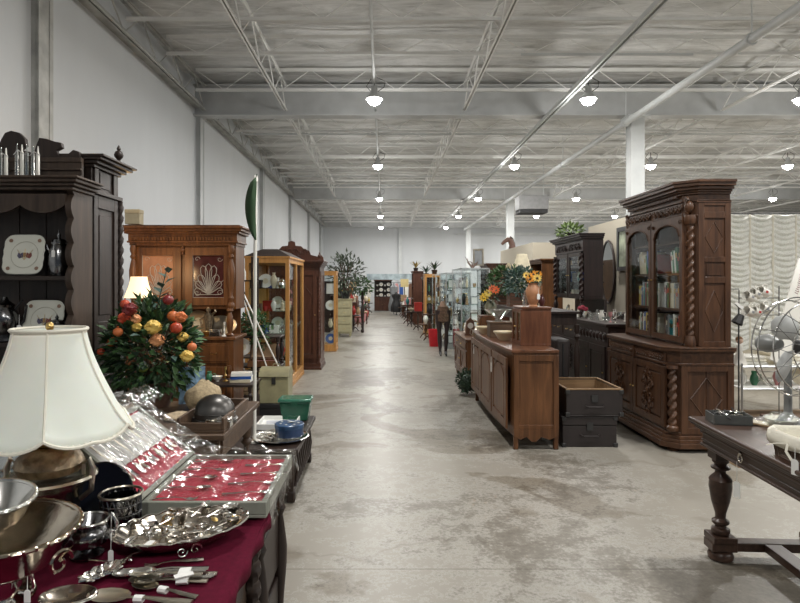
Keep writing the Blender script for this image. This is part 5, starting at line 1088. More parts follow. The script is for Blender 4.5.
# ================================================================ right aisle, far part
def coat_stand(label, x, y, c, h=1.5):
    t = thing('draped_mannequin', label, 'mannequin', (x, y, 0)); m = M(); R = []
    for q, r in ((0, .24), (.2, .27), (.45, .2), (.62, .15), (.8, .21), (.9, .2), (.96, .07), (1, .05)): R.append([(r * (1 + .12 * sin(5 * a)) * cos(a), r * .7 * (1 + .12 * sin(5 * a)) * sin(a), .15 + h * q * .9) for a in [2 * PI * j / 24 for j in range(24)]])
    m.ring(R).obj('coat', c, t); M().tube([(0, 0, 0), (0, 0, h * 1.05)], .02, 6).obj('stand', IRN, t)
coat_stand('dark grey coat on a stand at the far right of aisle', XX(394, 30), 30.5, CN['grey'], 1.55); coat_stand('black coat on a stand beside the grey coat', XX(397, 28) , 29.4, BLK, 1.1)
tower('bookcase', 'tall reddish open bookcase with yellow plate on right aisle', XX(407, 23) + .22, 23.2, 1.2, .4, 2.0, RED, 1, [['green vase', 'pink bowl', 'white box'], ['pink vase', 'yellow plate', 'brown box'], ['red vase', 'white jug', 'cream box'], ['brown clock', 'orange vase', 'green jug']], 'reddish right aisle bookcase', 3, 80)
tower('bookcase', 'tall dark brown bookcase at right just before the oak curio', XX(417, 21) + .2, 20.8, 1.0, .4, 1.75, DK, 1, [['brown box', 'white box'], ['red jug', 'cream plate'], ['white vase', 'tan box'], ['black clock', 'pink vase']], 'dark right aisle bookcase', 3, 90)
low_unit('sideboard_cabinet', 'low reddish cabinet with pots at far right of aisle', 'cabinet', 1.22, 26.4, 1.6, .45, .95, RED, 1); row(['green vase', 'white bowl', 'brown box', 'tan jug', 'pink vase'], (1.4, 25.7), (1.4, 27.1), .95, 'on low reddish cabinet of far right aisle', 'ornaments on far right cabinet', seed=63, s=1.7)
zs = showcase('oak_curio', 'honey oak glazed cabinet standing on the right side of aisle', XX(423, 18.9) + .52, 18.3, .5, .7, 1.88, HON, 4, posts=2)
for k, z in enumerate(zs): row([['brown box', 'green jug'], ['red vase', 'brown figurine'], ['brass clock', 'tan plate'], ['green bottle', 'brown jug']][k], (1.32, 18.5), (1.68, 18.5), z + .001, '%s shelf, right aisle oak cabinet' % ['lowest', 'second', 'third', 'top'][k], 'ornaments in the right oak cabinet', seed=95 + k, s=1.2)
for k, (x, y, z, lab) in enumerate(((1.5, 21.0, 1.81, 'spiky dark plant on the dark right aisle bookcase'), (1.25, 23.2, 2.06, 'pointed leafy plant on the reddish right aisle bookcase'), (1.6, 18.7, 1.88, 'spiky leaves in a pot on the right oak cabinet'))):
    t = thing('spiky_plant', lab, 'plant', (x, y, z)); M().lathe(0, 0, [(.07, 0), (.1, .14), (.09, .14)], 12).obj('pot', DK, t); m = M(); [m.leaf((0, 0, .12), (cos(a) * .8, sin(a) * .8, 1 + .3 * sin(a * 3)), .38, .07) for a in [j * .7 for j in range(12)]]; m.obj('foliage', [LFD, plain('straw leaf', (.3, .22, .06), .6), LFD][k], t, smooth=0)
# glass display cases
ALU = plain('aluminium', (.55, .57, .58), .35, .9, .1)
def glass_case(label, x0, x1, y0, y1, h, n, base=.0, wh='', sd=0):
    t = thing('glass_display_case', label, 'display case', ((x0 + x1) / 2, (y0 + y1) / 2, 0)); w, d = (x1 - x0) / 2, (y1 - y0) / 2; f = .02
    M().box(-w, w, -d, d, 0, .12).obj('base', ALU, t)
    for x in (-w, w - f):
        for y in (-d, d - f): M().box(x, x + f, y, y + f, .12, h).obj('corner_post', ALU, t)
    m = M(); m.box(-w, w, -d, -d + f, h - f, h).box(-w, w, d - f, d, h - f, h).box(-w, -w + f, -d + f, d - f, h - f, h).box(w - f, w, -d + f, d - f, h - f, h); m.obj('top_frame', ALU, t)
    for nm, bx_ in (('glass_pane', (-w + f, w - f, -d + .006, -d + .01)), ('glass_pane', (-w + f, w - f, d - .01, d - .006)), ('glass_pane', (-w + .006, -w + .01, -d + f, d - f)), ('glass_pane', (w - .01, w - .006, -d + f, d - f))): M().box(*bx_, .12, h - f).obj(nm, SMK, t)
    M().box(-w, w, -d, d, h, h + .006).obj('glass_top', SMK, t)
    CO = ['white', 'silver', 'clear glass', 'black', 'brown', 'cream', 'brass', 'grey', 'black', 'green', 'tan', 'brown']; KI = ['vase', 'teapot', 'goblet', 'figurine', 'bowl', 'cup', 'frame', 'jug', 'bottle', 'candlestick']; rnd = random.Random(sd)
    for k in range(n):
        z = .12 + (h - .16) * k / n
        if k: M().box(-w + .015, w - .015, -d + .015, d - .015, z - .007, z).obj('glass_shelf', thin('shelf glass'), t)
        q = [rnd.choice(CO) + ' ' + rnd.choice(KI) for _ in range(max(3, int(w * 2 / .17)))]; row(q, (x0 + .06, y0 + .14), (x1 - .06, y0 + .14), z + .001, 'front, %s shelf, %s' % (ORD[k], wh), 'ornaments in ' + wh, seed=sd + k, s=.95)
        q = [rnd.choice(CO) + ' ' + rnd.choice(KI) for _ in range(max(3, int(d * 2 / .3)))]; row(q, (x0 + .12, y0 + .34), (x0 + .12, y1 - .1), z + .001, 'aisle side, %s shelf, %s' % (ORD[k], wh), 'ornaments in ' + wh, rz=-PI / 2, seed=sd + 9 + k, s=1.05)
glass_case('tall glass display case of ornaments, nearest on the right aisle', 1.54, 2.12, 11.8, 13.3, 1.9, 5, wh='the nearest glass case', sd=100)
glass_case('tall glass display case standing behind the nearest glass case', 1.5, 2.1, 14.3, 15.9, 1.85, 5, wh='the middle glass case', sd=130)
glass_case('tall glass display case beside the right oak cabinet', 1.45, 2.0, 16.6, 17.8, 1.85, 4, wh='the farthest glass case', sd=160)
t = thing('red_bin', 'bright red bin standing on floor beside glass cases', 'bin', (1.28, 14.95, 0)); M().lathe(0, 0, [(.01, 0), (.13, 0), (.16, .42), (.15, .42), (.12, .02)], 20).obj('bin_body', cm((.55, .01, .02), .35), t); M().ring_tube((0, 0, .42), .16, .01, 20, 6).obj('rim', cm((.55, .01, .02), .35), t)
t = thing('mannequin_legs', 'pair of dark stockinged mannequin legs in heels under a brown bag', 'mannequin', (1.3, 13.0, 0))
for s in (-1, 1): M().tube([(s * .06, 0, .1), (s * .07, 0, .3), (s * .08, 0, .52), (s * .09, 0, .75), (s * .085, 0, 1.0)], [.028, .05, .045, .075, .09], 10).obj('leg', plain('dark hose', (.03, .018, .018), .4), t); M().tube([(s * .06, .03, .1), (s * .06, -.05, .05), (s * .06, -.14, .02)], [.03, .032, .015], 8).obj('shoe', BLK, t)
M().lathe(0, 0, [(.05, .72), (.15, .76), (.16, .9), (.12, 1.08), (.05, 1.1)], 18, sy=.7).obj('brown_skirt', plain('brown fur', (.12, .07, .045), .9, 0, .5, 30, .4), t)
M().tube([(0, 0, 1.08), (0, 0, 1.2)], [.1, .03], 10).obj('torso_top', cm((.25, .15, .1)), t)
# ================================================================ chest, sideboard, trunks (right aisle)
t = thing('small_chest', 'curved front brown chest beyond the long sideboard on right aisle', 'chest', (1.27, 9.75, 0), -PI / 2)
w = 1.5; mould(t, w, .5, .1, [(.01, .04)], SB, 'plinth'); solid(t, w, .5, .14, .71, SB); slab(t, w, .5, .71, .03, SB, .025)
for x in (-.7, .7): M().tube([(x, .04, 0), (x, .04, .1)], [.02, .035], 8).obj('foot', SB, t)
for k in (0, 1): pdoor(t, -.72 + k * .725, -.01 + k * .725, .18, .55, SB, 'arch', .05, side=1 if k == 0 else -1)
drawer(t, -.72, .72, .57, .69, SB)
cz = .74
row(['brown clock', 'tan jug', 'white figurine'], (1.42, 9.6), (1.42, 10.4), cz, 'on the small curved front chest', 'ornaments on the small chest', seed=7, s=1.15)
t = thing('drawer_cabinet', 'small brown table cabinet on small chest beside the flowers', 'cabinet', (1.62, 8.05, .98), -PI / 2); 
# ---- long sideboard
SX, SY0, SY1, SH = 1.245, 5.66, 8.05, .96
t = thing('sideboard', 'long chestnut sideboard with arched door panels beside the aisle', 'sideboard', (SX, (SY0 + SY1) / 2, 0), -PI / 2); L = SY1 - SY0; D = .43
def bow(u): return -.05 * cos(PI * u / L)                            # gently bowed front
m = M(); n = 24; pf = [(-L / 2 + L * k / n, bow(-L / 2 + L * k / n)) for k in range(n + 1)]
M().prism([(L / 2, D), (-L / 2, D)] + pf, 'z', .13, SH - .03).obj('body', SB, t, bevel=.002)
M().prism([(L / 2 + .02, D), (-L / 2 - .02, D)] + [(a * 1.02, b - .022) for a, b in pf], 'z', SH - .03, SH).obj('top', SBY, t, bevel=.006)
M().prism([(L / 2 + .008, D)] + [(-L / 2 - .008, D)] + [(a * 1.01, b - .01) for a, b in pf], 'z', SH - .05, SH - .031).obj('top_moulding', SB, t, bevel=.002)
m = M(); m.box(L / 2, L / 2 + .012, .0, .05, .13, SH - .05).box(L / 2, L / 2 + .012, D - .05, D, .13, SH - .05).box(L / 2, L / 2 + .012, .05, D - .05, .13, .2).box(L / 2, L / 2 + .012, .05, D - .05, SH - .11, SH - .05).box(L / 2, L / 2 + .012, .05, D - .05, .2, .24); m.obj('end_frame', SB, t, bevel=.003)
M().prism([(.0, .2), (.0, .13), (.06, .1), (.12, .125), (.17, .08), (.21, .08), (.26, .125), (.34, .1), (.42, .13), (.42, .2)], 'x', L / 2 + .0, L / 2 + .013).obj('shaped_apron', SB, t)
for x in (-L / 2, L / 2 - .045):
    for y in (0, D - .045): m = M(); m.box(x, x + .045, y, y + .045, .0, .13); m.obj('leg', SB, t, bevel=.006)
dd = (L - .1) / 3
for k in range(3):
    xa = -L / 2 + .05 + k * dd; yb = min(bow(xa), bow(xa + dd)) if k != 1 else bow(0); d = pdoor(t, xa + .012, xa + dd - .012, .19, SH - .09, SB, 'raised', .075, y=yb + .0, t=.022, knob=None)
    m = M(); cx = xa + dd / 2; hw = dd / 2 - .1
    pts = [(cx - hw, yb - .012, .3), (cx - hw, yb - .012, .68), (cx - hw * .75, yb - .012, .74), (cx - hw * .35, yb - .012, .78), (cx, yb - .012, .86), (cx + hw * .35, yb - .012, .78), (cx + hw * .75, yb - .012, .74), (cx + hw, yb - .012, .68), (cx + hw, yb - .012, .3), (cx, yb - .012, .26), (cx - hw, yb - .012, .3)]
    m.tube(pts, .012, 6); m.obj('arched_moulding', SB, d); M().box(xa + dd - .04, xa + dd - .028, yb - .026, yb - .02, .5, .58).obj('escutcheon', BRZ, d)
    if k == 2: price_tag(d, (xa + .05, yb - .035, .74), 2.3, .06, mat=PAP); 
    if k == 0: price_tag(d, (xa + .3, yb - .03, .75), 1.6, .05)
# table-top cabinet on the sideboard
t = thing('tabletop_cabinet', 'small reddish glazed cupboard standing at near end of the sideboard', 'cabinet', (1.41, 6.2, SH), -PI / 2); CB = wood('red cherry', (.075, .026, .012), (.18, .07, .034), .32)
w, d, h = .40, .29, .375; carcass(t, w, d, 0, h, CB, .02); M().box(-w / 2 - .012, w / 2 + .012, -.012, d + .005, h, h + .02).obj('top', CB, t, bevel=.005)
for k in (0, 1): gdoor(t, -w / 2 + k * w / 2, k * w / 2, 0.005, h - .005, CB, fr=.035, side=1 if k == 0 else -1)
def fl_bowl(label, x, y, z, R, h, mat, nm='mixing_bowl'): t = thing(nm, label, 'bowl', (x, y, z)); M().lathe(0, 0, [(R * .45, 0), (R * .5, h * .06), (R * .95, h * .8), (R * 1.03, h * .86), (R * 1.03, h), (R * .96, h), (R * .88, h * .8), (R * .4, h * .12), (.01, h * .1)], 32).obj('bowl_body', mat, t); M().ring_tube((0, 0, h * .97), R * 1.01, .006, 32, 6).obj('rim', mat, t); return t
YW = plain('stoneware cream', (.68, .58, .4), .3, 0, .06)
b = fl_bowl('cream stoneware bowl on sideboard in front of small glazed cupboard', 1.345, 6.6, SH, .115, .1, YW); price_tag(b, (.09, -.09, .06), 1, .04)
fl_bowl('smaller cream stoneware bowl farther along the sideboard', 1.275, 7.45, SH, .11, .09, YW)
t = thing('wooden_box', 'dark wooden box on sideboard supporting the cut crystal bowl', 'box', (1.345, 7.02, SH)); M().cbox(.03, 0, 0, .26, .22, .165).obj('box_body', DW, t, bevel=.004); M().cbox(.03, 0, .165, .28, .24, .02).obj('lid', DW, t, bevel=.004)
t = thing('crystal_bowl', 'flared cut crystal bowl on top of the dark wooden box', 'bowl', (1.365, 7.02, SH + .185)); M().lathe(0, 0, [(.045, 0), (.05, .01), (.03, .03), (.09, .08), (.16, .14), (.155, .14), (.085, .085), (.01, .04)], 28, .03, 14).obj('bowl_body', CN['clear glass'], t); M().ring_tube((0, 0, .14), .158, .004, 28, 5).obj('rim', SIL, t)
def crate(label, x, y, z, w, d, h, mat):
    t = thing('wooden_planter', label, 'planter', (x, y, z)); m = M()
    for k in range(4): z0 = h * k / 4; m.box(-w / 2, w / 2, -d / 2, -d / 2 + .012, z0, z0 + h / 4 - .006).box(-w / 2, w / 2, d / 2 - .012, d / 2, z0, z0 + h / 4 - .006).box(-w / 2, -w / 2 + .012, -d / 2 + .012, d / 2 - .012, z0, z0 + h / 4 - .006).box(w / 2 - .012, w / 2, -d / 2 + .012, d / 2 - .012, z0, z0 + h / 4 - .006)
    m.obj('slats', mat, t); [M().box(x_ - .015, x_ + .015, -d / 2 - .006, -d / 2, 0, h).obj('corner_batten', mat, t) for x_ in (-w / 2 + .02, w / 2 - .02)]; M().cbox(0, 0, 0, w - .03, d - .03, h * .9).obj('moss', LFD, t)
    return t
# sofa table behind the sideboard holding the planters
t = thing('console_table', 'dark console behind the sideboard carrying planters and flowers', 'table', (2.07, 8.35, 0)); M().box(-.28, .28, -1.3, 1.3, 1.23, 1.26).obj('table_top', DK, t, bevel=.004); M().box(-.25, .25, -1.25, 1.25, 1.1, 1.23).obj('apron', DK, t)
for x in (-.25, .25):
    for y in (-1.25, 1.25): m = M(); turned(m, x, y, 0, 1.1, .04, 2); m.obj('leg', DK, t)
PL = wood('old crate wood', (.06, .03, .02), (.18, .09, .055), .6, axis='x')
c1 = (1.95, 9.42, 1.26); p = crate('left reddish slatted planter box with fern behind the sideboard', *c1, .3, .24, .2, PL)
t = thing('fern_plant', 'green fern with dried cream blooms in the left slatted planter', 'plant', (c1[0], c1[1], 1.45)); leaves(M(), (0, 0, .17), .28, 640, 21, .09, .042, .85).obj('fronds', LEF, t, smooth=0)
m = M(); [m.lathe_at((.14 * cos(j * 2.4) * (j / 14) + .04, .1 * sin(j * 2.4), .3 + .02 * (j % 4)), [(.004, -.06), (.012, 0), (.02, .05), (.012, .09), (.002, .11)], 6) for j in range(16)]; m.obj('cream_blooms', cm((.6, .5, .34), .8), t)
c2 = (1.96, 8.55, 1.26); p = crate('right slatted planter box behind the terracotta vase', *c2, .32, .24, .2, PL)
t = thing('leafy_plant', 'grey green leafy plant in the right slatted planter box', 'plant', (c2[0], c2[1], 1.45)); leaves(M(), (0, 0, .16), .23, 480, 22, .075, .042, .9).obj('foliage', LFG, t, smooth=0)
# terracotta vase with orange flowers on the table-top cabinet
CT = SH + .39
t = thing('terracotta_vase', 'tall terracotta vase with price tag on the small glazed cupboard', 'vase', (XX(533, 6.15), 6.15, CT)); TC = plain('terracotta glaze', (.42, .2, .1), .4, 0, .15, 20)
M().lathe(0, 0, [(.045, 0), (.05, .01), (.038, .025), (.05, .05), (.072, .12), (.078, .17), (.06, .215), (.045, .235), (.05, .25), (.045, .25), (.03, .22)], 26).obj('vase_body', TC, t); price_tag(t, (.035, -.085, .14), 1.3, .06)
m = M(); m.tube([(.06, 0, .2), (.09, 0, .22), (.09, 0, .15), (.072, 0, .12)], .007, 6); m.obj('handle', TC, t)
t = thing('orange_flowers', 'orange silk sunflowers in the terracotta vase', 'flowers', (XX(533, 6.15), 6.15, CT + .24)); m = M()
def daisy(m, c, r, d=Vector((-.2, -1, .4)), n=12):
    d = d.normalized(); a = d.orthogonal().normalized(); b = d.cross(a)
    for k in range(n): th = 2 * PI * k / n; m.leaf(Vector(c) + (a * cos(th) + b * sin(th)) * r * .2, a * cos(th) + b * sin(th) + d * .25, r * .85, r * .4, d, .1)
    return m
for j, (x, y, z, r) in enumerate([(-.04, -.04, .05, .05), (.03, -.05, .06, .05), (0, -.02, .1, .045), (-.07, 0, .09, .04), (.06, .02, .1, .045)]): q = M(); daisy(q, (x, y, z), r); o = q.obj('bloom', PET['yellow'] if j % 2 else cm((.75, .3, .02), .6), t, smooth=0); M().ball((x, y - .006, z), r * .25, 8, sy=.5).obj('flower_centre', cm((.1, .05, .02)), o)
leaves(M(), (0, 0, .04), .08, 50, 31, .05, .025).obj('leaves', LFD, t, smooth=0); m = M(); [m.tube([(0, 0, -.12), (x, y, .05)], .003, 4) for x, y in ((-.04, -.03), (.03, -.04), (0, 0), (.05, .02))]; m.obj('stems', LEF, t)
small('bottle', 'glass_bottle', CN['clear glass'], XX(524.5, 6.25), 6.25, CT, .07, .17, 'clear glass bottle on small glazed cupboard left of the terracotta vase', 'bottle')
small('vase', 'vase', cm((.1, .03, .03), .3), XX(543.5, 6.2), 6.27, CT, .08, .13, 'dark maroon vase behind the terracotta vase', 'vase')
# vase of orange and yellow flowers on small cabinet beyond sideboard
t = bpy.data.objects['drawer_cabinet']; t.location = (1.27, 7.8, SH); 
solid(t, .24, .28, 0.0, .2, SB, name='case'); M().box(-.13, .13, -.01, .29, .2, .215).obj('top', SBY, t, bevel=.004); drawer(t, -.1, .1, .02, .18, SB, pulls=1); t['label'] = 'small brown drawer box under the lily vase at far end of sideboard'
t = thing('flower_vase', 'ribbed grey green vase of orange lilies and yellow blooms', 'vase', (XX(489, 7.8) + .02, 7.8, SH + .216)); M().lathe(0, 0, [(.04, 0), (.07, .06), (.08, .12), (.05, .18), (.055, .2), (.045, .2), (.03, .17)], 24, .05, 12).obj('vase_body', cm((.2, .2, .14), .3), t); b0 = t.location.copy()
t = thing('lily_bouquet', 'orange lily and yellow flowers in the ribbed vase', 'flowers', tuple(b0 + Vector((0, 0, .18)))); leaves(M(), (0, 0, .09), .13, 110, 41, .07, .03).obj('leaves', LFD, t, smooth=0)
for j, (x, z, c) in enumerate([(.05, .15, (.75, .14, .04)), (.01, .17, (.7, .16, .06)), (-.08, .08, (.75, .5, .05)), (-.11, .05, (.75, .5, .05)), (-.05, .11, (.72, .55, .12))]): q = M(); daisy(q, (x, -.1, z), .06, n=9); q.obj('bloom', cm(c, .6), t, smooth=0)
m = M(); [m.tube([(0, 0, -.1), (x, -.06, .1)], .003, 4) for x in (-.08, 0, .05)]; m.obj('stems', LEF, t)
small('teapot', 'teapot', PEW, 1.45, 9.2, cz, .16, .2, 'pewter teapot on near end of the small curved chest', 'teapot')
t = thing('green_moss_ball', 'round dark green foliage ball on floor between chest and sideboard', 'plant', (XX(467, 8.5) , 8.45, 0)); leaves(M(), (0, 0, .2), .15, 420, 51, .05, .03, 1.1).obj('foliage', LFD, t, smooth=0); M().ball((0, 0, .17), .12, 12).obj('moss_core', LFD, t)
for k, (x, y, r, lab) in enumerate(((1.5, 10.0, .13, 'round tan basket at back of small curved chest'), (1.4, 10.8, .1, 'small tan basket at far end of small curved chest'))):
    small('basket', 'wicker_basket', plain('pale wicker', (.36, .27, .16), .7), x, y, cz if y < 10.1 else .0, r * 1.8, .12, lab if y < 10.1 else 'tan wicker basket on floor past the small curved chest', 'basket')
# trunks
def trunk(name, label, x0, x1, y0, y1, z, h, mat, lid=True):
    t = thing(name, label, 'trunk', ((x0 + x1) / 2, (y0 + y1) / 2, z)); w, d = (x1 - x0) / 2, (y1 - y0) / 2
    if lid: M().box(-w, w, -d, d, 0, h * .7).obj('trunk_body', mat, t, bevel=.008); M().box(-w - .006, w + .006, -d - .006, d + .006, h * .7, h).obj('lid', mat, t, bevel=.012)
    else:
        s = .02; m = M(); m.box(-w, w, -d, d, 0, .015).box(-w, w, -d, -d + s, .015, h).box(-w, w, d - s, d, .015, h).box(-w, -w + s, -d + s, d - s, .015, h).box(w - s, w, -d + s, d - s, .015, h); m.obj('trunk_body', mat, t, bevel=.006)
        PW = wood('pale pine lining', (.15, .085, .04), (.31, .2, .105), .6, axis='x'); m = M(); m.box(-w + s, w - s, -d + s, d - s, .016, .03).box(-w + s, w - s, -d + s, -d + s + .006, .03, h - .01).box(-w + s, w - s, d - s - .006, d - s, .03, h - .01).box(-w + s, -w + s + .006, -d + s, d - s, .03, h - .01).box(w - s - .006, w - s, -d + s, d - s, .03, h - .01); m.obj('pine_lining', PW, t)
        m = M(); m.box(-w - .004, w + .004, -d - .004, -d + s + .004, h, h + .012).box(-w - .004, w + .004, d - s - .004, d + .004, h, h + .012).box(-w - .004, -w + s, -d, d, h, h + .012).box(w - s, w + .004, -d, d, h, h + .012); m.obj('pine_rim', PW, t)
    for x in (-w, w):
        for zz in (0, h - .04): M().box(x - .008 if x < 0 else x - .035, x + .035 if x < 0 else x + .008, -d - .01, -d + .03, zz, zz + .04).obj('corner_cap', IRN, t, bevel=.004)
    m = M(); m.box(-.03, .03, -d - .012, -d, h * .55, h * .8); m.obj('lock', IRN, t); m = M(); m.tube([(-.09, -d - .005, h * .4), (-.07, -d - .03, h * .38), (.07, -d - .03, h * .38), (.09, -d - .005, h * .4)], .008, 6); m.obj('handle', LEA, t)
    return t
Y = 5.75; trunk('lower_trunk', 'black closed trunk on the floor under the open trunk', 1.74, 2.27, Y, Y + .75, 0, .3, LEA)
trunk('leather_trunk', 'open dark leather trunk with pale wood lining on top of black trunk', 1.77, 2.32, Y - .02, Y + .68, .302, .26, LEA, False)
t = thing('upright_trunk_lid', 'dark leather suitcase standing upright behind the sideboard end', 'suitcase', (1.72, 6.52, 0)); M().box(-.08, .08, -.1, .3, .45, .98).obj('case_shell', LEA, t, bevel=.03); M().box(-.085, .085, -.08, .29, .0, .45).obj('lower_shell', LEA, t, bevel=.02); M().box(-.008, .008, -.106, -.1, .5, .93).obj('strap', BLK, t)
t.location = (1.98, 6.62, 0)

# ================================================================ dark corner cabinet group
t = thing('carved_hutch', 'very dark carved hutch with twisted column and glazed door behind trunks', 'hutch', (2.98, 9.75, 0), -PI / 2); w = 1.45; DR = wood('blackened oak', (.011, .006, .005), (.036, .018, .015), .35)
mould(t, w, .6, 0, [(.03, .06), (.01, .05)], DR, 'plinth'); solid(t, w, .6, .11, 1.0, DR); slab(t, w, .6, 1.0, .04, DR, .03)
for k in (0, 1): pdoor(t, -w / 2 + .06 + k * (w / 2 - .05), k * (w / 2 - .06) - .0, .16, .72, DR, 'raised', .08); m = carving(M(), -w / 4 - .13 + k * w / 2, -w / 4 + .13 + k * w / 2, .25, .62, -.02, .01); m.obj('door_carving', DR, t); drawer(t, -w / 2 + .06 + k * (w / 2 - .05), k * (w / 2 - .06), .76, .97, DR)
M().box(-w / 2 + .03, w / 2 - .03, .4, .44, 1.04, 1.35).obj('back_board', DR, t)
carcass(t, w, .37, 1.35, 2.2, DR, .03, y0=.08)
for z in (1.62, 1.9): M().box(-w / 2 + .03, w / 2 - .03, .12, .4, z - .02, z).obj('shelf', DR, t)
gdoor(t, -w / 2 + .08, -.02, 1.37, 2.08, DR, fr=.06, y=.08, side=1); gdoor(t, .02, w / 2 - .08, 1.37, 2.08, DR, fr=.06, y=.08, side=-1)
m = carving(M(), -w / 2 + .1, -.05, 2.1, 2.25, .05, .008); carving(m, .05, w / 2 - .1, 2.1, 2.25, .05, .008); m.obj('frieze_carving', DR, t); M().box(-w / 2 - .004, w / 2 + .004, .06, .375, 2.09, 2.262).obj('frieze', DR, t)
mould(t, w, .37, 2.26, [(.01, .02), (.04, .03), (.07, .03), (.09, .02)], DR, 'cornice', .06)
for s in (-1, 1): m = M(); m.twist(s * (w / 2 - .04), .05, 1.4, 2.06, .03, .09, 12); m.obj('twisted_column', DR, t); m = M(); turned(m, s * (w / 2 - .05), .06, 1.04, 1.37, .04, 0); m.obj('turned_support', DR, t)
def at_hutch(u, v): return (2.98 + v, 9.75 - u)
for z, wh, it in ((1.381, 'lowest', ['white bowl', 'pink cup', 'cream box', 'white cup', 'silver bowl', 'white plate']), (1.621, 'middle', ['blue bottle', 'blue book', 'grey book', 'teal vase', 'blue jug', 'white cup']), (1.901, 'top', ['cream vase', 'brass bowl', 'silver teapot', 'tan jug', 'white cup', 'brown box'])): row(it, at_hutch(-.6, .22), at_hutch(.6, .22), z, '%s shelf inside very dark carved hutch' % wh, 'ornaments in the dark hutch', -PI / 2, seed=int(z * 10), s=.85)
row(['silver plate', 'white bowl', 'silver teapot', 'silver bowl', 'white plate', 'pewter jug', 'silver plate'], at_hutch(-.6, .2), at_hutch(.62, .15), 1.04, 'on very dark carved hutch counter', 'silver on the dark hutch counter', -PI / 2, seed=71, s=.95)
t = thing('fern_plant', 'light green trailing plant on top of the very dark carved hutch', 'plant', (3.12, 9.9, 2.36)); M().lathe(0, 0, [(.07, 0), (.09, .08), (.08, .08)], 14).obj('pot', DK, t); leaves(M(), (0, 0, .1), .2, 260, 61, .09, .04, .6).obj('foliage', plain('olive leaf', (.12, .18, .05), .6, 0, .4, 15), t, smooth=0)
# carved chest in front
t = thing('carved_chest', 'low very dark carved chest with glassware, left of the bookcase', 'chest', (2.78, 7.98, 0), -PI / 2); w = 1.3
mould(t, w, .55, 0, [(.03, .06), (.01, .04)], DR, 'plinth'); solid(t, w, .55, .1, 1.05, DR); slab(t, w, .55, 1.05, .04, DR, .03)
for k in (0, 1): pdoor(t, -w / 2 + .06 + k * (w / 2 - .05), k * (w / 2 - .06) - .0, .14, .8, DR, 'raised', .08)
m = M()
for k in range(10): m.ball((-w / 2 + .08 + k * .125, -.012, .92), .045, 8, sy=.4); m.ring_tube((-w / 2 + .08 + k * .125, -.01, .92), .055, .008, 12, 4, 'y')
m.obj('lunette_frieze', DR, t); m = M(); m.box(w / 2, w / 2 + .012, .04, .1, .14, 1.0).box(w / 2, w / 2 + .012, .45, .51, .14, 1.0).box(w / 2, w / 2 + .012, .1, .45, .14, .22).box(w / 2, w / 2 + .012, .1, .45, .78, .86).box(w / 2, w / 2 + .01, .18, .37, .3, .7); m.obj('end_frame', DR, t, bevel=.004)
m = M(); [m.ball((w / 2 + .01, .1 + k * .08, .93), .032, 8, sx=.4) for k in range(5)]; m.obj('end_carving', DR, t)
row(['clear glass goblet', 'silver box', 'clear glass vase', 'white jug', 'clear glass bowl', 'pink goblet', 'silver candlestick'], (2.95, 8.55), (2.95, 7.45), 1.09, 'front of low very dark chest', 'glassware on the carved chest', seed=77, s=.8)
row(['silver jug', 'clear glass goblet', 'white figurine', 'silver bowl'], (3.2, 8.3), (3.2, 7.5), 1.09, 'back of low very dark chest', 'glassware on the carved chest', seed=78, s=.8)
t = thing('red_goblet_flowers', 'red rose heads in a small glass on the carved chest', 'flowers', (2.9, 8.62, 1.09)); M().lathe(0, 0, [(.03, 0), (.03, .005), (.005, .02), (.005, .08), (.035, .12), (.033, .12)], 16).obj('glass', CN['clear glass'], t); m = M(); rose(m, (0, 0, .15), .04, 1); rose(m, (.04, -.02, .13), .035, 2); rose(m, (-.03, .02, .14), .035, 3); m.obj('rose_heads', cm((.35, .03, .06), .6), t)
# cheval mirror
t = thing('oval_mirror', 'dark framed oval mirror hanging on beige partition between dark hutch and bookcase', 'mirror', (3.92, 10.33, 0), -PI / 2); zc = ZZ(272, 10.3); hh, ww = .54, .3
m = M(); R = []
for i in range(48):
    a = 2 * PI * i / 48; R.append([(cos(a) * (ww + .025 * cos(b)), .02 * sin(b), zc + sin(a) * (hh + .025 * cos(b))) for b in [2 * PI * j / 6 for j in range(6)]])
m.ring(R, closed_v=True); m.obj('oval_frame', DK, t); m = M(); m.add([(cos(2 * PI * i / 48) * ww, -.002, zc + sin(2 * PI * i / 48) * hh) for i in range(48)], [tuple(range(48))]).obj('mirror_glass', plain('dark mirror', (.35, .36, .35), .04, 1, .02), t); m = M(); m.add([(cos(2 * PI * i / 48) * ww, .012, zc + sin(2 * PI * i / 48) * hh) for i in range(48)], [tuple(range(47, -1, -1))]).obj('mirror_back', DK, t)
# beige partition with picture
struct(M().box(3.95, 4.02, 8.4, 11.4, 0, 2.68).obj('wall_partition', PRT)); struct(M().box(3.95, 4.02, 15.7, 20, 0, 2.68).obj('wall_partition', PRT)); struct(M().box(4.02, 5.4, 15.7, 15.76, 0, 2.68).obj('wall_partition', PRT)); struct(M().box(4.02, 9.5, 11.34, 11.4, 0, 2.68).obj('wall_partition', PRT)); struct(M().box(8.4, 20, 17, 17.07, 0, 2.68).obj('wall_partition', PRT))
t = thing('framed_picture', 'dark framed garden picture hanging on the beige partition', 'picture', (3.93, 9.5, 0)); a, b, z0, z1 = -.4, .4, 1.8, 2.52; m = M(); m.box(-.03, .015, a, b, z0, z0 + .07).box(-.03, .015, a, b, z1 - .07, z1).box(-.03, .015, a, a + .07, z0 + .07, z1 - .07).box(-.03, .015, b - .07, b, z0 + .07, z1 - .07); m.obj('picture_frame', BLK, t); M().box(-.015, .01, a + .07, b - .07, z0 + .07, z1 - .07).obj('picture', plain('landscape print', (.3, .33, .24), .6, 0, .7, 5), t)
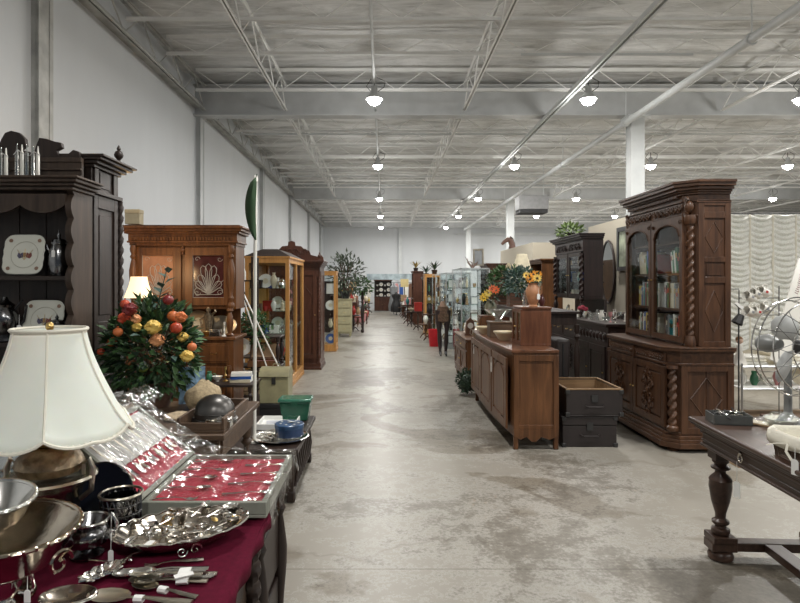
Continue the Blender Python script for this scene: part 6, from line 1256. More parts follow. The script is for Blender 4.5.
t = thing('framed_picture', 'small white matted picture leaning below the garden picture', 'picture', (3.9, 8.72, 0)); M().box(-.02, .01, -.22, .22, 1.155, 1.55).obj('picture_frame', WHT, t); M().box(-.024, -.02, -.17, .17, 1.2, 1.5).obj('picture', plain('pale print', (.5, .55, .5), .6, 0, .4, 9), t)
t = thing('picture_shelf', 'narrow dark cabinet against partition under the small white picture', 'cabinet', (3.62, 8.95, 0)); M().box(-.15, .3, -.5, .02, 0, 1.13).obj('body', DK, t); M().box(-.17, .3, -.52, .03, 1.13, 1.155).obj('top', DK, t)
# partition-side things in the middle distance
t = thing('horse_head', 'brown horse head ornament on top of the far beige partition', 'ornament', (3.985, 18.6, 2.68)); t.rotation_euler = (0, 0, 0); m = M(); m.tube([(.05, 0, 0), (.06, 0, .12), (.0, 0, .26), (-.08, 0, .3), (-.2, 0, .22), (-.27, 0, .14)], [.12, .1, .09, .08, .055, .045], 12); m.obj('head', cm((.14, .07, .05), .5), t); m = M(); [m.tube([(0, s * .05, .3), (0, s * .06, .4)], [.025, .005], 6) for s in (-1, 1)]; m.obj('ears', cm((.14, .07, .05), .5), t); M().tube([(.12, 0, .02), (.13, 0, .16), (.06, 0, .32), (-.02, 0, .37)], .03, 8).obj('mane', BLK, t)
t = thing('floor_lamp', 'cream shaded lamp standing behind the flowers and planters', 'lamp', (XX(522, 10.5), 10.5, 0)); zt = ZZ(254, 10.5); zb = ZZ(278, 10.5)
M().lathe(0, 0, [(.09, zt), (.095, zt - .01), (.21, zb), (.205, zb), (.085, zt - .01)], 8, cap=False).obj('lamp_shade', cm((.65, .58, .42), .8), t); M().tube([(0, 0, .02), (0, 0, zt)], .015, 8).obj('pole', BRS, t); M().lathe(0, 0, [(.15, 0), (.15, .02), (.03, .05)], 20).obj('base', BRS, t)
tower('bookcase', 'reddish brown armoire top rising behind the nearest glass case', XX(487, 13.2), 13.6, .9, .5, 1.98, RED, 1)
def picture_on(label, x, y, z, w, h, mat, fr, rz): t = thing('framed_picture', label, 'picture', (x, y, z), rz); m = M(); m.box(-w / 2, w / 2, -.012, .012, 0, .03).box(-w / 2, w / 2, -.012, .012, h - .03, h).box(-w / 2, -w / 2 + .03, -.012, .012, .03, h - .03).box(w / 2 - .03, w / 2, -.012, .012, .03, h - .03); m.obj('picture_frame', fr, t); M().box(-w / 2 + .03, w / 2 - .03, -.004, .006, .03, h - .03).obj('picture', mat, t)
picture_on('tall grey framed panel standing on top of the nearest glass case', XX(480, 12.0), 12.2, 1.957, .22, .35, CN['grey'], PEW, -.4)
t = thing('driftwood', 'dark branching driftwood ornament on top of the nearest glass case', 'ornament', (XX(473, 12.0) + .02, 12.2, 1.907)); m = M(); [m.tube([(0, 0, 0), (.1 * cos(a), .05 * sin(a), .12), (.15 * cos(a * 1.3), .05, .2 + .05 * sin(a * 3))], [.02, .012, .004], 6) for a in (0, .8, 1.6, 2.4, 3.1)]; m.obj('branches', cm((.12, .07, .05)), t)
tower('bookcase', 'tan wooden cabinet beside the cream shaded lamp', XX(541, 11.2) , 11.6, .9, .4, 2.0, SB, 1, [['tan box', 'white vase'], ['cream jug', 'white frame'], ['brown box', 'tan vase'], ['white frame', 'cream figurine']], 'tan cabinet by the cream lamp', 3, 190)
# ================================================================ great carved bookcase
RX, RY0, RY1 = 2.70, 5.58, 7.12; LB = RY1 - RY0; BW = LB
t = thing('carved_bookcase', 'tall carved walnut bookcase with arched glass doors and twisted columns', 'bookcase', (RX, (RY0 + RY1) / 2, 0), -PI / 2); D = .61; ch = .10; dw = .045; hb = BW / 2
def oct_(w, y0, d, c, e=0): return [(-w - e, d), (-w - e, y0 + c - e * .4), (-w + c - e * .4, y0 - e), (w - c + e * .4, y0 - e), (w + e, y0 + c - e * .4), (w + e, d)]
def slabs(name, w, y0, d, c, z, steps, mat):
    m = M()
    for e, h in steps: m.prism(oct_(w, y0, d, c, e), 'z', z, z + h); z += h
    return m.obj(name, mat, t, bevel=.003), z
_, z = slabs('plinth', hb, 0, D, ch, .04, [(.05, .05), (.035, .03), (.02, .035), (.0, .03)], BCX)
for x in (-hb + .08, hb - .08):
    for y in (.08, D - .08): M().lathe(x, y, [(.05, 0), (.06, .02), (.045, .045)], 12).obj('foot', BC, t)
m = M().prism(oct_(hb - .01, .01, D, ch), 'z', z, .84); m.obj('lower_case', BC, t, bevel=.003)
_, z2 = slabs('waist_counter', hb, 0, D, ch, .82, [(.012, .02), (0, .1), (.02, .015), (.045, .025), (.05, .012)], BCX)
z2 = .992
# lower doors
for k in (0, 1):
    x0 = -hb + dw + .01 + k * (hb - dw - .01); x1 = x0 + (hb - dw - .01) - .012; d = pdoor(t, x0, x1, .22, .80, BC, 'raised', .065, y=.01, knob=None, t=.03); m = M(); cx, cz = (x0 + x1) / 2, .52
    for s in (-1, 1):
        for s2 in (-1, 1):
            m.scroll((cx + s * .07, cz + s2 * .06), .055, 1.5, .011, s * s2, 0 if s > 0 else PI, y=-.024); m.scroll((cx + s * .055, cz + s2 * .155), .045, 1.4, .010, -s * s2, 0 if s > 0 else PI, y=-.024); m.scroll((cx + s * .03, cz + s2 * .215), .03, 1.3, .007, s * s2, 0 if s > 0 else PI, y=-.018)
            m.leaf((cx, -.02, cz), (s * .6, -.1, s2), .1, .04); m.leaf((cx + s * .1, -.018, cz + s2 * .1), (s * .3, -.1, s2), .07, .03)
    m.ball((cx, -.025, cz), .035, 10, sy=.5); m.box(x0 + .09, x1 - .09, -.022, -.012, .255, .268).box(x0 + .09, x1 - .09, -.022, -.012, .765, .778); m.obj('strapwork_carving', BC, d); M().ball((x1 - .03 if k == 0 else x0 + .03, -.03, .5), .01, 8).obj('keyhole_knob', BRS, d)
    dm = M(); dm.box(x0, x1, -.008, .0, .845, .925); dm.obj('frieze_drawer', BC, t, bevel=.003); m = carving(M(), x0 + .02, x1 - .02, .85, .92, -.012, .007); m.obj('drawer_carving', BC, t)
m = M(); m.prism([(-.03, .81), (.03, .81), (.045, .88), (.02, .93), (-.02, .93), (-.045, .88)], 'y', -.03, 0); m.ball((0, -.035, .88), .025, 8); m.obj('central_boss', BC, t)
for s in (-1, 1):
    cxx, cyy = s * (hb - .022), .036
    m = M(); m.twist(cxx, cyy, .25, .78, .032, .085, 14, 2, .36); m.lathe(cxx, cyy, [(.05, .2), (.055, .21), (.055, .235), (.04, .25)], 14).lathe(cxx, cyy, [(.04, .78), (.055, .79), (.05, .82)], 14); m.obj('twisted_column', BC, t)
# end panels (both ends, the near one faces the camera)
for s in (-1, 1):
    def X(a, b): return (min(s * (hb + a), s * (hb + b)), max(s * (hb + a), s * (hb + b)))
    m = M(); a = -.01; m.box(*X(a, .006), ch + .01, ch + .07, .17, .82).box(*X(a, .006), D - .06, D, .17, .82).box(*X(a, .006), ch + .07, D - .06, .17, .23).box(*X(a, .006), ch + .07, D - .06, .76, .82); m.box(*X(a, -.002), (ch + D) / 2 - .003, (ch + D) / 2 + .003, .23, .76); m.obj('end_frame', BC, t, bevel=.003)
    cyy = (ch + D) / 2; q = M(); pp = [(cyy - .15, .5), (cyy, .7), (cyy + .15, .5), (cyy, .3)]; [q.tube([(s * (hb - .008), *pp[i]), (s * (hb - .008), *pp[(i + 1) % 4])], .006, 4) for i in range(4)]; q.obj('diamond_moulding', BC, t)
# upper case: set back
U0 = .2; DU = D; uh = hb - .06; zt = 2.36
def boxu(m, *a): return m.box(*a)
m = M(); m.box(-uh + .0, -uh + .02, U0 + ch, DU, z2, zt).box(uh - .02, uh, U0 + ch, DU, z2, zt).box(-uh, uh, DU - .02, DU, z2, zt); m.prism(oct_(uh, U0, DU, ch), 'z', z2, z2 + .02); m.prism(oct_(uh - .004, U0 + .004, DU - .002, ch), 'z', 2.28, 2.40)
m.box(-uh + dw - .01, -uh + dw + .03, U0, U0 + .03, z2, 2.3).box(uh - dw - .03, uh - dw + .01, U0, U0 + .03, z2, 2.3).box(-.03, .03, U0, U0 + .03, z2, 2.3)
for s in (-1, 1):                                                  # canted corner board
    m.prism([(s * (uh - ch), U0 + .0), (s * uh, U0 + ch), (s * (uh - .02), U0 + ch), (s * (uh - ch - .01), U0 + .02)], 'z', z2, 2.3)
m.obj('upper_case', BC, t, bevel=.002)
SHZ = [z2 + .02, 1.34, 1.70, 2.02]
for z in SHZ[1:]: M().box(-uh + ch * .7, uh - ch * .7, U0 + .06, DU - .02, z - .02, z).obj('shelf', BC, t)
for k in (0, 1):
    x0 = (-uh + ch + .03) if k == 0 else .035; x1 = -.035 if k == 0 else uh - ch - .03
    x0, x1 = (-uh + dw, -.008) if k == 0 else (.008, uh - dw)
    gdoor(t, x0, x1, z2 + .03, 2.24, BC, fr=.055, y=U0, t=.028, arch=.13, side=1 if k == 0 else -1)
    m = carving(M(), x0 + .0, x1, 2.27, 2.37, U0 - .02, .008, k); m.obj('frieze_carving', BC, t)
    m = M()
    for sg in (-1, 1): c = (x0 + .045 if sg < 0 else x1 - .045); m.scroll((c, 2.19), .028, 1.2, .006, sg, y=U0 - .032)
    m.obj('spandrel_carving', BC, t)
slabs('frieze_board', uh, U0 + .0, DU, ch, 2.24, [(0.006, .02), (.003, .12), (.02, .015)], BC)
for s in (-1, 1):
    cxx, cyy = s * (uh - .02), U0 + .036
    m = M(); m.twist(cxx, cyy, z2 + .1, 2.16, .028, .085, 14, 2, .36); m.lathe(cxx, cyy, [(.05, z2), (.055, z2 + .02), (.05, z2 + .06), (.04, z2 + .1)], 14).lathe(cxx, cyy, [(.04, 2.16), (.052, 2.18), (.055, 2.22), (.05, 2.25)], 14); m.obj('twisted_column', BC, t)
    m = M(); m.ball((cxx, cyy - .01, 2.33), .045, 10, sz=1.4); m.scroll((cxx, 2.39), .035, 1.3, .012, s, y=cyy - .035); m.scroll((cxx, 2.27), .025, 1.2, .01, -s, y=cyy - .035); m.obj('corbel', BC, t)
    def X(a, b): return (min(s * (uh + a), s * (uh + b)), max(s * (uh + a), s * (uh + b)))
    A, B = U0 + ch + .0, DU; m = M(); m.box(*X(0, .014), A, A + .055, z2, 2.37).box(*X(0, .014), B - .055, B, z2, 2.37)
    for a, b in ((z2, z2 + .05), (1.60, 1.66), (1.80, 1.85), (2.22, 2.28), (2.34, 2.38)): m.box(*X(0, .014), A + .055, B - .055, a, b)
    m.obj('end_frame', BC, t, bevel=.003)
    cyy2 = (A + B) / 2; 
    for zc, hz in ((2.035, .15), (1.33, .2)):
      q = M(); pp = [(cyy2 - .085, zc), (cyy2, zc + hz), (cyy2 + .085, zc), (cyy2, zc - hz)]; [q.tube([(s * (uh + .001), *pp[i]), (s * (uh + .001), *pp[(i + 1) % 4])], .004, 4) for i in range(4)]; q.obj('diamond_moulding', BC, t)
    M().box(*X(0, .006), A + .08, B - .08, 1.675, 1.785).obj('end_tablet', BC, t); M().box(*X(0, .02), A - .02, B, 2.37, 2.39).obj('end_moulding', BC, t)
slabs('cornice', uh, U0, DU, ch, 2.39, [(0, .06), (.02, .02), (.04, .02), (.07, .03), (.1, .03), (.115, .025)], BCX)
m = M(); [m.box(-uh + ch + .02 + k * .03, -uh + ch + .035 + k * .03, U0 - .035, U0 - .015, 2.43, 2.455) for k in range(int((2 * uh - 2 * ch) / .03) - 1)]; m.obj('dentil_moulding', BC, t)
# books on its shelves
rnd = random.Random(31); BCOL = ['white', 'cream', 'grey', 'blue', 'red', 'brown', 'green', 'black', 'tan', 'teal', 'yellow', 'white', 'grey', 'cream']
def bloc(u, v): return (RX + v, (RY0 + RY1) / 2 - u)
proto = {}
for si, z in enumerate(SHZ[:3] if False else SHZ):
    for k in (0, 1):
        a, b = (-uh + ch + .02, -.04) if k == 0 else (.04, uh - ch - .02)
        n = 0; u = a + (.0 if si != 2 else .16 * k); lim = {0: b, 1: b, 2: a + .42 if k == 0 else b, 3: a + .03}[si]
        if si == 3: continue
        tilt0 = .0 if si < 2 else .16
        while u < lim and n < 16:
            w = rnd.uniform(.018, .042); h = rnd.uniform(.19, .27); d = rnd.uniform(.13, .18); c = rnd.choice(BCOL); tl = tilt0 + (rnd.uniform(-.02, .02) if tilt0 else 0)
            p = bloc(u + w / 2, U0 + .1); bk = thing('book', '%s spined book, %s from left, %s shelf, %s arched door' % (c, ORD[n], ['bottom', 'middle', 'upper'][si], ['left', 'right'][k]), 'book', (p[0], p[1], z + .001), -PI / 2, 'books in the carved bookcase')
            MT = Matrix.Rotation(-tl, 4, 'Y'); M(MT).box(-w / 2, w / 2, 0, d, abs(sin(tl)) * w / 2, h).obj('cover', CN[c] if c != 'black' else BLK, bk, bevel=.002)
            M(MT).box(-w / 2 + .003, w / 2 - .003, .004, d - .002, h, h + .0015).obj('pages', PAP, bk)
            if rnd.random() < .6: M(MT).box(-w / 2 + .002, w / 2 - .002, -.0012, 0, h * .6, h * .8).obj('spine_label', CN[rnd.choice(['white', 'brass', 'red', 'cream'])], bk)
            u += w + .003 + abs(sin(tl)) * .012; n += 1

# ================================================================ refectory table, near right
TA = math.radians(-3.5); t = thing('refectory_table', 'dark mahogany refectory table with turned legs and stretcher, front right', 'table', (1.83, 3.56, 0), TA)
W, Lt, h = .8, 1.9, .8
M().box(0, W, -Lt, 0, h - .028, h).obj('table_top', TBL, t, bevel=.01)
m = M(); m.box(.01, W - .01, -Lt + .01, -.01, h - .04, h - .028).box(.03, W - .03, -Lt + .03, -.03, h - .06, h - .04); m.obj('edge_moulding', TBL, t, bevel=.004)
m = M(); 
for e, a, b in ((.06, h - .15, h - .06), (.05, h - .085, h - .07), (.05, h - .16, h - .145), (.055, h - .13, h - .118)): m.box(e, W - e, -Lt + e, -e, a, b)
m.obj('apron', TBL, t, bevel=.004)
LG = [(.13, -.13), (W - .13, -.13), (.13, -Lt + .13), (W - .13, -Lt + .13)]
for x, y in LG:
    m = M(); m.cbox(x, y, h - .22, .1, .1, .07); m.lathe(x, y, [(.045, .15), (.05, .165), (.05, .18), (.03, .19), (.03, .2), (.046, .21), (.046, .225), (.028, .24), (.03, .27), (.05, .34), (.062, .42), (.06, .455), (.062, .46), (.055, .475), (.03, .5), (.028, .515), (.05, .525), (.052, .535), (.03, .55), (.045, .565), (.045, .58)], 22); m.obj('leg', TBL, t, bevel=.003)
    m = M(); m.lathe(x, y, [(.05, 0), (.066, .008), (.07, .03), (.06, .05), (.045, .06)], 20); m.obj('bun_foot', TBL, t)
m = M()
for y in (-.13, -Lt + .13):
    m.prism([(.06, y - .055), (.2, y - .055), (.2, y - .04), (W - .2, y - .04), (W - .2, y - .055), (W - .06, y - .055), (W - .06, y + .055), (W - .2, y + .055), (W - .2, y + .04), (.2, y + .04), (.2, y + .055), (.06, y + .055)], 'z', .06, .11)
    m.cbox(.13, y, .11, .13, .13, .035); m.cbox(W - .13, y, .11, .13, .13, .035)
m.box(W / 2 - .045, W / 2 + .045, -Lt + .17, -.17, .062, .108).prism([(W / 2 - .045, -.17), (W / 2 - .14, -.09), (W / 2 + .14, -.09), (W / 2 + .045, -.17)], 'z', .062, .108); m.obj('stretcher', TBL, t, bevel=.004)
m = M(); m.ring_tube((.047, -.5, h - .11), .02, .004, 16, 6, 'x'); m.ball((.048, -.5, h - .085), .012, 8); m.obj('drop_handle', TAR, t); 
mm = M(Matrix.Translation((.03, -.5, h - .23)) @ Matrix.Rotation(-PI / 2 + .5, 4, 'Z')); mm.prism([(-.018, -.085), (.018, -.085), (.018, -.01), (.01, 0), (-.01, 0), (-.018, -.01)], 'y', -.001, .001).tube([(0, 0, 0), (0, 0, .105)], .0015, 4); mm.obj('price_tag', PAP, t, smooth=0)
def tt(x, y): c, s = cos(TA), sin(TA); return (1.83 + x * c - y * s, 3.56 + x * s + y * c)
t = thing('tin_box', 'dark grey open tin full of metal oddments on refectory table corner', 'box', (*tt(.155, -.17), h), TA - .12)
m = M(); m.cbox(0, 0, 0, .2, .14, .006); m.box(-.1, .1, -.07, -.066, 0, .055).box(-.1, .1, .066, .07, 0, .055).box(-.1, -.096, -.066, .066, 0, .055).box(.096, .1, -.066, .066, 0, .055); m.obj('tin_body', plain('grey tin', (.11, .115, .11), .45, .4), t)
TBc = t
rnd = random.Random(2)
for k in range(16):
    m = M(T(rnd.uniform(-.06, .06), rnd.uniform(-.04, .04), .035 + .022 * rnd.random(), rnd.uniform(0, 6.3), rnd.uniform(-.5, .5))); q = k % 4
    if q == 0: m.tube([(-.05, 0, 0), (0, 0, .015), (.05, 0, .003)], [.004, .008, .003], 6)
    elif q == 1: m.ring_tube((0, 0, 0), .018, .004, 14, 5); m.tube([(.018, 0, 0), (.055, .004, .004)], .004, 5)
    elif q == 2: lay('spoon', m, L=.1, w=.8)
    else: m.tube([(-.03, 0, 0), (-.01, .01, .006), (.02, -.008, .003), (.045, .0, .0)], .005, 6)
    wp = tt(.155, -.17); o = m.obj(['iron_bit', 'key', 'spoon', 'hook'][q], [IRN, BLK, SIL, TAR][k % 4 if q != 2 else 2], loc=(wp[0], wp[1], h)); tag(o, ['curved iron bit', 'ring ended key', 'small silver spoon', 'twisted dark hook'][q] + ' in the grey tin on the refectory table', ['metal part', 'key', 'spoon', 'hook'][q], 'metal oddments in the grey tin')
t = thing('pamphlet', 'tan folded pamphlet leaning against the grey tin', 'paper', (*tt(.3, -.2), h), -.5); M(T(0, 0, .004, 0, .12)).box(-.08, .08, -.05, .05, 0, .006).obj('cover', CN['tan'], t); M(T(0, 0, .011, 0, .12)).box(-.075, .078, -.047, .047, 0, .003).obj('pages', CN['cream'], t)
# fan
fx, fy = tt(.46, -.17); fx, fy = XX(788, 3.35), 3.35
t = thing('pedestal_fan', 'large antique table fan with wire cage and pale blades', 'fan', (fx, fy, h), .25)
PLF = plain('grey enamel', (.2, .205, .2), .4, .2)
M().lathe(0, 0, [(.01, 0), (.11, 0), (.115, .012), (.06, .03), (.025, .06), (.018, .08)], 28).obj('base', PLF, t); M().tube([(0, 0, .05), (0, 0, .36)], [.022, .018], 12).obj('column', PLF, t)
cz_ = .445; R_ = .275
m = M(Matrix.Translation((0, .05, cz_)) @ Matrix.Rotation(PI / 2, 4, 'X')); m.lathe(0, 0, [(.02, -.14), (.045, -.13), (.055, -.08), (.045, -.03), (.03, .0)], 22); m.obj('motor_housing', PLF, t)
m = M(); 
for yy, rr in ((-.13, .9), (-.06, 1.0), (.0, .93)): m.ring_tube((0, yy, cz_), R_ * rr, .004, 48, 6, 'y')
m.ring_tube((0, -.155, cz_), .045, .004, 20, 5, 'y'); m.ring_tube((0, -.15, cz_), .14, .003, 30, 5, 'y')
m.obj('cage_rings', SIL, t); m = M()
for k in range(14):
    a = 2 * PI * k / 14; b = a + .5
    m.tube([(cos(a) * .045, -.155, cz_ + sin(a) * .045), (cos(a + .25) * .14, -.15, cz_ + sin(a + .25) * .14), (cos(b) * R_ * .9, -.13, cz_ + sin(b) * R_ * .9), (cos(b) * R_, -.06, cz_ + sin(b) * R_), (cos(b) * R_ * .93, 0, cz_ + sin(b) * R_ * .93)], .0022, 5)
    b2 = a - .5; m.tube([(cos(a) * .045, -.156, cz_ + sin(a) * .045), (cos(a - .25) * .14, -.152, cz_ + sin(a - .25) * .14), (cos(b2) * R_ * .9, -.132, cz_ + sin(b2) * R_ * .9)], .0018, 5)
m.obj('cage_wires', plain('dull wire', (.22, .22, .21), .4, .8), t)
BLD = plain('pale grey blade', (.6, .61, .6), .5, 0)
for k in range(4):
    a = k * PI / 2 + .6; m = M(); V = []
    for i in range(9):
        q = i / 8; r = .05 + .19 * q; wd = .02 + .12 * sin(PI * min(1, q * .62 + .12)) ** 1.1 * (1 - .75 * max(0, q - .8) / .2)
        for s in (-1, 1): th = a + s * wd / max(r, .12) * .5 + .25 * q; V.append((cos(th) * r, -.07 + s * wd * .12, cz_ + sin(th) * r))
    m.add(V, [(2 * i, 2 * i + 1, 2 * i + 3, 2 * i + 2) for i in range(8)]); o = m.obj('blade', BLD, t); s_ = o.modifiers.new('s', 'SOLIDIFY'); s_.thickness = .003
m = M(Matrix.Translation((0, -.06, cz_)) @ Matrix.Rotation(PI / 2, 4, 'X')); m.lathe(0, 0, [(.01, .05), (.03, .045), (.04, .02), (.04, 0)], 18); m.obj('hub', IRN, t)
# plastic wrapped things behind, by the fan base
t = thing('wrapped_dish', 'pale dish wrapped in clear film beside fan base', 'dish', (*tt(.40, -.24), h)); M().lathe(0, 0, [(.03, 0), (.07, .02), (.085, .045), (.08, .045), (.03, .008)], 24).obj('dish_body', CHN, t)
V, Fc = film(lambda u, v: (-.12 + .24 * u, -.1 + .2 * v, .02 + .05 * sin(PI * u) * sin(PI * v)), 30, 26, 4, .02, 22); M().add(V, Fc).obj('clear_film', FILM, t, smooth=60)
t = thing('wrapped_dish', 'silver dish wrapped in clear film right of the fan base', 'dish', (*tt(.66, -.22), h)); M().lathe(0, 0, [(.03, 0), (.08, .02), (.1, .05), (.095, .05), (.03, .008)], 24).obj('dish_body', SIL, t); V, Fc = film(lambda u, v: (-.14 + .28 * u, -.12 + .24 * v, .02 + .06 * sin(PI * u) * sin(PI * v)), 30, 26, 6, .025, 22); M().add(V, Fc).obj('clear_film', FILM, t, smooth=60)
t = thing('maroon_cloth', 'folded maroon cloth between fan base and lined basket', 'cloth', (*tt(.62, -.44), h)); M().cbox(0, 0, 0, .22, .14, .03).obj('cloth_folds', VEL, t, bevel=.012); M().cbox(.01, .01, .03, .18, .11, .02).obj('top_fold', VEL, t, bevel=.01)
# lined wicker basket
t = thing('lined_basket', 'dark wicker basket with ivory cloth liner on the refectory table', 'basket', (1.93, 2.62, h), TA)
WK = plain('dark wicker', (.1, .06, .035), .6, 0, .4, 50); w_, d_, hh = .13, .17, .115; m = M()
def rr(q, z, n=40, k=6): return [((abs(cos(a)) ** (2 / k)) * math.copysign(1, cos(a)) * w_ * q, (abs(sin(a)) ** (2 / k)) * math.copysign(1, sin(a)) * d_ * q, z) for a in [2 * PI * j / n for j in range(n)]]
for i in range(11): m.tube(rr(.88 + .1 * i / 11, .006 + i * .0095) + [rr(.88 + .1 * i / 11, .006 + i * .0095)[0]], .005, 5)
for j in range(0, 40, 1): a, b = rr(.89, 0)[j], rr(1.0, .11)[j]; m.tube([a, b], .0035, 4)
m.obj('wickerwork', WK, t); m = M(); m.add(rr(.86, .004), [tuple(range(40))]); m.obj('basket_base', WK, t)
m = M(); n = 60; R = []
for q, z in ((1.08, .068), (1.11, .09), (1.08, .118), (1.0, .128), (.93, .118), (.88, .06), (.8, .02), (.1, .015)): R.append([(x * (1 + .03 * noise.noise((x * 30, y * 30, z * 20))), y * (1 + .03 * noise.noise((x * 20, y * 20, 3))), zz + .008 * noise.noise((x * 25, y * 25, q * 4)) + (-.012 * abs(sin(i * .5)) if q == 1.08 and z < .1 else 0)) for i, (x, y, zz) in enumerate(rr(q, z, n))])
m.ring(R, cap=False); o = m.obj('cloth_liner', IVO, t); s_ = o.modifiers.new('s', 'SOLIDIFY'); s_.thickness = .003
m = M(); m.tube([(-w_ * 1.1, -.02, .09), (-w_ * 1.25, -.04, .06), (-w_ * 1.2, -.07, .03)], .006, 5, .4).tube([(-w_ * 1.1, -.02, .09), (-w_ * 1.35, .02, .08), (-w_ * 1.6, .03, .07)], .005, 5, .4); m.obj('ribbon_ties', IVO, t); price_tag(t, (-w_ * 1.2, -.09, .04), 1.5, .05, rz=-1.2)

# ================================================================ lace curtain and booth behind the table
CY = 9.3; X0, X1 = XX(736, CY) - .15, 8.6; zt, zb = 2.68, .55
mm, nt, bb = nodemat('ivory lace'); v = coords(nt); n1 = N(nt, 'ShaderNodeTexNoise', Scale=55.0, Detail=4.0); nt.links.new(v, n1.inputs['Vector']); r = ramp(nt, n1.outputs['Fac'], [(.35, (.66, .66, .6)), (.5, (.84, .84, .79))]); nt.links.new(r.outputs['Color'], bb.inputs['Base Color']); bb.inputs['Roughness'].default_value = .9; bump(nt, bb, n1.outputs['Fac'], .6, .02)
pw = .36; nu, nv = int((X1 - X0) / pw * 14), 170; V = []
for j in range(nv + 1):
    z = zt + (zb - zt) * j / nv
    for i in range(nu + 1):
        x = X0 + (X1 - X0) * i / nu; u = ((x - X0) / pw) % 1; droop = 4 * u * (1 - u); q = (zt - z) / .085 + droop * .55 * -1 + .25 * sin(int((x - X0) / pw) * 2.3); wob = noise.noise((x * 5, z * 6, 0))
        fold = abs(sin(PI * (q + .25 * wob))); V.append((x, CY - .07 * fold * (.25 + .75 * droop) + .02 * wob, z - .012 * droop))
m = M().add(V, [(j * (nu + 1) + i, (j + 1) * (nu + 1) + i, (j + 1) * (nu + 1) + i + 1, j * (nu + 1) + i + 1) for j in range(nv) for i in range(nu)])
t = thing('lace_curtain', 'ruched ivory lace curtain hanging behind the fan at right', 'curtain', (0, 0, 0)); o = m.obj('curtain_panel', mm, t, smooth=80); s_ = o.modifiers.new('s', 'SOLIDIFY'); s_.thickness = .004
m = M(); k = 0
while X0 + k * pw <= X1: m.tube([(X0 + k * pw, CY - .02, zt - q * (zt - zb) / 30) for q in range(31)], [.012 + .006 * (q % 2) for q in range(31)], 6); k += 1
m.obj('gathering_tapes', IVO, t); M().tube([(X0 - .1, CY + .01, zt + .01), (X1 + .1, CY + .01, zt + .01)], .016, 8).obj('curtain_rod', IRN, t)
for x in (X0 - .1, X1 + .1): M().tube([(x, CY + .03, 0), (x, CY + .03, zt + .03)], .018, 8).obj('support_pole', IRN, t)
# mugs on a wire rack in front of curtain
t = thing('wire_mug_rack', 'thin wire rack holding white mugs in front of the lace curtain', 'rack', (0, 0, 0)); ry = 6.6
def wz(py): return ZZ(py, ry)
m = M(); xa, xb = XX(739, ry), XX(779, ry); 
for pp in (298, 315): m.tube([(xa, ry, wz(pp)), (xb, ry, wz(pp))], .005, 5)
m.tube([(xb, ry, .0), (xb, ry, wz(286))], .005, 6).tube([(xa, ry, .0), (xa, ry, wz(290))], .005, 6).tube([(xa - .1, ry, wz(289)), (xa + .0, ry, wz(289))], .005, 5); [m.tube([(x, ry - .2, .01), (x, ry + .2, .01)], .01, 6) for x in (xa, xb)]; m.obj('wire_frame', IRN, t)
for k, (a, b) in enumerate(((748, 297), (754, 294), (762, 292), (748, 312), (755, 312), (763, 309))):
    x, z = XX(a, ry - .06), ZZ(b, ry - .06); g = thing('mug', 'white mug, %s from the left on the %s rail of wire rack' % (ORD[k % 3], 'upper' if k < 3 else 'lower'), 'mug', (x + .02, ry - .055, z), 0, 'white mugs on the wire rack'); g.rotation_euler = (0, -1.25, .3); g.scale = (1.15, 1.15, 1.15)
    M().lathe(0, 0, [(.01, -.05), (.04, -.05), (.046, .05), (.042, .05), (.036, -.04), (.01, -.04)], 20).obj('mug_body', WHT, g); M().tube([(.042, 0, .03), (.075, 0, .025), (.078, 0, -.015), (.042, 0, -.03)], .006, 6).obj('handle', WHT, g); M().cbox(0, -.042, -.01, .02, .006, .03).obj('printed_motif', CN['red'] if k in (2, 4) else CN['grey'], g)
# tall white sign plank, lower stand with goods
t = thing('white_plank', 'long white plank with dark red lettering leaning behind the fan', 'sign', (0, 0, 0)); y = 7.3; a, b = Vector((XX(763, y), y - .35, ZZ(345, y))), Vector((XX(806, y), y, ZZ(262, y)))
d = (b - a).normalized(); sd = Vector((-d.z, 0, d.x)); a = a - d * ((a.z - .66) / d.z); m = M(); wpk = .11; nrm = d.cross(sd) * .008
m.add([a - sd * wpk - nrm, a + sd * wpk - nrm, b + sd * wpk - nrm, b - sd * wpk - nrm, a - sd * wpk + nrm, a + sd * wpk + nrm, b + sd * wpk + nrm, b - sd * wpk + nrm], [(0, 1, 2, 3), (7, 6, 5, 4), (0, 4, 5, 1), (1, 5, 6, 2), (2, 6, 7, 3), (3, 7, 4, 0)]); m.obj('plank', WHT, t)
m = M(); rnd = random.Random(6); fs = nrm * 1.25 if nrm.y < 0 else nrm * -1.25
for k in range(13):
    c = b - d * (.1 + .028 * (13 - k)) + sd * .02 + fs; q = rnd.uniform(.014, .024); m.tube([c - sd * q, c + sd * q], .0035, 4); 
    if k % 2: m.tube([c - sd * q, c - sd * q + d * .016], .0035, 4)
m.obj('lettering', cm((.2, .03, .04)), t)
t = thing('wire_stand', 'low metal shelf stand behind the fan with folded linen', 'stand', (0, 0, 0)); y0_, y1_ = 6.9, 7.5; xa, xb = XX(737, 7) , XX(830, 7)
m = M()
for z in (.36, .62): m.tube([(xa, y0_, z), (xb, y0_, z)], .012, 6).tube([(xa, y1_, z), (xb, y1_, z)], .012, 6)
for x in (xa, xb):
    for y in (y0_, y1_): m.tube([(x, y, 0), (x, y, .66)], .012, 6)
m.obj('frame', ALU, t); 
for z in (.36, .62): M().box(xa, xb, y0_, y1_, z, z + .012).obj('shelf', PAP, t)
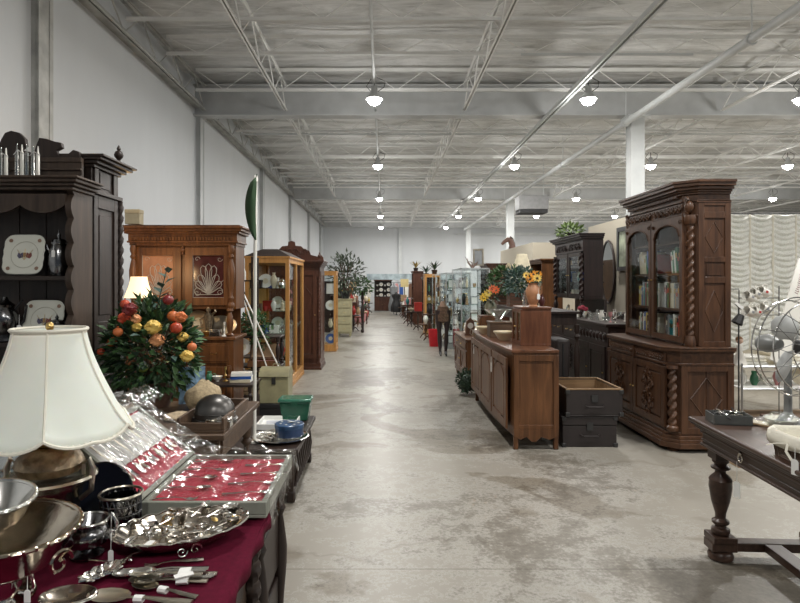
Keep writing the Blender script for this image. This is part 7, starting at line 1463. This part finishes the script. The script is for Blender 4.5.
for k, (px_, c, w_, h_, lab) in enumerate(((750, 'white', .3, .1, 'folded white linen stack at left on low stand behind fan'), (775, 'cream', .26, .14, 'folded cream linen stack in middle of low stand behind fan'), (802, 'white', .28, .12, 'folded white blanket at right of low stand behind fan'))):
    g = thing('folded_linen', lab, 'linen', (XX(px_, 7.1), 7.15, .632)); [M().cbox(0, 0, q * h_ / 3, w_ - .02 * q, .3, h_ / 3 - .003).obj('fold', CN[c] if q != 1 else IVO, g, bevel=.012) for q in range(3)]
row(['white vase', 'green jug', 'white bowl', 'pink vase', 'red figurine', 'cream plate'], (XX(742, 7), 7.1), (XX(812, 7), 7.1), .372, 'on lower shelf of the metal stand behind fan', 'ornaments behind the fan', seed=41, s=1.0)
t = thing('doll', 'pale doll figure with white dress by bookcase end', 'doll', (XX(749, 6.8), 6.7, .632)); M().lathe(0, 0, [(.08, 0), (.075, .03), (.03, .16), (.035, .22), (.015, .25)], 18, .06, 8).obj('dress', WHT, t); M().ball((0, 0, .285), .038, 12).obj('head', cm((.6, .42, .32), .6), t); M().ball((0, .008, .3), .04, 10).obj('hair', cm((.2, .1, .04), .8), t)
t.location.y = 6.98
t = thing('hanging_lampshade', 'small white lampshade with black base in front of the curtain', 'lamp', (XX(741, 6.2), 6.2, 0)); M(T(0, 0, ZZ(315, 6.2), 0, .5)).lathe(0, 0, [(.035, 0), (.06, -.1), (.057, -.1)], 8, cap=False).obj('shade', BLK, t); M().tube([(-.03, 0, ZZ(306, 6.2)), (-.03, 0, 0)], .003, 5).obj('stem', IRN, t); M(T(-.03, 0, ZZ(307, 6.2), 0, .7)).cbox(0, 0, 0, .09, .03, .03).obj('arm', PAP, t)
M().lathe(-.03, 0, [(.09, 0), (.09, .015), (.01, .03)], 16).obj('base', BLK, t)
t = thing('small_bench', 'small brown wooden stool on the brown rug behind the fan', 'stool', (XX(762, 6.6), 6.2, 0)); M().cbox(0, 0, .18, .44, .2, .025).obj('seat', SB, t, bevel=.004); [M().cbox(x, 0, 0, .03, .16, .18).obj('leg', SB, t) for x in (-.15, .15)]
t = thing('brown_rug', 'worn brown rug on floor between bookcase and refectory table', 'rug', (4.1, 6.1, 0)); M().box(-1.0, 1.6, -1.0, 1.3, .001, .012).obj('rug_pile', plain('brown rug pile', (.17, .115, .07), .95, 0, .35, 6, .3), t); M().box(-1.03, -1.0, -1.0, 1.3, .001, .01).obj('fringe', CN['tan'], t)

# ================================================================ clutter hugging the far aisle
rnd = random.Random(77)
def pedestal(label, x, y, h, mat):
    t = thing('plant_stand', label, 'stand', (x, y, 0)); M().lathe(0, 0, [(.01, h - .03), (.2, h - .03), (.21, h), (.01, h)], 20).obj('stand_top', mat, t); m = M(); turned(m, 0, 0, .08, h - .03, .045, 0, 10); m.obj('column', mat, t)
    for k in range(3): a = k * 2.09 + .5; M().tube([(0, 0, .16), (.1 * cos(a), .1 * sin(a), .12), (.18 * cos(a), .18 * sin(a), .015)], [.022, .018, .015], 6).obj('leg', mat, t)
    return t
spots = [(-1.0, 19.4), (-1.3, 21.0), (-.95, 21.6), (-.9, 24.9), (-.88, 25.8), (-.85, 27.3), (-.86, 28.9), (-1.1, 30.3), (-.8, 31.2), (1.25, 16.2), (1.2, 17.0), (1.15, 19.9), (1.0, 21.6), (.92, 23.0), (1.05, 24.4), (1.0, 25.2), (.95, 26.5), (.92, 27.6), (.9, 28.8), (.85, 31.4)]
its = ['red vase', 'white bowl', 'tan jug', 'pink vase', 'green bowl', 'cream teapot', 'brown clock', 'white jug', 'yellow vase', 'black jug', 'white vase', 'red box', 'cream bowl', 'teal vase', 'brown jug', 'pink box', 'white plate', 'tan box', 'brown figurine', 'silver teapot']
for i, (x, y) in enumerate(spots):
    side = 'left' if x < 0 else 'right'; n = i + 1 if x < 0 else i - 8; h = [.55, .75, .42, .65][i % 4]; lab = '%s small stand from near end of far %s aisle' % (ORD[n - 1], side)
    pedestal('round pedestal stand, ' + lab, x, y, h, [DK, RED, SB, HUT][i % 4]); c, k = its[i].rsplit(' ', 1)
    small(k, NMK(k, c), CN[c], x, y, h, .26 if k in ('bowl', 'box', 'teapot', 'plate') else .17, .3 if k != 'bowl' else .13, '%s %s on the %s' % (c, k, lab), KC[k], 'ornaments on stands along the far aisle')
# tall furniture backing the clutter
for i, (x, y, h, mat, side, lab) in enumerate([(-1.75, 19.8, 1.6, DK, -1, 'dark tall shelf behind chair past the cream chest'), (-1.7, 26.8, 1.75, RED, -1, 'red brown tall shelf deep down left aisle'), (-1.6, 30.2, 1.5, SB, -1, 'tan tall shelf near far left end'), (1.5, 28.6, 1.7, DK, 1, 'dark tall shelf deep down right aisle'), (1.5, 31.0, 1.5, RED, 1, 'red brown tall shelf at far right end')]):
    tower('bookcase', lab, x, y, 1.3, .4, h, mat, side, [['white vase', 'tan box', 'red bowl'], ['brown jug', 'white plate', 'cream vase'], ['pink vase', 'silver teapot', 'green jug']], lab.split(' behind')[0].replace('tall ', ''), 3, 300 + i * 7)
for i, (x, y, c) in enumerate([(-1.5, 21.2, 'white'), (-1.55, 29.0, 'tan'), (1.75, 24.9, 'cream')]):
    t = thing('floor_lamp', '%s shaded floor lamp %s' % (c, ['left side beyond the ferns', 'left side near far end', 'right side behind low reddish cabinet'][i]), 'lamp', (x, y, 0)); M().lathe(0, 0, [(.12, 1.7), (.22, 1.42), (.215, 1.42), (.115, 1.7)], 16, cap=False).obj('lamp_shade', CN[c], t); M().tube([(0, 0, 0), (0, 0, 1.68)], .014, 6).obj('pole', BRS, t); M().lathe(0, 0, [(.14, 0), (.14, .02), (.02, .04)], 16).obj('base', BRS, t)
